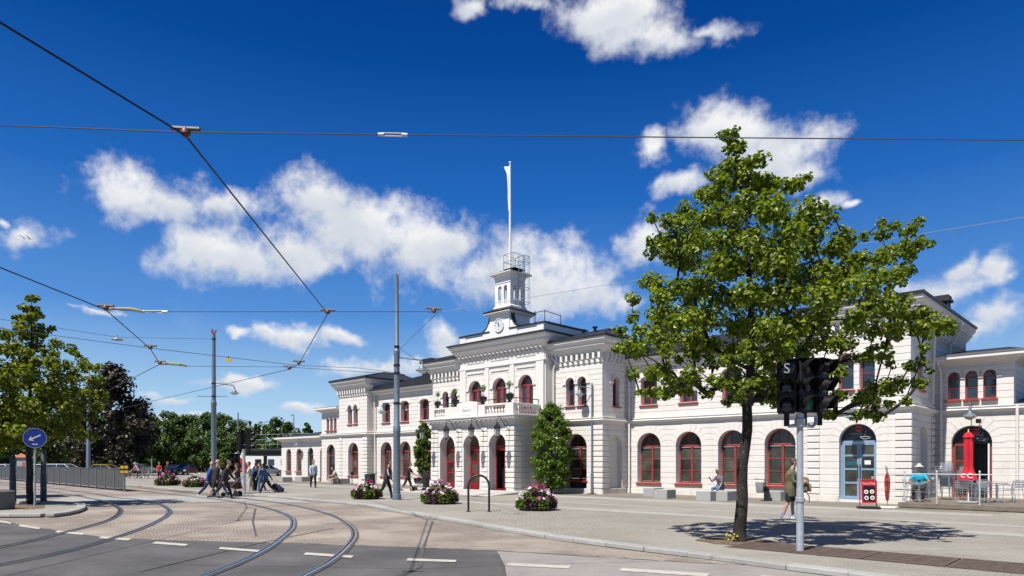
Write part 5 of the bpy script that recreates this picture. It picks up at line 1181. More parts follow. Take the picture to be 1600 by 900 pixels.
for s_, e_ in ((-1, 0.255), (1, 0.30)):
    q = rd*s_; mb = MB(); mb.tube([q*0.06+Vector((0, 0, 2.40)), q*(e_-0.06)+Vector((0, 0, 2.38)), q*e_+Vector((0, 0, 2.43)), q*e_+Vector((0, 0, 2.58))], 0.035, 9); mb.obj('bracket_arm', M['galv'], sg, 1)
signal_head(sg, tuple(rd*-0.255+Vector((0, 0, 2.60))), R(24), None, 'S')
signal_head(sg, tuple(rd*0.08+Vector((0, 0, 2.62))), R(62), 0)
signal_head(sg, tuple(rd*0.40+td*-0.06+Vector((0, 0, 2.62))), R(84))
f2 = thing('traffic_light', 'traffic light with dark heads behind the crossing group of people', 'traffic light', (*(-36.124, 16.611), 0), 0, 'traffic lights')
mb = MB(); mb.lathe([(0.11, 0), (0.10, 0.02), (0.085, 2.4)], 14); mb.obj('pole', M['galv'], f2, 1)
signal_head(f2, (-0.22, -0.1, 2.30), R(200)); signal_head(f2, (0.25, 0.2, 2.35), R(130))
f3 = thing('pedestrian_signal', 'black pedestrian signal with yellow edge behind the walkers', 'pedestrian signal', (*(-36.45, 16.299), 0), 0)
mb = MB(); mb.tube([(0, 0, 0), (0, 0, 1.2)], 0.05, 10); mb.obj('pole', M['galv'], f3, 1); signal_head(f3, (0, 0, 1.2), R(30), None, None, 0.95, 0.42)
b_ = MB(); b_.box(-0.30, -0.25, -0.1, 0.1, 1.3, 2.1); b_.obj('yellow_edge', M['yellow'], f3)

# blue arrow sign on the island
bs = thing('arrow_sign', 'round blue sign with white arrow on a thin pole on the island', 'road sign', (*(-30.568, 6.047), 0.02), 0)
bdx, bdy = (-30.568, 6.047); bs.rotation_euler = (0, 0, math.atan2(-bdx, -(-bdy)) if False else math.atan2(-bdx, bdy)+0.05)
mb = MB(); mb.tube([(0, 0.03, 0), (0, 0.03, 2.9)], 0.035, 10); mb.obj('pole', M['galv'], bs, 1)
mb = MB(); mb.prism(arc(0, 0, 0.355, 0.355, 0, 2*PI, 40)[:-1], lambda u, v, t: (u, t, v+2.58), -0.012, 0.0); mb.obj('disc', mat('sign_blue', (0.012, 0.045, 0.32), 0.35, var=0.06), bs)
rings = [[(r*math.cos(2*PI*i/40), t, 2.58+r*math.sin(2*PI*i/40)) for r, t in ((0.375, -0.016), (0.375, 0.006), (0.355, 0.006), (0.355, -0.016))] for i in range(41)]
mb = MB(); mb.loft(rings); mb.obj('rim', M['galv'], bs, 1)
mb = MB(); ca_, sa_ = math.cos(R(208)), math.sin(R(208))
fn = lambda u, v, t: (u*ca_-v*sa_, t, 2.60+u*sa_+v*ca_)
mb.prism([(-0.20, -0.028), (0.12, -0.028), (0.12, 0.028), (-0.20, 0.028)], fn, -0.017, -0.012); mb.prism([(0.09, -0.105), (0.23, 0.0), (0.09, 0.105)], fn, -0.0175, -0.012); mb.obj('arrow', M['white'], bs)
mb = MB(); mb.box(-0.09, 0.09, -0.016, -0.012, 2.325, 2.365); mb.obj('sticker', M['white'], bs)
for (px_, lab, hh) in (((-33.524, 5.89), 'short dark post at the left edge of the island', 1.9), ((-33.652, 6.957), 'worn grey post behind the arrow sign', 2.2)):
    t = thing('metal_post', lab, 'post', (*px_, 0.0), 0); mb = MB(); mb.lathe([(0.15, 0), (0.12, 0.05), (0.11, 1.2), (0.10, 1.22), (0.10, hh), (0.08, hh+0.03)], 14); mb.obj('shaft', mat('shaded_weathered_post', (0.055, 0.065, 0.075), 0.6, var=0.3, scale=4, dirt=((0.2, 0.2, 0.19), 4, 0.6, 0.72)), t, 1); mb = MB(); mb.lathe([(0.19, 0.0), (0.19, 0.06), (0.15, 0.07)], 14); mb.obj('foot', M['zinc'], t, 1)  # post colour darkened to carry the tree shade, paler worn patches over it
mb = MB(); mb.cbox(-0.5, 0.35, -0.4, 0.4, 0, 0.66, 0.03); mb.obj('concrete_block', mat('tree_shaded_concrete', (0.17, 0.165, 0.145), 0.9, var=0.25, scale=4, bump=0.4), label='grey concrete block at the left picture edge', cat='concrete block', loc=(*(-29.893, 4.806), 0.02), rz=R(40))  # concrete colour darkened to carry the shade of the trees
mb = MB(); mb.cbox(-0.17, 0.17, -0.15, 0.15, 0, 0.12, 0.02); mb.obj('stone', M['granite'], label='small dark stone beside the island tree', cat='stone', loc=(*(-32.804, 6.013), 0.025), rz=0.3)
# ------------------------------------------------------------------ trees and plants
M['bark'] = mat('shaded_grey_bark', (0.018, 0.015, 0.012), 0.9, var=0.5, scale=7, bump=1.0, bscale=22, dirt=((0.11, 0.10, 0.085), 6, 0.56, 0.70))  # base darkened to hold the crown's shade, with paler flecks over it
M['barkb'] = mat('brown_bark', (0.060, 0.045, 0.034), 0.9, var=0.3, scale=5, bump=0.6, bscale=20)
M['leaf'] = leafmat('lime_tree_leaf', ((0.055, 0.092, 0.009), (0.135, 0.19, 0.018), (0.28, 0.33, 0.045)), 0.42, 0.38)
M['leafy'] = leafmat('yellow_green_leaf', ((0.055, 0.090, 0.008), (0.140, 0.180, 0.016), (0.28, 0.29, 0.04)), 0.42, 0.45)
M['leafd'] = leafmat('deep_green_leaf', ((0.020, 0.046, 0.010), (0.050, 0.098, 0.016), (0.110, 0.165, 0.026)), 0.28, 0.5)
M['leafp'] = leafmat('dark_copper_leaf', ((0.013, 0.012, 0.008), (0.028, 0.023, 0.014), (0.052, 0.042, 0.026)), 0.2, 0.45)
M['leafg'] = leafmat('fresh_hedge_leaf', ((0.034, 0.078, 0.007), (0.082, 0.148, 0.012), (0.165, 0.225, 0.024)), 0.36, 0.45)
class Leaves:
    def __init__(s): s.v = []; s.f = []
    def leaf(s, p, n, size, lobed=True):
        n = Vector(n).normalized(); t = n.orthogonal().normalized(); t.rotate(Matrix.Rotation(rnd.uniform(0, 2*PI), 3, n)); b_ = n.cross(t); i = len(s.v); w = size*0.42; up = n*size*0.13
        if lobed:
            s.v += [p-t*size*0.5, p-t*size*0.12+b_*w+up, p+t*size*0.28+b_*w*0.62+up*0.8, p+t*size*0.55-n*size*0.08, p+t*size*0.28-b_*w*0.62+up*0.8, p-t*size*0.12-b_*w+up]
            s.f += [(i, i+1, i+2, i+3), (i, i+3, i+4, i+5)]
        else:
            s.v += [p-t*size*0.5, p+b_*w+up, p+t*size*0.5, p-b_*w+up]; s.f += [(i, i+1, i+2, i+3)]
    def clump(s, c, r, n, size, lobed=True, squash=0.85, droop=0.25):
        for _ in range(n):
            d = Vector((rnd.gauss(0, 1), rnd.gauss(0, 1), rnd.gauss(0, 1))).normalized(); q = rnd.random()**0.45
            p = c+Vector((d.x*r*q, d.y*r*q, d.z*r*q*squash))
            s.leaf(p, (d*0.9+Vector((rnd.uniform(-.9, .9), rnd.uniform(-.9, .9), rnd.uniform(-.1, 1.5)))), size*rnd.uniform(0.7, 1.25), lobed)
    def obj(s, name, m, parent, kind='stuff', label=None):
        me = bpy.data.meshes.new(name); me.from_pydata([tuple(v) for v in s.v], [], s.f); me.materials.append(m); me.update()
        o = bpy.data.objects.new(name, me); link(o, parent)
        if kind: o['kind'] = kind
        return o
def limb(mb, a, b, r0, r1, n=6, bend=0.12, seg=5):
    a, b = Vector(a), Vector(b); l = (b-a).length; off = Vector((rnd.uniform(-1, 1), rnd.uniform(-1, 1), rnd.uniform(-0.2, 1.0)))*l*bend
    pts = [a.lerp(b, i/seg)+off*math.sin(PI*i/seg)*0.6 for i in range(seg+1)]
    mb.tube(pts, [r0+(r1-r0)*i/seg for i in range(seg+1)], n); return pts

def outline_tree(t, trunk, clumps, ppm, lean, size, per, m, depth=0.55, fork=0.34, bark='bark', extra=2, dist=14.7):
    """clumps: (dx, z, r) in metres across the sight line and up; depth spread makes the crown round"""
    ax, dp = Vector((0.721, 0.693, 0)), Vector((-0.693, 0.721, 0))
    mb = MB(); top = trunk[-1][0]
    pts = [Vector((ax.x*x, ax.y*x, z)) for x, z, r in [(p[0], p[1], p[2]) for p in trunk]]; rad = [p[2] for p in trunk]
    pp = smoothpath(pts, 4); rr = [rad[min(i//4, len(rad)-1)]+(rad[min(i//4+1, len(rad)-1)]-rad[min(i//4, len(rad)-1)])*((i % 4)/4) for i in range(len(pp))]
    for i, p in enumerate(pp): p.x += 0.02*math.sin(i*1.3); p.y += 0.02*math.cos(i*1.7)
    mb.tube(pp, rr, 12); tk = mb.obj('trunk', M[bark], t, 1)
    lv = Leaves(); br = MB()
    zmax = max(c[1] for c in clumps); xm = sum(c[0] for c in clumps)/len(clumps)
    nodes = [(pp[i], None) for i in range(len(pp)) if i >= len(pp)*fork]; nt0 = len(nodes); todo = []
    for (dx, z, r) in clumps:
        sp = max(abs(c[0]-xm) for c in clumps if abs(c[1]-z) < 0.6)
        room = math.sqrt(max(0.05, 1-min(0.97, abs(dx-xm)/(sp+0.35))**2))*sp*depth*1.6
        offs = [rnd.uniform(-0.3, 0.3)*room]+[k*room*rnd.uniform(0.35, 1.0) for k in ([-1, 1]*2)[:extra]]
        for k, o in enumerate(offs):
            if dist < 20 and 0.4 < dx < 2.6 and 2.2 < z < 4.5: o = abs(o)+0.1      # boughs stay behind the signal heads
            q_ = 1+o/dist; c = ax*(dx*q_)+dp*o+Vector((0, 0, 1.7+(z-1.7)*q_+(rnd.uniform(-0.1, 0.1) if k else 0)))
            rk = r*(1 if k == 0 else rnd.uniform(0.8, 1.05)); lv.clump(c, rk, int(per*(rk/0.35)**2)+6, size); todo.append((c, rk))
    # twigs join the nearest bough already drawn, boughs thicken towards the trunk
    axis = lambda c: math.hypot(c.x-pp[-1].x*0.5, c.y-pp[-1].y*0.5)+0.25*max(0, c.z-zmax*0.45)
    todo.sort(key=lambda q: axis(q[0])); rkof = {}
    for c, rk in todo:
        best, bi = 1e9, 0
        for i, (q, par) in enumerate(nodes):
            dz = c.z-q.z; d = (c-q).length + (max(0, 0.25*(c-q).xy.length-dz)*1.2) + (0.25 if par is None else 0)
            if d < best: best, bi = d, i
        nodes.append((c, bi)); rkof[len(nodes)-1] = rk
    load = [0]*len(nodes)
    for i in range(len(nodes)-1, nt0-1, -1):
        load[i] += 1; load[nodes[i][1]] += load[i]
    for i in range(nt0, len(nodes)):
        c, par = nodes[i]; q = limb(br, nodes[par][0], c, 0.0085*math.sqrt(load[i])+0.004, 0.0085*math.sqrt(max(1, load[i]-1))+0.003, 5, 0.09, 4)
        for _ in range(2):
            e = c+Vector((rnd.uniform(-1, 1), rnd.uniform(-1, 1), rnd.uniform(-0.6, 1)))*rkof[i]*0.8; limb(br, c, e, 0.008, 0.003, 4, 0.1, 2)
    br.obj('limbs', M[bark], t, 'all', kind='stuff'); lv.obj('crown', m, t)
    return tk

# the big tree by the kerb, each bunch of twigs where the photograph has one
big = thing('street_tree', 'big leafy green tree growing from litter beside the kerb', 'tree', (*(-6.624, 13.917), 0), 0)
BX, BY, PPM = 1155.0, 846.0, 72.0
BIG = [(1141,222,13),(1150,240,15),(1146,262,17),(1168,262,16),(1120,285,14),(1158,290,22),(1185,290,20),(1108,305,14),(1132,312,22),(1210,300,18),(1238,300,15),(1246,290,9),(1180,325,27),(1215,335,24),(1150,345,26),(1108,340,22),(1075,350,18),(1042,352,15),(1062,375,20),(1095,378,24),(1130,385,28),(1175,375,28),(1218,372,26),(1255,350,18),(1280,372,18),(1300,395,18),(1262,395,22),(1045,398,16),(1038,385,10),(1075,410,22),(1112,420,26),(1155,422,30),(1200,420,30),(1240,428,26),(1280,430,24),(1320,420,20),(1345,408,16),(1382,372,15),(1400,360,11),(1412,392,16),(1432,382,9),(1385,405,20),(1360,435,22),(1400,430,14),(1310,455,24),(1262,465,28),(1215,470,30),(1165,470,30),(1118,465,28),(1075,455,24),(1040,450,20),(1022,468,17),(1048,492,20),(1090,500,26),(1138,512,28),(1190,515,30),(1245,510,28),(1295,500,26),(1345,485,22),(1375,470,16),(1392,492,18),(1425,495,17),(1448,510,16),(1462,522,9),(1415,520,15),(1360,520,22),(1320,540,24),(1270,550,24),(1215,555,24),(1160,550,24),(1115,545,22),(1065,530,22),(1020,505,16),(1000,520,17),(985,545,15),(1005,555,16),(1030,540,16),(1048,580,18),(1015,590,15),(1020,615,12),(1050,615,15),(1085,600,16),(1110,618,13),(1140,600,18),(1180,600,22),(1150,570,18),(1085,560,14),(1220,600,22),(1265,595,22),(1310,585,20),(1355,560,16),(1390,545,10),(1305,625,17),(1345,625,17),(1275,630,16),(1240,630,14),(1375,610,16),(1405,600,15),(1418,575,11),(1350,648,13),(1315,650,11),(1380,635,10),(1200,625,14),(1170,625,12),(1430,580,6)]
CL_ = [((x-BX)/PPM, (BY-y)/PPM, r/PPM*0.95) for x, y, r in BIG]
outline_tree(big, [(0.0, -0.05, 0.165), (0.02, 0.25, 0.135), (0.07, 1.3, 0.115), (0.17, 2.7, 0.105), (0.24, 3.4, 0.098), (0.25, 4.6, 0.075), (0.2, 6.2, 0.05), (0.0, 7.9, 0.022), (-0.15, 8.6, 0.01)], CL_, PPM, 0, 0.097, 215, M['leaf'], 0.44, 0.36, 'bark', 2)
fl_b = Leaves(); 
for _ in range(16): fl_b.leaf(Vector((rnd.uniform(-0.13, 0.10), -0.16+rnd.uniform(-0.08, 0.05), rnd.uniform(0.0, 0.14))), (rnd.uniform(-1, 1), -1, 1), 0.055)
M['yflower'] = mat('yellow_weed_flower', (0.40, 0.33, 0.015), 0.7); o_ = fl_b.obj('weed_flowers', M['yflower'], None); o_.location = (*(-6.683, 13.86), 0.03); tag(o_, 'small yellow weed flowers at the foot of the big tree', 'weeds')

# young tree on the island
isl_t = thing('street_tree', 'young yellow green tree on the traffic island behind the blue sign', 'tree', (*(-33.041, 6.354), 0), 0)
SX, SY, SP = 46.0, 788.0, 39.5
YNG = [(50,462,7),(44,478,8),(56,490,8),(38,502,9),(28,490,6),(50,512,10),(62,505,6),(30,520,11),(12,520,10),(48,535,13),(68,545,10),(20,545,12),(0,540,10),(85,560,10),(100,548,7),(60,565,14),(30,572,16),(5,568,14),(112,565,8),(128,572,8),(145,568,6),(90,580,12),(118,588,11),(140,590,9),(60,592,16),(25,600,18),(0,598,16),(-20,580,16),(95,605,14),(128,610,12),(142,612,8),(60,618,18),(20,628,18),(-10,630,18),(100,630,14),(130,632,11),(70,645,16),(30,655,18),(0,655,16),(110,655,13),(60,672,14),(90,672,12),(20,680,14),(-15,670,16),(118,678,9),(-40,620,18),(-45,660,16),(-30,540,12),(45,690,9),(0,695,10)]
outline_tree(isl_t, [(0.0, -0.05, 0.16), (0.02, 0.3, 0.13), (0.0, 1.6, 0.115), (-0.02, 3.2, 0.09), (0.03, 5.2, 0.055), (0.08, 7.2, 0.025), (0.1, 8.2, 0.010)], [((x-SX)/SP, (SY-y)/SP, r/SP*1.12) for x, y, r in YNG], SP, 0, 0.145, 100, M['leafy'], 0.55, 0.30, 'bark', 2, 27.0)

for p_, lab in (((-42.5, 4.4), 'leafy island tree cut off by the left edge of the picture'), ((-52.5, 3.6), 'leafy tree outside the left edge shading the tracks')):
    o = dup(isl_t, (*p_, 0), rnd.uniform(1, 4), lab)
    o['group'] = 'young trees along the tracks'

def far_tree(name, label, loc, h, w, m, n=70, size=0.3, trunk_h=None, shape='round', group=None, per=34, seed=0):
    rr_ = random.Random(seed*7+3)
    t = thing(name, label, 'tree', (*loc, ZR), rr_.uniform(0, 6), group); th = trunk_h if trunk_h is not None else h*0.22
    mb = MB(); mb.tube([(0, 0, 0), (rr_.uniform(-.1, .1), 0, th), (rr_.uniform(-.2, .2), rr_.uniform(-.2, .2), h*0.7)], [0.022*h, 0.017*h, 0.006*h], 8); mb.obj('trunk', M['barkb'], t, 1)
    lv = Leaves(); br = MB()
    for i in range(n):
        q = (i+0.5)/n; z = th*0.85+(h-th*0.85)*q
        if shape == 'round': prof = math.sin(PI*min(1, 0.12+0.88*q)**0.8)**0.7
        elif shape == 'cone': prof = (1-q)**0.7*min(1, q*6+0.3)
        else: prof = min(1, q*7+0.35)*math.sqrt(max(0.03, 1-q**3))
        a = rr_.uniform(0, 2*PI); rad = w/2*prof*math.sqrt(rr_.uniform(0.12, 1.0))*rr_.uniform(0.85, 1.12)
        c = Vector((rad*math.cos(a), rad*math.sin(a), z+rr_.uniform(-0.3, 0.3))); lv.clump(c, w*0.115*rr_.uniform(0.7, 1.3), per, size, False, 0.8)
        if i % 3 == 0: limb(br, (0, 0, max(th*0.8, z-rad*0.7)), c, 0.008*h, 0.02, 4, 0.1, 3)
    br.obj('limbs', M['barkb'], t, 'all', kind='stuff'); lv.obj('crown', m, t); return t
# (picture x of the trunk, distance, height, width, kind)
far_tree('copper_beech', 'tall dark copper leaved tree behind the fence', (-96.1, 26.93, 1.22)[:2], 13.6, 9.4, M['leafp'], 130, 0.42, 1.8, seed=1, per=95)
ROW = [(-30, 72, 8.5, 8, 'd', 'dark green tree at the left edge behind the fence'), (30, 70, 8.0, 7, 'd', 'dark green tree hidden behind the young island tree'), (92, 66, 8.6, 7.5, 'd', 'dense green tree left of the far tram pole'), (128, 80, 7.0, 6.5, 'd', 'round green tree under the copper tree'),
       (168, 84, 7.0, 6.5, 'g', 'mid green tree right under the copper tree'), (205, 86, 7.6, 6.5, 'd', 'green tree at the right edge of the copper tree'), (236, 88, 7.2, 5.5, 'g', 'slim green tree between copper tree and tram pole'), (266, 88, 7.6, 5.5, 'g', 'tallest green tree of the parking row'), (292, 90, 7.3, 5.2, 'd', 'green tree left of the tram pole'),
       (318, 88, 7.4, 5.5, 'g', 'green tree directly behind the tram pole'), (346, 86, 7.2, 5.5, 'd', 'green tree right of the tram pole'), (372, 84, 6.2, 5.2, 'd', 'last green tree of the row beside the twin armed lamp')]
for i, (px_, d_, h_, w_, k_, lab) in enumerate(ROW):
    loc = {-30: (-120.38, 17.46, 1.16), 30: (-115.27, 20.98, 1.17), 92: (-110.12, 24.55, 1.17), 128: (-114.71, 28.45, 1.14), 168: (-123.21, 34.15, 1.08), 205: (-122.65, 37.47, 1.07), 236: (-120.3, 39.72, 1.07), 266: (-118.03, 41.91, 1.07), 292: (-118.14, 44.58, 1.06), 318: (-114.1, 45.69, 1.07), 346: (-109.98, 46.87, 1.08), 372: (-106.08, 47.85, 1.09)}[px_][:2]
    kk = 1.28; h_ *= kk; w_ *= kk
    far_tree('row_tree', lab, loc, h_, w_, M['leafd'], 84, 0.36, h_*0.18, 'ovoid', 'trees along the parking place', 78, i+5)
for i, (loc, h_, w_, lab, sh) in enumerate([((-178.91, 91.58, 0.63), 13.6, 12.0, 'broad distant tree above the platform roof', 'round'), ((-171.7, 91.57, 0.66), 12.2, 9.0, 'distant tree beside the thin lamp post', 'round'), ((-163.9, 92.14, 0.69), 11.6, 4.2, 'narrow distant tree just left of the station wing', 'ovoid'), ((-194.01, 90.94, 0.58), 13.5, 2.6, 'slim distant poplar right of the twin armed lamp', 'cone'), ((-192.79, 92.11, 0.58), 12.6, 2.8, 'second slim distant poplar', 'cone'), ((-191.98, 92.89, 0.58), 12.2, 2.2, 'third slim distant poplar', 'cone'), ((-190.9, 93.93, 0.58), 12.4, 2.4, 'fourth slim distant poplar, nearest the broad tree', 'cone')]):
    far_tree('distant_tree', lab, loc[:2], h_, w_, M['leafd'], 60, 0.7, h_*0.12, sh, 'distant trees behind the platforms', 46, i+40)
# far wood that closes the view between the trunks
hw_ = Leaves()
for i in range(420):
    q = i/420; x = -176+60*q+rnd.uniform(-3, 3); y = 12+58*q+rnd.uniform(-3, 3); hw_.clump(Vector((x, y, rnd.uniform(0.3, 5.2))), 1.6, 34, 0.85, False)
o_ = hw_.obj('far_woodland', M['leafd'], None); tag(o_, 'dark far woodland behind the parked cars', 'woodland')

# shrubs trained up the porch, one each side
def column_shrub(label, loc, h, w, bare, n, seed):
    rr_ = random.Random(seed); t = thing('clipped_tree', label, 'tree', (*loc, 0), 0, 'clipped trees flanking the entrance porch')
    mb = MB(); mb.tube([(0, 0, 0), (0.02, 0.02, bare), (0.0, 0.0, h*0.8)], [0.07, 0.06, 0.03], 8); mb.obj('trunk', M['barkb'], t, 1)
    lv = Leaves()
    for i in range(n):
        q = (i+0.5)/n; z = bare*0.75+(h-bare*0.75)*q; pr = (1-abs(2*q-0.96)**3.2)**0.5 if abs(2*q-0.96) < 1 else 0.05; pr = max(0.12, pr)*(0.86+0.14*math.sin(PI*q))
        for k in range(7):
            a = rr_.uniform(0, 2*PI); rad = w/2*pr*math.sqrt(rr_.uniform(0.25, 1.0)); lv.clump(Vector((rad*math.cos(a), rad*math.sin(a), z+rr_.uniform(-.12, .12))), w*0.13, 75, 0.12, False)
    lv.obj('crown', M['leafg'], t); return t
column_shrub('large bright green clipped tree right of the entrance porch', (-23.69, 27.7, 2.45)[:2], 4.70, 2.1, 0.42, 28, 5)
column_shrub('slender green clipped tree left of the entrance porch', (-34.99, 28.1, 2.62)[:2], 4.15, 1.25, 1.3, 18, 9)

# flower tubs on the square and on the far side of the crossing
M['tub'] = mat('dark_brown_tub', (0.022, 0.016, 0.013), 0.7, var=0.3); M['petp'] = leafmat('pink_petals', ((0.42, 0.06, 0.25), (0.58, 0.20, 0.42), (0.62, 0.38, 0.55)), 0.3, 0.6); M['petw'] = leafmat('white_petals', ((0.75, 0.74, 0.70), (0.8, 0.8, 0.78), (0.78, 0.76, 0.70)), 0.2, 0.6); M['petd'] = leafmat('dark_purple_leaves', ((0.022, 0.008, 0.014), (0.05, 0.014, 0.03), (0.08, 0.02, 0.05)), 0.2, 0.6); M['petm'] = leafmat('magenta_petals', ((0.35, 0.01, 0.12), (0.45, 0.02, 0.16), (0.5, 0.05, 0.25)), 0.3, 0.6)
def tub(label, loc, w, h, seed, top='petp'):
    rr_ = random.Random(seed); t = thing('flower_tub', label, 'flower tub', (*loc, 0), 0, 'round flower tubs set out on the square')
    mb = MB(); mb.lathe([(w*0.30, 0.0), (w*0.40, 0.02), (w*0.43, 0.26), (w*0.41, 0.30), (w*0.36, 0.28), (0.05, 0.27)], 24); mb.obj('tub', M['tub'], t, 1)
    g_, p_, w_, d_, y_ = Leaves(), Leaves(), Leaves(), Leaves(), Leaves()
    for i in range(95):
        a = rr_.uniform(0, 2*PI); q = math.sqrt(rr_.random()); rad = w*0.44*q; z = 0.30+(h-0.36)*(1-q**1.6)*rr_.uniform(0.6, 1.0)+rr_.uniform(-.05, .05); c = Vector((rad*math.cos(a), rad*math.sin(a), z))
        (g_ if rr_.random() < 0.6 else d_).clump(c, 0.13, 22, 0.085, False)
    for i in range(34):       # trailing over the rim
        a = 2*PI*i/34+rr_.uniform(-.1, .1)
        for k in range(3): (g_ if (i//3) % 3 else d_).clump(Vector((w*0.46*math.cos(a), w*0.46*math.sin(a), 0.34-0.10*k)), 0.09, 12, 0.085, False)
    for i in range(46):
        a = rr_.uniform(0, 2*PI); q = math.sqrt(rr_.uniform(0.15, 1)); rad = w*0.49*q; z = 0.36+(h-0.36)*(1-q**1.6)+rr_.uniform(-.03, .1); f_ = p_ if rr_.random() < 0.62 else w_
        f_.clump(Vector((rad*math.cos(a), rad*math.sin(a), z)), 0.06, 12, 0.075, False)
    for i in range(10): y_.clump(Vector((rr_.uniform(-.2, .35), rr_.uniform(-.2, .2), h+rr_.uniform(-0.08, 0.12))), 0.05, 12, 0.07, False)
    g_.obj('foliage', M['leafg'], t); d_.obj('dark_foliage', M['petd'], t); p_.obj('pink_flowers', M['petp'], t); w_.obj('white_flowers', M['petw'], t); y_.obj('tall_flowers', M[top], t)
tub('flower tub with pink blooms left of the tall tram pole', (-26.691, 18.089), 1.42, 0.78, 1, 'petm'); tub('flower tub with lilac blooms between the tram pole and the iron hoop', (-21.462, 18.068), 1.55, 0.88, 2, 'petp'); tub('flower tub with white and pink blooms right of the iron hoop', (-16.132, 18.03), 1.45, 0.84, 3, 'petm')
tub('far flower tub with magenta blooms below the red shirted person', (-52.492, 18.46), 1.75, 0.95, 4, 'petm'); tub('far flower tub with white blooms left of the crossing walkers', (-47.776, 18.575), 1.65, 0.8, 6, 'petw')
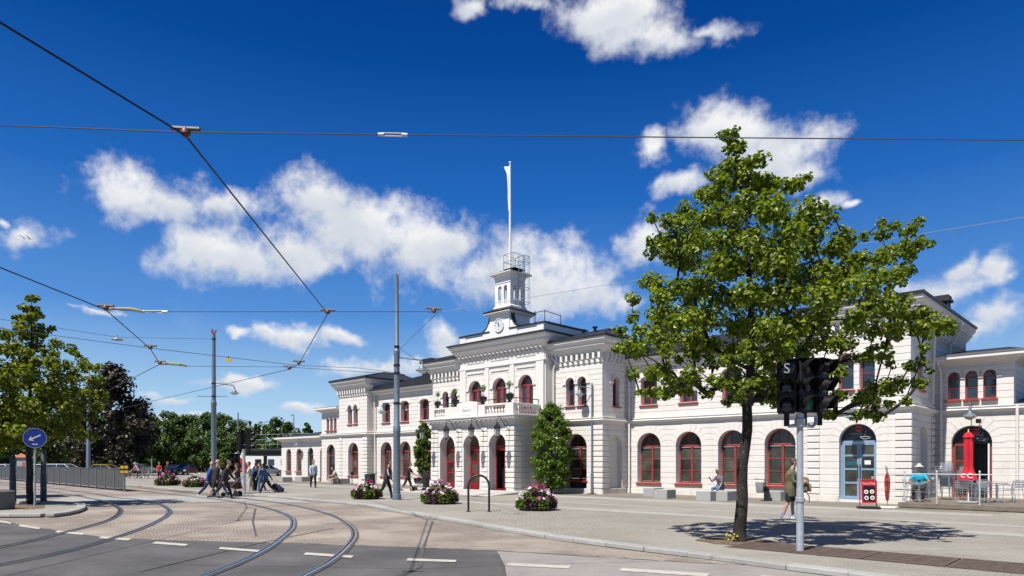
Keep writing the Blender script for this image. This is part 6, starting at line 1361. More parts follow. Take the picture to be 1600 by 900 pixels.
# ------------------------------------------------------------------ people
SKIN = mat('skin', (0.50, 0.30, 0.22), 0.55, var=0.06, scale=20); SKIN2 = mat('tanned_skin', (0.40, 0.22, 0.15), 0.55, var=0.06, scale=20)
CM = {}
def cloth(col, rough=0.85):
    k = tuple(col)
    if k not in CM: CM[k] = mat('cloth', col, rough, var=0.16, scale=14, bump=0.25, bscale=35)
    return CM[k]
BLACK, DARK, NAVY, DENIM, LTDENIM, WHITE_, OLIVE = (0.012, 0.012, 0.014), (0.022, 0.022, 0.026), (0.012, 0.018, 0.045), (0.030, 0.065, 0.17), (0.09, 0.19, 0.36), (0.72, 0.71, 0.69), (0.125, 0.115, 0.065)
def person(label, loc, head, H=1.75, stride=0.0, arms=(0.15, -0.15), elbows=(0.25, 0.25), top=DARK, bottom=DARK, shoe=BLACK, hair=(0.02, 0.014, 0.01), sleeve=1.0, leg=1.0, skirt=None, sit=None, lean=0.03, bald=False, hat=None, build=1.0, nod=0.0, skin=None, voxel=0.013, coat=0.0, group=None, longhair=0.0, spread=(0.05, 0.05)):
    """one figure: continuous body, clothes and hair as its children; faces local +X"""
    t = thing('person', label, 'person', loc, head, group); t.scale = (H/1.75,)*3
    sk = skin or SKIN; hz = 0.92 if sit is None else sit+0.09
    legs = []; low = 9
    for s, a in ((1, stride), (-1, -stride)):
        hip = Vector((0, s*0.092, hz))
        if sit is not None: a, b = R(82), R(86+8*s); spy = 0.06*s
        else: b = 0.10+(0.55*abs(stride) if a < 0 else 0.05); spy = 0.01*s
        kn = hip+Vector((math.sin(a)*0.43, spy, -math.cos(a)*0.43)); an = kn+Vector((math.sin(a-b)*0.41, 0, -math.cos(a-b)*0.41)); low = min(low, an.z); legs.append((hip, kn, an, a, b))
    dz = 0.085-low if sit is None else 0.0
    legs = [tuple(list(p+Vector((0, 0, dz)) for p in l[:3])+list(l[3:])) for l in legs]; hz += dz
    B = Vector((0, 0, hz)); S_ = B+Vector((lean*1.6, 0, 0.52)); hd = S_+Vector((0.02+lean*0.6+nod*0.08, 0, 0.255-nod*0.03)); w = build
    def ell(c, rx, ry, tilt=0.0, n=14): return [(c.x+rx*math.cos(2*PI*k/n), c.y+ry*math.sin(2*PI*k/n), c.z+tilt*math.cos(2*PI*k/n)) for k in range(n)]
    def torso(mb, e=0.0, z0=-0.10, neck=True):
        prof = [(z0, 0.10, 0.150), (0.0, 0.112, 0.163), (0.10, 0.105, 0.150), (0.20, 0.098, 0.140), (0.32, 0.112, 0.160), (0.42, 0.110, 0.172), (0.48, 0.092, 0.165), (0.525, 0.066, 0.105)]
        mb.loft([ell(B+Vector((lean*1.6*max(0, z)/0.52, 0, z)), (rx+e)*(w if z < 0.45 else 1), (ry+e)*(w if z < 0.45 else 1)) for z, rx, ry in prof])
        if neck: mb.tube([S_+Vector((-0.01, 0, -0.04)), hd+Vector((-0.02, 0, -0.07))], [0.062, 0.052], 10)
    arm = []
    for s, a, e, sp in ((1, arms[0], elbows[0], spread[0]), (-1, arms[1], elbows[1], spread[1])):
        sh = S_+Vector((0, s*0.178, -0.055)); el_ = sh+Vector((math.sin(a)*0.285, s*sp, -math.cos(a)*0.285)); wr = el_+Vector((math.sin(a+e)*0.25, -s*sp*0.6*min(1, e), -math.cos(a+e)*0.25)); arm.append((sh, el_, wr, a+e, s))
    mb = MB(); torso(mb)
    for hip, kn, an, a, b in legs:
        mb.tube([hip+Vector((0, 0, 0.03)), hip.lerp(kn, 0.5), kn, kn.lerp(an, 0.3)+Vector((-0.012, 0, 0)), an], [0.086*w, 0.072*w, 0.053, 0.054, 0.036], 10)
        f = Vector((math.cos(max(-0.5, min(0.4, a-b+0.1))), 0, 0)); mb.tube([an+Vector((-0.035, 0, -0.045)), an+Vector((0.06, 0, -0.05)), an+Vector((0.15, 0, -0.06))], [0.036, 0.036, 0.022], 8)
    for sh, el_, wr, a, s in arm:
        mb.tube([sh+Vector((0, -s*0.03, 0.015)), sh, sh.lerp(el_, 0.5), el_, el_.lerp(wr, 0.35), wr], [0.050, 0.052, 0.044, 0.036, 0.037, 0.025], 9)
        d = (wr-el_).normalized(); q = d.cross(Vector((0, 1, 0))).normalized(); pc = wr+d*0.045
        mb.loft([[tuple(wr+d*k+q*(rx*math.cos(2*PI*j/8))+Vector((0, 1, 0))*(ry*math.sin(2*PI*j/8))) for j in range(8)] for k, rx, ry in ((0.0, 0.025, 0.018), (0.04, 0.040, 0.020), (0.085, 0.040, 0.016))])
        for j, (o, l) in enumerate(((-0.030, 0.058), (-0.010, 0.072), (0.010, 0.067), (0.030, 0.052))):
            b0 = wr+d*0.08+q*o; b1 = b0+d*l*0.55+Vector((0, -s*0.012, 0)); b2 = b1+d*l*0.35+Vector((0, -s*0.024, 0)); mb.tube([b0, b1, b2], [0.0095, 0.009, 0.007], 6)
        b0 = wr+d*0.025+q*0.035; mb.tube([b0, b0+d*0.03+q*0.022+Vector((0, -s*0.012, 0)), b0+d*0.058+q*0.026+Vector((0, -s*0.022, 0))], [0.012, 0.011, 0.008], 6)
    # head: skull, jaw, nose, ears
    mb.ball(hd+Vector((-0.008, 0, 0.025)), (0.098, 0.076, 0.098), 14, 9); mb.ball(hd+Vector((0.022, 0, -0.045)), (0.070, 0.058, 0.075), 12, 8)
    mb.hull([hd+Vector(p) for p in ((0.082, 0, 0.03), (0.112, 0, -0.022), (0.086, 0.017, -0.028), (0.086, -0.017, -0.028), (0.07, 0.01, 0.03), (0.07, -0.01, 0.03))])
    mb.tube([hd+Vector((0.082, -0.022, -0.058)), hd+Vector((0.089, 0, -0.057)), hd+Vector((0.082, 0.022, -0.058))], [0.006, 0.009, 0.006], 6)
    for s in (-1, 1): mb.ball(hd+Vector((-0.005, s*0.078, -0.005)), (0.022, 0.010, 0.032), 8, 6)
    bo = mb.obj('body', sk, t, 'all'); m_ = bo.modifiers.new('skin', 'REMESH'); m_.mode = 'VOXEL'; m_.voxel_size = voxel; m_.use_smooth_shade = True
    s_ = bo.modifiers.new('soft', 'SMOOTH'); s_.factor = 0.5; s_.iterations = 2
    eb = MB()
    for s in (-1, 1): eb.ball(hd+Vector((0.083, s*0.032, 0.008)), 0.0095, 8, 5)
    eb.obj('eyes', M['blackmetal'], t, 'all')
    def soft(mb, name, col, vox=0.016, it=2, label=None):
        o = mb.obj(name, cloth(col), t, 'all', label=label); q = o.modifiers.new('weld', 'REMESH'); q.mode = 'VOXEL'; q.voxel_size = vox; q.use_smooth_shade = True
        k = o.modifiers.new('soft', 'SMOOTH'); k.factor = 0.5; k.iterations = it; return o
    # trousers, shorts or skirt
    mb = MB()
    mb.loft([ell(B+Vector((lean*1.6*max(0, z)/0.52, 0, z)), rx*w, ry*w) for z, rx, ry in ((-0.13, 0.10, 0.145), (-0.05, 0.124, 0.172), (0.02, 0.126, 0.176), (0.11, 0.118, 0.163))])
    if skirt:
        mb.loft([ell(B+Vector((0.02*k, 0, z)), rx, ry) for k, (z, rx, ry) in enumerate(((0.08, 0.12, 0.165), (-0.15, 0.15, 0.19), (-skirt, 0.19, 0.22)))])
    else:
        for hip, kn, an, a, b in legs:
            P_ = [hip+Vector((0, 0, 0.02)), hip.lerp(kn, 0.5), kn]; Rr = [0.104*w, 0.092*w, 0.074]
            if leg > 0.55: e_ = kn.lerp(an, min(1.0, (leg-0.5)*2)*0.97); P_ += [kn.lerp(e_, 0.5), e_]; Rr += [0.066, 0.060]
            elif leg < 0.5: P_[2] = hip.lerp(kn, 0.92); Rr = [0.106*w, 0.10*w, 0.096]
            mb.tube(P_, Rr, 10)
    soft(mb, 'skirt' if skirt else ('trousers' if leg > 0.6 else 'shorts'), bottom)
    # top
    mb = MB(); torso(mb, 0.020+coat*0.12, -0.09-coat, False)
    mb.tube([S_+Vector((-0.012, 0, -0.02)), S_+Vector((-0.002, 0, 0.045))], [0.085, 0.066], 12)
    if sleeve > 0:
        for sh, el_, wr, a, s in arm:
            if sleeve >= 0.9: P_ = [sh+Vector((0, -s*0.04, 0.02)), sh, sh.lerp(el_, 0.5), el_, el_.lerp(wr, 0.5), wr]; Rr = [0.066, 0.068, 0.060, 0.054, 0.048, 0.042]
            else: P_ = [sh+Vector((0, -s*0.04, 0.02)), sh, sh.lerp(el_, 0.4), sh.lerp(el_, 0.75)]; Rr = [0.066, 0.068, 0.064, 0.062]
            mb.tube(P_, Rr, 9)
    soft(mb, 'jacket' if coat > 0.05 else 'shirt', top)
    for hip, kn, an, a, b in legs:
        mb = MB(); mb.hull([an+Vector(p) for p in ((-0.06, -0.036, -0.085), (-0.06, 0.036, -0.085), (0.17, -0.04, -0.085), (0.17, 0.04, -0.085), (0.205, 0, -0.085), (-0.06, -0.03, 0.0), (-0.06, 0.03, 0.0), (0.03, -0.04, 0.005), (0.03, 0.04, 0.005), (0.15, -0.035, -0.045), (0.15, 0.035, -0.045), (0.2, 0, -0.06))]); mb.obj('shoe', cloth(shoe, 0.6), t)
    if hat:
        mb = MB(); mb.lathe([(0.104, 0.02), (0.106, 0.07), (0.085, 0.12), (0.02, 0.135)], 14, tuple(hd+Vector((-0.008, 0, 0.01))), 1, 0.84)
        if hat[1] == 'cap': mb.hull([hd+Vector(p) for p in ((0.07, -0.065, 0.045), (0.07, 0.065, 0.045), (0.18, -0.04, 0.03), (0.18, 0.04, 0.03), (0.07, -0.065, 0.03), (0.07, 0.065, 0.03), (0.18, 0, 0.02))])
        else: mb.lathe([(0.1, 0.03), (0.165, 0.005), (0.165, 0.015), (0.1, 0.045)], 16, tuple(hd+Vector((0, 0, 0.01))))
        mb.obj('hat', cloth(hat[0]), t, 1)
    elif not bald:
        mb = MB(); mb.ball(hd+Vector((-0.024, 0, 0.045)), (0.098, 0.084, 0.096), 14, 9); mb.ball(hd+Vector((-0.055, 0, 0.0)), (0.062, 0.077, 0.085), 12, 8)
        if longhair: mb.tube([hd+Vector((-0.06, 0, 0.03)), hd+Vector((-0.085, 0, -0.08)), hd+Vector((-0.09, 0, -0.08-longhair))], [0.075, 0.07, 0.035], 10)
        o = mb.obj('hair', cloth(hair, 0.6), t, 'all'); q = o.modifiers.new('weld', 'REMESH'); q.mode = 'VOXEL'; q.voxel_size = 0.014; q.use_smooth_shade = True
    return t, dict(hd=hd, S=S_, B=B, arm=arm, legs=legs)
RT, AW, LF, TO = R(43.86), R(133.86), R(223.86), R(-46.14)      # along the street to the right, away, to the left, towards the street

p, k = person('man in olive jacket and black shorts looking down, half behind the signal pole', (*(-8.127, 20.448), 0), RT-0.35, 1.76, 0.16, (0.25, 0.2), (1.35, 1.4), OLIVE, BLACK, (0.70, 0.70, 0.72), (0.075, 0.042, 0.025), 1.0, 0.45, lean=0.02, nod=0.6, coat=0.16, build=1.18, voxel=0.009)
mb = MB(); mb.hull([k['S']+Vector(q) for q in ((0.105, -0.03, -0.02), (0.105, 0.03, -0.02), (0.155, -0.05, -0.24), (0.155, 0.05, -0.24), (0.09, 0, -0.2))]); mb.obj('red_shirt', cloth((0.55, 0.01, 0.04)), p)
for l in k['legs']:
    mb = MB(); mb.tube([l[2]+Vector((0, 0, -0.02)), l[2]+Vector((0.0, 0, 0.11))], [0.044, 0.047], 10); mb.obj('sock', cloth((0.35, 0.37, 0.6)), p, 1)
mb = MB()
for s in (-1, 1):
    mb.tube([k['hd']+Vector((0.092+0.0*q, s*(0.032+0.022*math.cos(a)), 0.008+0.017*math.sin(a))) for q in (0,) for a in [2*PI*i/10 for i in range(11)]], 0.0035, 5); mb.tube([k['hd']+Vector((0.09, s*0.054, 0.012)), k['hd']+Vector((0.0, s*0.082, 0.012))], 0.003, 4)
mb.obj('glasses', M['blackmetal'], p)
bk = thing('backpack', 'khaki backpack carried in front of the man in the olive jacket', 'backpack', (*(-8.127, 20.448), 0), RT-0.25)
mb = MB(); mb.cbox(0.30, 0.50, -0.17, 0.17, 0.80, 1.26, 0.06); mb.obj('pack', cloth((0.20, 0.17, 0.09)), bk, 1); mb = MB(); mb.cbox(0.501, 0.57, -0.12, 0.12, 0.82, 1.06, 0.03); mb.obj('pocket', cloth((0.24, 0.20, 0.11)), bk, 1)
mb = MB(); mb.tube([(0.45, 0.14, 0.84), (0.55, 0.15, 0.66), (0.54, 0.15, 0.50)], 0.014, 5); mb.obj('strap', cloth(BLACK), bk, 1)
mb = MB(); mb.tube([(0.34, -0.12, 1.25), (0.28, -0.12, 1.05), (0.34, -0.12, 0.86)], 0.018, 5); mb.obj('strap', cloth(BLACK), bk, 1)

person('seated man with light cap, mauve tee shirt and blue jeans on a granite block', (*(-15.145, 29.959), 0), R(255), 1.75, arms=(0.25, 0.75), elbows=(0.35, 1.5), top=(0.17, 0.13, 0.17), bottom=LTDENIM, shoe=(0.45, 0.25, 0.18), sleeve=0.5, sit=0.43, lean=0.10, hat=((0.42, 0.38, 0.28), 'cap'), build=1.1, skin=SKIN2, nod=0.4)
cs_, _k = person('seated man in turquoise shirt and white sun hat at the terrace table', (*(-6.98, 30.19, 0.18)[:2], 0.2), R(-84), 1.75, arms=(0.55, 0.55), elbows=(0.9, 0.9), top=(0.01, 0.36, 0.52), bottom=(0.03, 0.02, 0.02), sleeve=0.5, sit=0.44, lean=0.04, hat=((0.62, 0.60, 0.56), 'brim'), build=1.12, skin=SKIN2, spread=(0.16, 0.16))
mb = MB(); mb.cbox(0.15, 0.21, -0.05, 0.05, 0.74, 0.82, 0.01); mb.obj('camera', M['blackmetal'], cs_)
person('man in pale blue shirt and black trousers walking in front of the left wing', (*(-40.928, 23.544), 0), TO+0.5, 1.80, 0.24, (-0.25, 0.3), (0.2, 0.3), (0.43, 0.50, 0.62), BLACK, BLACK, (0.012, 0.01, 0.01), lean=0.03, coat=0.04)
p, k = person('man in black jacket with pale stripes walking past the tall tram pole', (*(-26.259, 18.888), 0), RT-0.1, 1.76, 0.34, (-0.35, 0.3), (0.3, 0.3), DARK, (0.012, 0.013, 0.018), BLACK, (0.01, 0.008, 0.007), lean=0.06, coat=0.1)
for (sh, el_, wr, a, s) in k['arm']:
    mb = MB(); mb.tube([sh+Vector((0.02, s*0.055, 0.02)), sh.lerp(el_, 0.5)+Vector((0, s*0.05, 0)), el_+Vector((0, s*0.046, 0))], 0.016, 5, flat=1.6); mb.obj('pale_stripe', cloth((0.6, 0.6, 0.63)), p, 1)
mb = MB(); mb.tube([k['S']+Vector((0.12, 0.05, -0.04)), k['S']+Vector((0.145, 0.05, -0.28)), k['S']+Vector((0.135, 0.06, -0.5))], 0.022, 5, flat=1.5); mb.obj('pale_stripe', cloth((0.6, 0.6, 0.63)), p, 1)
person('woman in black tee shirt and knee length trousers pushing a pram', (*(-31.318, 23.989), 0), RT-0.15, 1.66, 0.36, (0.6, 0.65), (0.55, 0.5), BLACK, (0.035, 0.030, 0.024), (0.06, 0.05, 0.05), (0.03, 0.012, 0.008), 0.5, 0.72, lean=0.07, longhair=0.08)
person('woman in white top and tan shorts sitting on a block by the left pavilion', (*(-46.12, 28.578), 0), LF+0.4, 1.66, arms=(0.5, 0.5), elbows=(0.8, 0.9), top=(0.5, 0.5, 0.53), bottom=(0.45, 0.26, 0.14), sleeve=0.5, leg=0.4, sit=0.42, lean=0.14, nod=0.6, longhair=0.12)
# the crossing group
G_ = 'people crossing the tram tracks'
def walker(px, *a, **k): return person(*((a[0], (px[0], px[1], ZR))+a[1:]), group=G_, **k)
walker((-34.861, 14.213), 'bald man in bright blue jacket and dark jeans, leftmost walker', RT+0.35, 1.80, 0.42, (0.3, -0.4), (0.3, 0.3), (0.02, 0.06, 0.25), (0.016, 0.028, 0.075), (0.66, 0.66, 0.66), bald=True, coat=0.08, lean=0.06)
walker((-34.004, 14.192), 'bald man in black jacket and black shorts with bare calves', RT+0.55, 1.86, 0.26, (0.35, -0.2), (0.25, 0.3), (0.016, 0.015, 0.016), (0.012, 0.012, 0.013), (0.05, 0.05, 0.06), bald=True, coat=0.14, leg=0.55, lean=0.04, build=1.1)
walker((-32.824, 14.114), 'brown haired man in black jacket and dark jeans, biggest of the walkers', RT+0.1, 1.88, 0.46, (0.35, -0.35), (0.4, 0.3), (0.013, 0.014, 0.017), (0.012, 0.018, 0.036), (0.04, 0.04, 0.04), (0.09, 0.05, 0.02), coat=0.12, lean=0.09, build=1.08)
walker((-35.375, 15.044), 'person in pale blue jeans hidden behind the black jacketed walkers', LF-0.2, 1.68, 0.28, (0.2, -0.2), (0.3, 0.3), (0.55, 0.52, 0.5), (0.13, 0.24, 0.42), (0.4, 0.2, 0.2), (0.06, 0.035, 0.02), sleeve=0.5, longhair=0.15)
walker((-35.722, 16.112), 'woman in sleeveless black dress holding out her arm', LF-0.1, 1.68, 0.34, (0.75, -0.15), (0.75, 0.4), (0.016, 0.014, 0.018), (0.016, 0.014, 0.016), (0.05, 0.05, 0.05), (0.05, 0.022, 0.012), sleeve=0, leg=1.0, coat=0.05, longhair=0.12, skirt=0.52)
walker((-38.966, 18.304), 'woman in white blouse and cream trousers reading a paper', LF+0.3, 1.74, 0.12, (0.45, 0.0), (1.2, 0.1), (0.60, 0.58, 0.55), (0.55, 0.50, 0.42), (0.66, 0.66, 0.66), (0.045, 0.02, 0.012), sleeve=0.5, coat=0.03)
walker((-39.161, 18.71), 'person with navy rucksack standing beside the woman in white', AW-0.3, 1.70, 0.05, (0.1, -0.1), (0.2, 0.2), (0.02, 0.025, 0.06), (0.02, 0.022, 0.028), BLACK, (0.03, 0.02, 0.015), coat=0.1, build=1.1)
walker((-38.504, 18.748), 'person in blue jeans walking behind the denim jacket', LF+0.15, 1.68, 0.22, (0.2, -0.2), (0.3, 0.3), (0.09, 0.15, 0.26), (0.05, 0.12, 0.29), (0.5, 0.5, 0.5), (0.03, 0.018, 0.012), longhair=0.1)
walker((-36.013, 17.831), 'woman in denim jacket and black trousers pulling a navy suitcase', LF+0.05, 1.70, 0.46, (0.3, -0.75), (0.3, 0.15), (0.055, 0.12, 0.25), (0.012, 0.012, 0.015), (0.15, 0.04, 0.05), (0.015, 0.01, 0.008), lean=0.07, longhair=0.05)
sc_ = thing('suitcase', 'navy soft suitcase on wheels trailing behind the denim jacket', 'suitcase', (*(-36.456, 19.009), ZR), RT)
e_ = MB(); 
def rotbox(mb, x0, x1, y0, y1, z0, z1, ang, c=0.03, piv=(0, 0, 0.07)):
    b = MB(); b.cbox(x0, x1, y0, y1, z0, z1, c); ca_, sa_ = math.cos(ang), math.sin(ang)
    mb.add([(piv[0]+(x*ca_-z*sa_), y, piv[2]+(x*sa_+z*ca_)) for x, y, z in b.v], b.f)
mb = MB(); rotbox(mb, -0.10, 0.16, -0.21, 0.21, 0.02, 0.66, R(52)); mb.obj('case', cloth(NAVY), sc_, 1)
mb = MB(); rotbox(mb, 0.161, 0.20, -0.16, 0.16, 0.08, 0.45, R(52), 0.012); mb.obj('pocket', cloth((0.016, 0.024, 0.06)), sc_, 1)
mb = MB(); ca_, sa_ = math.cos(R(52)), math.sin(R(52))
for y in (-0.09, 0.09): mb.tube([(-(0.6)*sa_, y, 0.07+0.6*ca_), (-(1.02)*sa_, y, 0.07+1.02*ca_)], 0.01, 5)
mb.tube([(-1.02*sa_, -0.09, 0.07+1.02*ca_), (-1.02*sa_, 0.09, 0.07+1.02*ca_)], 0.014, 6); mb.obj('pull_handle', M['zinc'], sc_, 1)
for y in (-0.17, 0.17):
    mb = MB(); mb.tube([(0, y-0.02, 0.05), (0, y+0.02, 0.05)], 0.05, 12); mb.obj('wheel', M['blackmetal'], sc_)
person('person in red shirt and black trousers standing behind the magenta flower tub', (*(-72.649, 24.762), ZR), TO+0.2, 1.74, 0.06, (0.1, 0.1), (0.7, 0.4), (0.50, 0.02, 0.02), BLACK, BLACK, (0.02, 0.014, 0.01), sleeve=0.5, build=1.1)
person('bald man in dark clothes right of the red shirted person', (*(-73.36, 25.798), ZR), TO, 1.74, 0.05, (0.1, -0.1), (0.3, 0.3), (0.02, 0.02, 0.024), (0.02, 0.02, 0.022), BLACK, bald=True)
person('person in pink top beside the parked bicycles', (*(-78.32, 24.666), ZR), LF, 1.70, 0.2, (0.5, 0.4), (0.5, 0.5), (0.55, 0.32, 0.42), (0.03, 0.03, 0.035), BLACK, (0.55, 0.5, 0.45), sleeve=0.5, lean=0.2)

# prams
def pram(label, loc, rz, col):
    t = thing('pram', label, 'pram', loc, rz)
    for x in (-0.32, 0.34):
        for y in (-0.24, 0.24):
            r_ = 0.15 if x < 0 else 0.12; mb = MB(); mb.tube([(x, y-0.02, r_), (x, y+0.02, r_)], r_, 14); mb.obj('wheel', M['blackmetal'], t)
    mb = MB()
    for y in (-0.22, 0.22): mb.tube([(-0.32, y, 0.15), (0.22, y, 0.62)], 0.014, 6); mb.tube([(0.34, y, 0.12), (-0.15, y, 0.6), (-0.55, y, 1.02)], 0.014, 6)
    mb.tube([(-0.55, -0.22, 1.02), (-0.55, 0.22, 1.02)], 0.02, 6); mb.obj('frame', M['zinc'], t, 1)
    mb = MB(); mb.loft([[(x*s+0.05, y*0.2, z) for x, y in ((0.42, 1), (0.45, 0), (0.42, -1), (-0.32, -1), (-0.36, 0), (-0.32, 1))] for s, z in ((0.7, 0.45), (0.95, 0.60), (1.0, 0.78))]); mb.obj('carrycot', cloth(col), t, 1)
    mb = MB(); mb.loft([[(0.05+0.30+0.26*math.cos(a)*1.0, y, 0.78+0.30*math.sin(a)) for a in [R(0)+R(150)*i/8 for i in range(9)]]+[(0.30, y, 0.78)] for y in (-0.215, 0.215)]); mb.obj('hood', cloth(col), t)
    return t
pram('black pram pushed by the woman in black', (*(-31.179, 24.711), 0), RT-0.15, (0.012, 0.012, 0.013)); pram('dark pram with red cover among the crossing walkers', (*(-34.969, 15.435), ZR), LF, (0.05, 0.012, 0.014))

# ------------------------------------------------------------------ things on the square
hp = thing('iron_hoop', 'black iron hoop standing between two flower tubs', 'hoop barrier', (*(-17.035, 16.081), 0), RT)
mb = MB(); hw = 0.355; mb.tube([(-hw, 0, 0), (-hw, 0, 0.88)]+[(-hw*math.cos(PI*i/12), 0, 0.88+0.37*math.sin(PI*i/12)) for i in range(1, 12)]+[(hw, 0, 0.88), (hw, 0, 0)], 0.037, 12); mb.obj('hoop_tube', M['blackmetal'], hp, 1)
for s in (-1, 1):
    mb = MB(); mb.lathe([(0.09, 0.0), (0.09, 0.012), (0.04, 0.02)], 12, (s*hw, 0, 0)); mb.obj('foot_plate', M['blackmetal'], hp, 1)
BLK = [((-18.423, 29.305), 'left granite block of the pair under the first big window', 0.62), ((-16.964, 27.976), 'right granite block of the pair under the first big window', 0.68), ((-14.69, 27.799), 'granite block left of the seated man with cap', 0.70), ((-14.139, 28.329), 'granite block the man with cap sits on', 0.66), ((-12.464, 29.939), 'granite block beside the wall mounted litter bin', 0.64),
       ((-46.51, 29.275), 'granite block right of the woman sitting by the left pavilion', 0.8), ((-46.888, 28.911), 'granite block the woman by the left pavilion sits on', 0.75), ((-54.697, 30.44), 'long pale granite block below the low left wing', 1.2), ((-54.53, 28.726), 'farthest granite block at the left corner of the station', 0.8)]
gb_ = MB(); gb_.cbox(-0.5, 0.5, -0.33, 0.33, 0, 1, 0.02); gbm = gb_.mesh('granite_block', M['granite'])
for loc, lab, w_ in BLK:
    o = inst('granite_block', gbm, None, (*loc, 0), (0, 0, rnd.uniform(-0.05, 0.05)), (w_, 1.35, 0.42)); tag(o, lab, 'seat block', 'granite seat blocks along the station wall')
# litter bins, utility box, ashtray post
def bin_(label, loc, rz=0.0, tall=True, m2='blackmetal'):
    t = thing('litter_bin', label, 'litter bin', (*loc, 0), rz)
    mb = MB(); mb.lathe([(0.19, 0.02), (0.20, 0.05), (0.20, 0.88), (0.17, 0.9)], 18); mb.obj('bin_body', M[m2], t, 1)
    mb = MB(); mb.lathe([(0.21, 1.04), (0.20, 1.10), (0.11, 1.16), (0.02, 1.17)], 18); mb.obj('bin_lid', M['blackmetal'], t, 1)
    mb = MB()
    for a in (0.5, 2.6, 4.7): mb.box(0.18*math.cos(a)-0.015, 0.18*math.cos(a)+0.015, 0.18*math.sin(a)-0.015, 0.18*math.sin(a)+0.015, 0.88, 1.05)
    mb.obj('lid_posts', M['blackmetal'], t); return t
bin_('slim black litter bin at the right corner of the porch', (-26.679, 28.448)); b2 = bin_('black and silver litter bin right of the porch beside the clipped tree', (-26.489, 29.218))
mb = MB(); mb.lathe([(0.205, 0.50), (0.205, 0.85)], 18); mb.obj('steel_band', M['steel'], b2, 1)
bin_('black litter bin behind the pram left of the porch', (-33.041, 26.736))
wb = thing('litter_bin', 'grey wall bin on a black post beside the fourth big window', 'litter bin', (*(-12.641, 29.082), 0), 0.2)
mb = MB(); mb.cbox(-0.05, 0.16, -0.1, 0.1, 0, 0.62, 0.02); mb.obj('post', M['blackmetal'], wb); mb = MB(); mb.loft([[(-0.18+x*s, -0.22+y*s, z) for x, y in ((-.17, -.15), (.17, -.15), (.17, .15), (-.17, .15))] for s, z in ((0.7, 0.36), (0.85, 0.5), (1.0, 0.82))]); mb.obj('bin_body', M['zinc'], wb); mb = MB(); mb.hull([(-0.38, -0.42, 0.96), (0.08, -0.42, 0.92), (0.08, 0.02, 0.90), (-0.38, 0.02, 0.94), (-0.38, -0.42, 0.99), (0.08, -0.42, 0.95), (0.08, 0.02, 0.93), (-0.38, 0.02, 0.97)]); mb.obj('bin_lid', M['blackmetal'], wb); mb = MB(); mb.tube([(0.05, -0.1, 0.6), (0.0, -0.15, 0.92)], 0.02, 6); mb.obj('bracket', M['blackmetal'], wb)
gx = thing('utility_box', 'dark green utility box behind the left flower tub', 'utility box', (*(-43.06, 29.465), 0), 0)
mb = MB(); mb.cbox(-0.35, 0.35, -0.25, 0.25, 0, 0.78, 0.03); mb.obj('box_body', mat('dark_green_paint', (0.008, 0.035, 0.025), 0.5, var=0.1), gx); mb = MB(); mb.hull([(-0.38, -0.28, 0.781), (0.38, -0.28, 0.781), (-0.38, 0.28, 0.85), (0.38, 0.28, 0.85), (-0.38, 0.28, 0.781), (0.38, 0.28, 0.781), (-0.38, -0.28, 0.80), (0.38, -0.28, 0.80)]); mb.obj('box_lid', mat('green_lid_paint', (0.02, 0.065, 0.05), 0.5, var=0.1), gx)
ap = thing('ashtray_post', 'thin dark post with a small red box by the left pavilion', 'post', (*(-44.655, 28.944), 0), 0)
mb = MB(); mb.tube([(0, 0, 0), (0, 0, 0.75)], 0.03, 8); mb.obj('post', M['blackmetal'], ap, 1); mb = MB(); mb.cbox(-0.11, 0.11, -0.08, 0.08, 0.7, 0.98, 0.015); mb.obj('box', M['blackmetal'], ap); mb = MB(); mb.box(-0.13, -0.112, -0.05, 0.05, 0.82, 0.9); mb.obj('red_plate', M['signred'], ap)

# lanterns of the porch, wall lamps
def lantern(label, x, Y, z):
    t = thing('wall_lantern', label, 'lantern', (x, Y, z), 0, 'iron lanterns on curved arms over the porch doors')
    mb = MB(); pts = smoothpath([(0, 0, -0.05), (0.0, -0.10, 0.0), (0, -0.42, 0.26), (0, -0.70, 0.60), (0, -0.90, 0.66), (0, -1.0, 0.56), (0, -0.98, 0.44)], 5); mb.tube(pts, 0.022, 6)
    mb.tube(smoothpath([(0, -0.30, 0.17), (0, -0.20, 0.40), (0, -0.34, 0.52), (0, -0.44, 0.40)], 5), 0.014, 5); mb.obj('bracket', M['blackmetal'], t, 1)
    mb = MB(); mb.lathe([(0.02, 0.42), (0.04, 0.38), (0.06, 0.30), (0.17, 0.17), (0.20, 0.10), (0.20, 0.06)], 6, (0, -0.98, 0)); mb.obj('lantern_cap', M['blackmetal'], t)
    mb = MB(); mb.lathe([(0.155, 0.058), (0.10, -0.36)], 6, (0, -0.98, 0)); mb.obj('lantern_glass', mat('milky_glass', (0.40, 0.43, 0.42), 0.12, var=0.15), t)
    mb = MB()
    for i in range(6): a = 2*PI*i/6; mb.tube([(0.165*math.cos(a), -0.98+0.165*math.sin(a), 0.06), (0.108*math.cos(a), -0.98+0.108*math.sin(a), -0.38)], 0.011, 5)
    mb.lathe([(0.115, -0.40), (0.12, -0.36), (0.03, -0.46)], 6, (0, -0.98, 0)); mb.obj('lantern_cage', M['blackmetal'], t)
for x, lab in ((-31.80, 'porch lantern over the left pier'), (-29.61, 'porch lantern between the left and middle doors'), (-27.51, 'porch lantern between the middle and right doors'), (-25.50, 'porch lantern over the right corner pier')): lantern(lab, x, 26.39, 3.42)
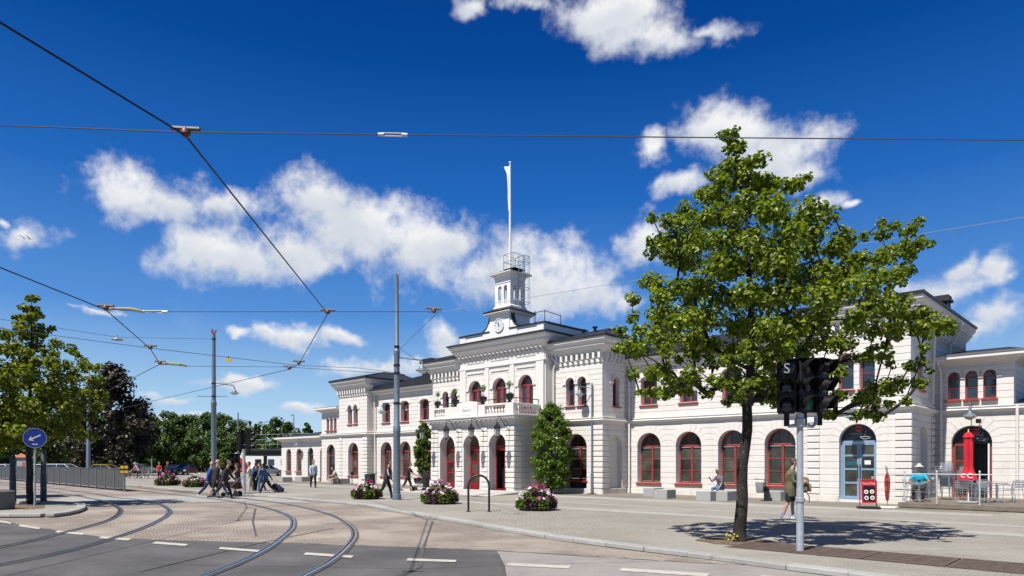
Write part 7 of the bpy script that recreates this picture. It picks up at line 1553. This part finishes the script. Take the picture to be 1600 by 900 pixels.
def wall_lamp(label, x, Y, z, rz=0):
    t = thing('wall_lamp', label, 'wall lamp', (x, Y, z), rz, 'bell shaped wall lamps'); mb = MB(); mb.tube(smoothpath([(0, 0, 0.5), (0, -0.25, 0.62), (0, -0.48, 0.55), (0, -0.5, 0.36)], 4), 0.022, 6); mb.obj('bracket', M['polegrey'], t, 1)
    mb = MB(); mb.lathe([(0.04, 0.38), (0.06, 0.22), (0.10, 0.14), (0.27, 0.02), (0.28, -0.02)], 16, (0, -0.5, 0)); mb.obj('lamp_shade', M['polegrey'], t, 1); mb = MB(); mb.lathe([(0.21, -0.021), (0.17, -0.09), (0.03, -0.15)], 14, (0, -0.5, 0)); mb.obj('lamp_glass', mat('cream_lamp_glass', (0.55, 0.5, 0.32), 0.3), t, 1)
wall_lamp('grey bell lamp over the bistro arch behind the red parasol', -6.02, 34.58, 3.62); wall_lamp('grey bell lamp over the pale blue cafe door', -9.40, 30.67, 3.55); wall_lamp('bell lamp on the low left wing, left of its black door', -57.0, 31.62, 3.2)
fl2 = thing('floodlight', 'small black floodlight under the bell lamp of the bistro', 'floodlight', (-5.75, 34.55, 3.42)); mb = MB(); mb.cbox(-0.09, 0.09, -0.3, -0.12, -0.08, 0.1, 0.02); mb.obj('housing', M['blackmetal'], fl2); mb = MB(); mb.tube([(0, 0.02, 0), (0, -0.15, 0)], 0.02, 6); mb.obj('bracket', M['blackmetal'], fl2)
# urns with little round trees on the balcony
for (x, sc, lab) in ((-31.55, 0.9, 'black urn with small topiary at the left end of the balcony'), (-29.95, 1.0, 'black urn with topiary left of the balcony name panel'), (-27.62, 1.0, 'black urn with round topiary right of the name panel'), (-25.55, 1.05, 'black urn with round topiary at the right balcony corner')):
    t = thing('plant_urn', lab, 'urn', (x, 26.40, 4.905), rnd.uniform(0, 3), 'black urns with topiary on the balcony'); t.scale = (sc,)*3
    mb = MB(); mb.lathe([(0.13, 0), (0.14, 0.03), (0.07, 0.08), (0.16, 0.18), (0.23, 0.34), (0.235, 0.42), (0.20, 0.43), (0.02, 0.41)], 16); mb.obj('urn', mat('black_glazed_urn', (0.012, 0.013, 0.017), 0.25, var=0.1), t, 1)
    mb = MB(); mb.tube([(0, 0, 0.4), (0.01, 0, 0.85)], 0.014, 5); mb.obj('stem', M['barkb'], t)
    lv = Leaves(); lv.clump(Vector((0, 0, 0.95)), 0.20, 150, 0.07, False, 0.9); lv.obj('topiary_ball', M['leafg'], t); l2 = Leaves(); l2.clump(Vector((0, 0, 0.46)), 0.20, 70, 0.07, False, 0.35); l2.obj('underplanting', M['petd'], t)

# ------------------------------------------------------------------ cafe terrace
M['deckwood'] = mat('weathered_deck_wood', (0.17, 0.145, 0.115), 0.85, var=0.25, scale=3, bump=0.4, bscale=20)
deck = thing('terrace_deck', 'low weathered wooden terrace in front of the bistro door', 'deck', (0, 0, 0))
DX0, DX1, DY0, DY1, DZ = -7.25, -0.6, 28.3, 34.50, 0.20
pb_ = MB(); pb_.cbox(DX0, DX1, 0, 0.135, DZ-0.035, DZ, 0.006); pbm = pb_.mesh('deck_board', M['deckwood'])
i = 0
while DY0+0.14*i < DY1-0.14: inst('deck_board', pbm, deck, (0, DY0+0.14*i, rnd.uniform(-0.002, 0.002))); i += 1
mb = MB(); mb.cbox(DX0, DX1, DY0-0.03, DY0-0.002, 0.03, DZ-0.002, 0.004); mb.obj('fascia_board', M['deckwood'], deck); mb = MB(); mb.box(DX0+0.05, DX1, DY0+0.02, DY1, 0.005, DZ-0.04); mb.obj('deck_frame', M['blackmetal'], deck)
M['palemetal'] = mat('pale_grey_metal', (0.50, 0.51, 0.52), 0.45, 0.2)
rl = thing('terrace_railing', 'white metal railing along the front of the terrace', 'railing', (0, 0, DZ))
ryy = 28.55
for x in (-7.1, -6.05, -4.75, -3.3, -1.6):
    mb = MB(); mb.lathe([(0.05, 0), (0.05, 0.02), (0.029, 0.03), (0.029, 1.10), (0.022, 1.12), (0.036, 1.16), (0.015, 1.20)], 12, (x, ryy, 0)); mb.obj('rail_post', M['palemetal'], rl, 1)
mb = MB(); mb.tube([(-8.05, ryy+0.05, 1.06), (-7.1, ryy, 1.06), (-0.8, ryy, 1.06)], 0.019, 8); mb.obj('top_rail', M['palemetal'], rl, 1); mb = MB(); mb.tube([(-8.05, ryy+0.05, 0.40), (-7.1, ryy, 0.40), (-0.8, ryy, 0.40)], 0.008, 6); mb.obj('lower_rail', M['zinc'], rl, 1)
# aluminium chairs
def chair_proto():
    t = thing('cafe_chair', 'x', 'chair', (0, 0, 0))
    mb = MB()
    for y in (-0.23, 0.23):
        mb.tube([(0.24, y, 0), (0.20, y, 0.44), (0.20, y, 0.64), (-0.12, y, 0.66), (-0.2, y, 0.60)], 0.012, 6); mb.tube([(-0.27, y*0.95, 0), (-0.19, y*0.95, 0.44), (-0.27, y*0.92, 0.80)], 0.012, 6)
    mb.tube([(-0.27, -0.21, 0.80), (-0.29, 0, 0.82), (-0.27, 0.21, 0.80)], 0.012, 6); mb.obj('chair_frame', M['steel'], t, 1)
    mb = MB()
    for i in range(6): mb.box(-0.19+0.07*i, -0.135+0.07*i, -0.215, 0.215, 0.435, 0.45)
    mb.obj('seat', M['steel'], t); mb = MB()
    for z in (0.56, 0.65, 0.74): mb.box(-0.245-(z-0.5)*0.12, -0.232-(z-0.5)*0.12, -0.205, 0.205, z-0.03, z+0.03)
    mb.obj('backrest', M['steel'], t); return t
ch = chair_proto(); first = [True]
ORD = ['lowest', 'second', 'third', 'fourth', 'fifth', 'sixth', 'seventh', 'eighth', 'ninth', 'topmost']
def put_chair(x, y, z, rz, label, group):
    o = ch if first[0] else dup(ch); first[0] = False
    o.location = (x, y, z); o.rotation_euler = (0, 0, rz); o['label'] = label; o['group'] = group; return o
SX_, SY_ = (-6.42, 31.69, 0.16)[:2]
for si, (ox, oy, n, nm, rz) in enumerate(((SX_, SY_, 9, 'tallest chair stack left of the bistro door', 4.6), (SX_+0.62, SY_+0.38, 7, 'chair stack nearest the bistro door', 4.75))):
    for i in range(n):
        put_chair(ox+0.022*i*math.cos(rz), oy+0.022*i*math.sin(rz), DZ+0.085*i, rz+rnd.uniform(-0.03, 0.03), '%s aluminium chair of the %s' % (ORD[i] if i < n-1 else 'topmost', nm), 'stacked aluminium cafe chairs')
LC = [((1508, 785), 1.2, 'aluminium chair under the red parasol'), ((1532, 783), -1.8, 'aluminium chair facing the bistro opening'), ((1543, 786), -0.6, 'aluminium chair left of the bare terrace table'), ((1570, 784), 3.3, 'aluminium chair right of the bare terrace table'), ((1583, 783), 2.6, 'aluminium chair standing rightmost on the terrace'), ((1427, 783), 0.5, 'aluminium chair left of the man in turquoise'), ((1439, 781.5), -0.8, 'aluminium chair the man in turquoise sits on')]
LOCS = [(-5.44, 30.0, 0.2), (-5.21, 31.47, 0.2), (-4.75, 29.97, 0.21), (-4.38, 31.02, 0.22), (-4.25, 31.97, 0.21), (-7.14, 29.75, 0.19), (-7.0, 30.3, 0.17)]
for (q, rz, lab), l3 in zip(LC, LOCS): put_chair(l3[0], l3[1], DZ, rz, lab, 'aluminium chairs set out on the terrace')
def table(label, x, y):
    t = thing('cafe_table', label, 'table', (x, y, DZ), 0.4, 'round aluminium tables on the terrace')
    mb = MB(); mb.lathe([(0.34, 0.70), (0.35, 0.71), (0.35, 0.73), (0.02, 0.735)], 24); mb.obj('table_top', M['steel'], t, 1); mb = MB(); mb.tube([(0, 0, 0.02), (0, 0, 0.70)], 0.03, 8); mb.obj('column', M['steel'], t, 1)
    for a in range(4):
        mb = MB(); mb.tube([(0, 0, 0.10), (0.28*math.cos(a*1.57), 0.28*math.sin(a*1.57), 0.02)], 0.02, 6); mb.obj('foot', M['steel'], t, 1)
table('bare round table on the right of the terrace', *(-4.6, 30.8, 0.22)[:2]); table('round table in front of the man in turquoise', *(-6.73, 29.03, 0.21)[:2]); table('round table beside the foot of the red parasol', *(-5.13, 30.02, 0.21)[:2])
# folded red parasol
M['parred'] = mat('red_parasol_cloth', (0.55, 0.004, 0.022), 0.8, var=0.1, scale=8)
px_, py_ = (-5.27, 29.61, 0.18)[:2]
par_ = thing('parasol', 'tall folded red parasol with white print on its flared hem', 'parasol', (px_, py_, DZ), 0)
def folds(prof, n=36, amp=0.16, ph=0.0): return [[(r*(1+amp*math.cos(9*2*PI*k/n+ph))*math.cos(2*PI*k/n), r*(1+amp*math.cos(9*2*PI*k/n+ph))*math.sin(2*PI*k/n), z) for k in range(n)] for r, z in prof]
mb = MB(); mb.loft(folds([(0.145, 1.26), (0.125, 1.34), (0.13, 1.8), (0.125, 2.35), (0.10, 2.42)])); mb.obj('folded_canopy', M['parred'], par_, 1)
mb = MB(); mb.loft(folds([(0.29, 0.84), (0.235, 1.0), (0.165, 1.18), (0.14, 1.27)], amp=0.10)); hem = mb.obj('hem', M['parred'], par_, 1)
mb = MB(); mb.loft(folds([(0.13, 2.36), (0.165, 2.40), (0.13, 2.52), (0.05, 2.60)], amp=0.10)); mb.obj('top_cap', M['parred'], par_, 1)
mb = MB(); mb.tube([(0, 0, 0.02), (0, 0, 2.66)], 0.024, 8); mb.obj('pole', M['white'], par_, 1); mb = MB(); mb.ball((0, 0, 2.68), 0.04, 8, 6); mb.obj('finial', mat('brass', (0.45, 0.3, 0.06), 0.3, 0.8), par_, 1)
mb = MB(); mb.cbox(-0.32, 0.32, -0.32, 0.32, 0, 0.07, 0.02); mb.obj('base', M['concrete'], par_)
for a, sz in ((R(-72), 0.27), (R(-118), 0.24)):
    o = text('C', sz, M['white'], hem, (0.272*math.cos(a), 0.272*math.sin(a), 1.0), (R(76), 0, a+PI/2), 0.004, 'printed_letter')
fp_ = thing('parasol', 'small folded parasol in red and orange on a pale base beside the menu board', 'parasol', (*(-7.467, 27.755), 0), 0)
mb = MB(); mb.loft(folds([(0.04, 0.28), (0.06, 0.45), (0.085, 0.95), (0.07, 1.15), (0.035, 1.30)], amp=0.2)); mb.obj('folded_canopy', mat('dark_red_canvas', (0.22, 0.012, 0.03), 0.8, var=0.5, scale=9, dirt=((0.50, 0.13, 0.02), 7, 0.5, 0.6)), fp_, 1); mb = MB(); mb.tube([(0, 0, 0.05), (0, 0, 1.50)], 0.018, 6); mb.obj('pole', M['zinc'], fp_, 1); mb = MB(); mb.cbox(-0.32, 0.32, -0.22, 0.22, 0, 0.06, 0.02); mb.obj('base', M['paper'], fp_); mb = MB(); mb.tube([(0.0, 0, 1.28), (-0.04, 0.02, 1.45), (-0.05, 0, 1.58)], [0.035, 0.03, 0.01], 6); mb.obj('top_tie', mat('faded_green_cloth', (0.2, 0.25, 0.14), 0.8), fp_, 1)
# red menu board
ab = thing('menu_board', 'red framed pavement menu board with four dishes in front of the cafe door', 'menu board', (*(-7.86, 26.899), 0), R(30))
mb = MB(); mb.cbox(-0.42, 0.42, -0.25, 0.25, 0, 0.09, 0.02); mb.obj('base', M['blackmetal'], ab)
M['redframe'] = mat('glossy_red_frame', (0.50, 0.004, 0.012), 0.3, var=0.05)
mb = MB(); mb.tube([(-0.32, 0.05, 0.05), (-0.32, 0.05, 1.0), (-0.29, 0.05, 1.05), (0.29, 0.05, 1.05), (0.32, 0.05, 1.0), (0.32, 0.05, 0.05)], 0.022, 8); mb.obj('stand_tube', M['redframe'], ab, 1)
e_ = bpy.data.objects.new('panel', None); 
def slant(fn_): return fn_
th = R(-9)
def sl(u, v, t): return (u, -0.02+t*math.cos(th)-(1.0-v)*math.sin(-th)*1.0, v)
mb = MB(); mb.prism([(-0.28, 0.22), (0.28, 0.22), (0.28, 1.02), (-0.28, 1.02)], sl, -0.02, 0.02); bp_ = mb.obj('panel', M['redframe'], ab)
mb = MB(); mb.prism([(-0.23, 0.27), (0.23, 0.27), (0.23, 0.84), (-0.23, 0.84)], sl, -0.026, -0.02); mb.obj('black_poster', M['darksign'], bp_)
for u, v, c_ in ((-0.115, 0.62, (0.45, 0.25, 0.07)), (0.11, 0.63, (0.45, 0.33, 0.06)), (-0.11, 0.40, (0.16, 0.16, 0.06)), (0.12, 0.41, (0.42, 0.20, 0.05))):
    mb = MB(); mb.prism([(u+0.082*math.cos(2*PI*i/18), v+0.075*math.sin(2*PI*i/18)) for i in range(18)], sl, -0.030, -0.026); mb.obj('plate_print', M['paper'], bp_); mb = MB(); mb.prism([(u+0.055*math.cos(2*PI*i/14), v+0.05*math.sin(2*PI*i/14)) for i in range(14)], sl, -0.034, -0.030); mb.obj('dish_print', cloth(c_), bp_)
text('Coca-Cola', 0.115, M['paper'], bp_, (0, -0.062, 0.925), (PI/2+0.15, 0, 0), 0.003, 'brand_lettering')
mb = MB(); mb.lathe([(0.05, 0), (0.06, 0.08), (0.045, 0.10)], 10, (0.16, 0.05, 1.07)); lvp = mb.obj('pot', cloth((0.5, 0.25, 0.18)), None, 1, 'small terracotta pot standing on the menu board frame', 'flower pot'); lvp.location = ab.location; lvp.rotation_euler = ab.rotation_euler

# ------------------------------------------------------------------ parking place, bicycles, train, canopy
def car(label, loc, rz, col, kind='hatch', L=4.3, plate=None):
    t = thing('parked_car', label, 'car', loc, rz, 'cars parked beyond the square'); Wd = 0.88
    paint = mat('car_paint', col, 0.28, 0.2, var=0.03, spec=0.6); hgt = {'hatch': 1.46, 'wagon': 1.5, 'van': 1.95}[kind]; hl = L/2
    side = [(-hl, 0.32), (-hl, 0.72), (-hl+0.10, 0.92), (hl-1.25, 0.98), (hl-0.25, 0.78), (hl, 0.62), (hl, 0.32)]
    mb = MB(); mb.loft([[(x*(0.985 if abs(y) > 0.8 else 1), y, z) for x, z in side] for y in (-Wd, -Wd*0.9, Wd*0.9, Wd)]); mb.obj('body', paint, t, 1)
    gx0 = {'hatch': -hl+0.25, 'wagon': -hl+0.12, 'van': -hl+0.06}[kind]; gx1 = {'hatch': hl-1.25, 'wagon': hl-1.3, 'van': hl-0.9}[kind]
    mb = MB(); mb.hull([(x, y*s, z) for s in (-1, 1) for x, y, z in ((gx0, 0.80, 0.93), (gx1, 0.80, 0.95), (gx0+0.35, 0.62, hgt-0.05), (gx1-0.85, 0.62, hgt-0.04))]); gl = mb.obj('glasshouse', M['skyglass'], t)
    mb = MB(); mb.hull([(x, y*s, z) for s in (-1, 1) for x, y, z in ((gx0+0.30, 0.64, hgt-0.06), (gx1-0.80, 0.64, hgt-0.05), (gx0+0.40, 0.55, hgt), (gx1-0.9, 0.55, hgt))])
    for s in (-1, 1):
        for xa, xb in ((gx0, gx0+0.35), (gx1, gx1-0.85), ((gx0+gx1)/2, (gx0+gx1)/2-0.05)): mb.tube([(xa, s*0.805, 0.95), (xb, s*0.63, hgt-0.05)], 0.035, 5)
    mb.obj('roof', paint, t)
    for x in (-hl+0.75, hl-0.8):
        for s in (-1, 1):
            mb = MB(); mb.lathe([(0.20, -0.10), (0.31, -0.10), (0.325, -0.06), (0.325, 0.06), (0.31, 0.10), (0.20, 0.10)], 18); w_ = mb.obj('wheel', M['blackmetal'], t, 1); w_.location = (x, s*0.80, 0.325); w_.rotation_euler = (PI/2, 0, 0); mb = MB(); mb.lathe([(0.02, 0.0), (0.2, 0.0), (0.2, 0.02), (0.05, 0.035)], 12); r_ = mb.obj('rim', M['steel'], w_, 1); r_.location = (0, 0, -s*0.10); r_.rotation_euler = (PI if s > 0 else 0, 0, 0)
    for s in (-1, 1):
        mb = MB(); mb.cbox(hl-0.10, hl+0.01, s*0.62-0.16, s*0.62+0.16, 0.62, 0.76, 0.02); mb.obj('headlight', M['white'], t); mb = MB(); mb.cbox(-hl-0.015, -hl+0.06, s*0.68-0.12, s*0.68+0.12, 0.70, 0.90, 0.02); mb.obj('tail_light', M['signred'], t)
        mb = MB(); mb.cbox(gx1-0.30, gx1-0.14, s*0.97-0.09, s*0.97+0.09, 0.98, 1.10, 0.03); mb.obj('mirror', paint, t)
    mb = MB(); mb.box(hl+0.002, hl+0.012, -0.26, 0.26, 0.42, 0.53); mb.obj('number_plate', M['yellow'] if plate else M['paper'], t); return t
car('dark blue parked car with yellow plate in front of the trees', (*(-94.345, 35.437), ZR), R(-40), (0.012, 0.018, 0.035), 'hatch', 4.3, True); car('dark parked car half hidden behind the dark blue one', (*(-100.224, 36.093), ZR), R(-35), (0.010, 0.013, 0.02), 'hatch'); car('grey green estate car behind the parked bicycles', (*(-114.945, 36.658), ZR), RT, (0.16, 0.18, 0.16), 'wagon', 4.6)
car('white car seen from the back beside the end of the station', (*(-79.071, 39.15), ZR), R(120), (0.62, 0.63, 0.64), 'hatch', 4.3); car('white car behind the fence, left of the arrow sign', (*(-98.04, 16.73, 1.25)[:2], ZR), RT, (0.7, 0.7, 0.7), 'hatch'); car('white van roof showing over the fence beside the worn post', (*(-93.19, 20.01, 1.26)[:2], ZR), RT, (0.7, 0.7, 0.7), 'hatch', 4.4); car('white car over the fence, right of the worn post', (*(-89.58, 20.71, 1.27)[:2], ZR), RT, (0.68, 0.68, 0.68), 'wagon', 4.6); car('yellow car behind the far end of the fence', (*(-87.21, 24.37, 1.26)[:2], ZR), RT, (0.42, 0.26, 0.02), 'hatch', 4.0)
for o in list(bpy.data.objects):
    if o.name.startswith('parked_car') and 'fence' in o['label']: o.scale = (1.05, 1.05, 1.06)
ab.scale = (0.86, 0.9, 1)
def bicycle(label, loc, rz):
    t = thing('bicycle', label, 'bicycle', loc, rz, 'bicycles parked left of the flower tubs')
    for x in (-0.52, 0.52):
        mb = MB(); mb.tube([(0.33*math.cos(2*PI*i/20), 0, 0.33*math.sin(2*PI*i/20)) for i in range(21)], 0.02, 6); w_ = mb.obj('wheel', M['blackmetal'], t, 1); w_.location = (x, 0, 0.35); mb = MB()
        for i in range(6): a = PI*i/6; mb.tube([(0.32*math.cos(a), 0, 0.32*math.sin(a)), (-0.32*math.cos(a), 0, -0.32*math.sin(a))], 0.004, 4)
        mb.obj('spokes', M['steel'], w_)
    mb = MB(); mb.tube([(-0.52, 0, 0.35), (-0.1, 0, 0.32), (-0.2, 0, 0.85)], 0.018, 6); mb.tube([(-0.1, 0, 0.32), (0.40, 0, 0.78), (-0.18, 0, 0.74)], 0.018, 6); mb.tube([(0.52, 0, 0.35), (0.38, 0, 0.95)], 0.018, 6); mb.obj('frame', M['blackmetal'], t, 1)
    mb = MB(); mb.cbox(-0.32, -0.08, -0.07, 0.07, 0.86, 0.92, 0.02); mb.obj('saddle', M['blackmetal'], t); mb = MB(); mb.tube([(0.28, -0.28, 1.0), (0.38, 0, 0.98), (0.28, 0.28, 1.0)], 0.014, 6); mb.obj('handlebar', M['steel'], t, 1)
bicycle('black bicycle left of the person in pink', (*(-77.395, 23.703), ZR), RT+0.3); bicycle('black bicycle right of the person in pink', (*(-74.908, 24.31), ZR), RT-0.2); bicycle('dark bicycle in front of the person in pink', (*(-74.124, 23.344), ZR), RT+0.1)
sp_ = thing('parking_sign', 'thin grey sign post between bicycles and red shirted person', 'sign post', (*(-89.116, 29.498), ZR), 0); mb = MB(); mb.tube([(0, 0, 0), (0, 0, 2.2)], 0.05, 8); mb.obj('pole', M['galv'], sp_, 1); mb = MB(); mb.cbox(-0.2, 0.2, -0.07, -0.05, 1.75, 2.2, 0.01); mb.obj('sign_plate', M['polegrey'], sp_)
# train under the platform roof, left of the station
tr = thing('train', 'white train with a bright red slanting end standing under the platform roof', 'train', (*(-96.804, 46.348), ZR+0.0), R(20))
mb = MB(); mb.cbox(-3.1, 40, -1.4, 1.4, 0.5, 3.15, 0.2); mb.obj('body', mat('train_white', (0.72, 0.72, 0.72), 0.35, var=0.04), tr)
mb = MB(); mb.prism([(-3.2, 0.52), (0.4, 0.52), (0.1, 1.2), (-0.8, 2.0), (-1.9, 2.6), (-3.2, 3.0)], lambda u, v, t: (u, t, v), -1.44, 1.44); mb.obj('red_end', mat('train_red', (0.55, 0.012, 0.01), 0.35, var=0.05), tr)
for i in range(10):
    mb = MB(); mb.cbox(1.2+2.4*i, 2.4+2.4*i, -1.43, -1.39, 1.3, 2.2, 0.012); mb.obj('window', M['skyglass'], tr)
for i in range(3): mb = MB(); mb.cbox(-2.9+0.95*i, -2.3+0.95*i, -1.46, -1.42, 0.9, 1.9-0.15*i, 0.012); mb.obj('window', M['skyglass'], tr)
mb = MB(); mb.box(-6, 39, -1.2, 1.2, 0.1, 0.5); mb.obj('bogies', M['blackmetal'], tr)
cp = thing('platform_canopy', 'dark flat platform roof with railing on top beside the station end', 'canopy', (*(-82.205, 38.697), 0), R(16))
mb = MB(); mb.cbox(0, 24, -1.6, 2.6, 3.0, 3.28, 0.04); mb.box(0.3, 24, -1.3, 2.3, 2.45, 3.0); mb.obj('roof', M['slate'], cp)
for i in range(6): mb = MB(); mb.cbox(2+4*i-0.16, 2+4*i+0.16, 0.3, 0.62, 0, 2.46, 0.02); mb.obj('post', M['blackmetal'], cp)
mb = MB()
for i in range(13): mb.tube([(0.1+2*i, -1.4, 3.27), (0.1+2*i, -1.4, 5.0)], 0.035, 5)
for z in (3.8, 4.4, 5.0): mb.tube([(0.1, -1.4, z), (24, -1.4, z)], 0.03, 5)
mb.obj('railing', M['zinc'], cp)
hd_ = thing('kiosk', 'small grey kiosk with orange roof behind the fence', 'kiosk', (*(-106.36, 19.84, 1.21)[:2], ZR), RT); mb = MB(); mb.cbox(-1.1, 1.1, -0.8, 0.8, 0, 2.9, 0.05); mb.obj('kiosk_body', mat('kiosk_grey', (0.35, 0.37, 0.42), 0.5), hd_); mb = MB(); mb.hull([(-1.7, -1.2, 2.91), (1.7, -1.2, 2.91), (1.7, 1.2, 2.91), (-1.7, 1.2, 2.91), (0, -0.3, 3.7), (0, 0.3, 3.7)]); mb.obj('kiosk_roof', mat('orange_tiles', (0.35, 0.09, 0.02), 0.7), hd_); mb = MB(); mb.cbox(0.2, 0.9, -0.83, -0.79, 0.2, 2.2, 0.01); mb.obj('kiosk_door', M['redframe'] if False else mat('orange_door', (0.4, 0.12, 0.04), 0.6), hd_)
hd_.scale = (0.55, 0.55, 0.82)
for (l3, lab, a) in (((-84.56, 15.82, 24.64), 'white gull on the left of the two in the sky', 0.3), ((-84.23, 16.14, 24.6), 'white gull on the right of the two in the sky', 0.9)):
    t = thing('gull', lab, 'bird', l3, a, 'gulls high in the left of the sky'); mb = MB(); mb.tube([(-0.22, 0, 0), (-0.05, 0, 0.01), (0.12, 0, 0.02), (0.2, 0, 0.02)], [0.02, 0.07, 0.06, 0.02], 8); mb.obj('body', M['white'], t, 1)
    for s in (-1, 1): mb = MB(); mb.loft([[(0.10-0.2*q*q+dx, s*(0.05+0.62*q), 0.16*math.sin(q*2.4)+dz) for dx, dz in ((-0.09, 0), (0.09*(1-q), 0.01), (0.08*(1-q), -0.01))] for q in (0, 0.25, 0.5, 0.75, 1.0)]); mb.obj('wing', M['white'], t)
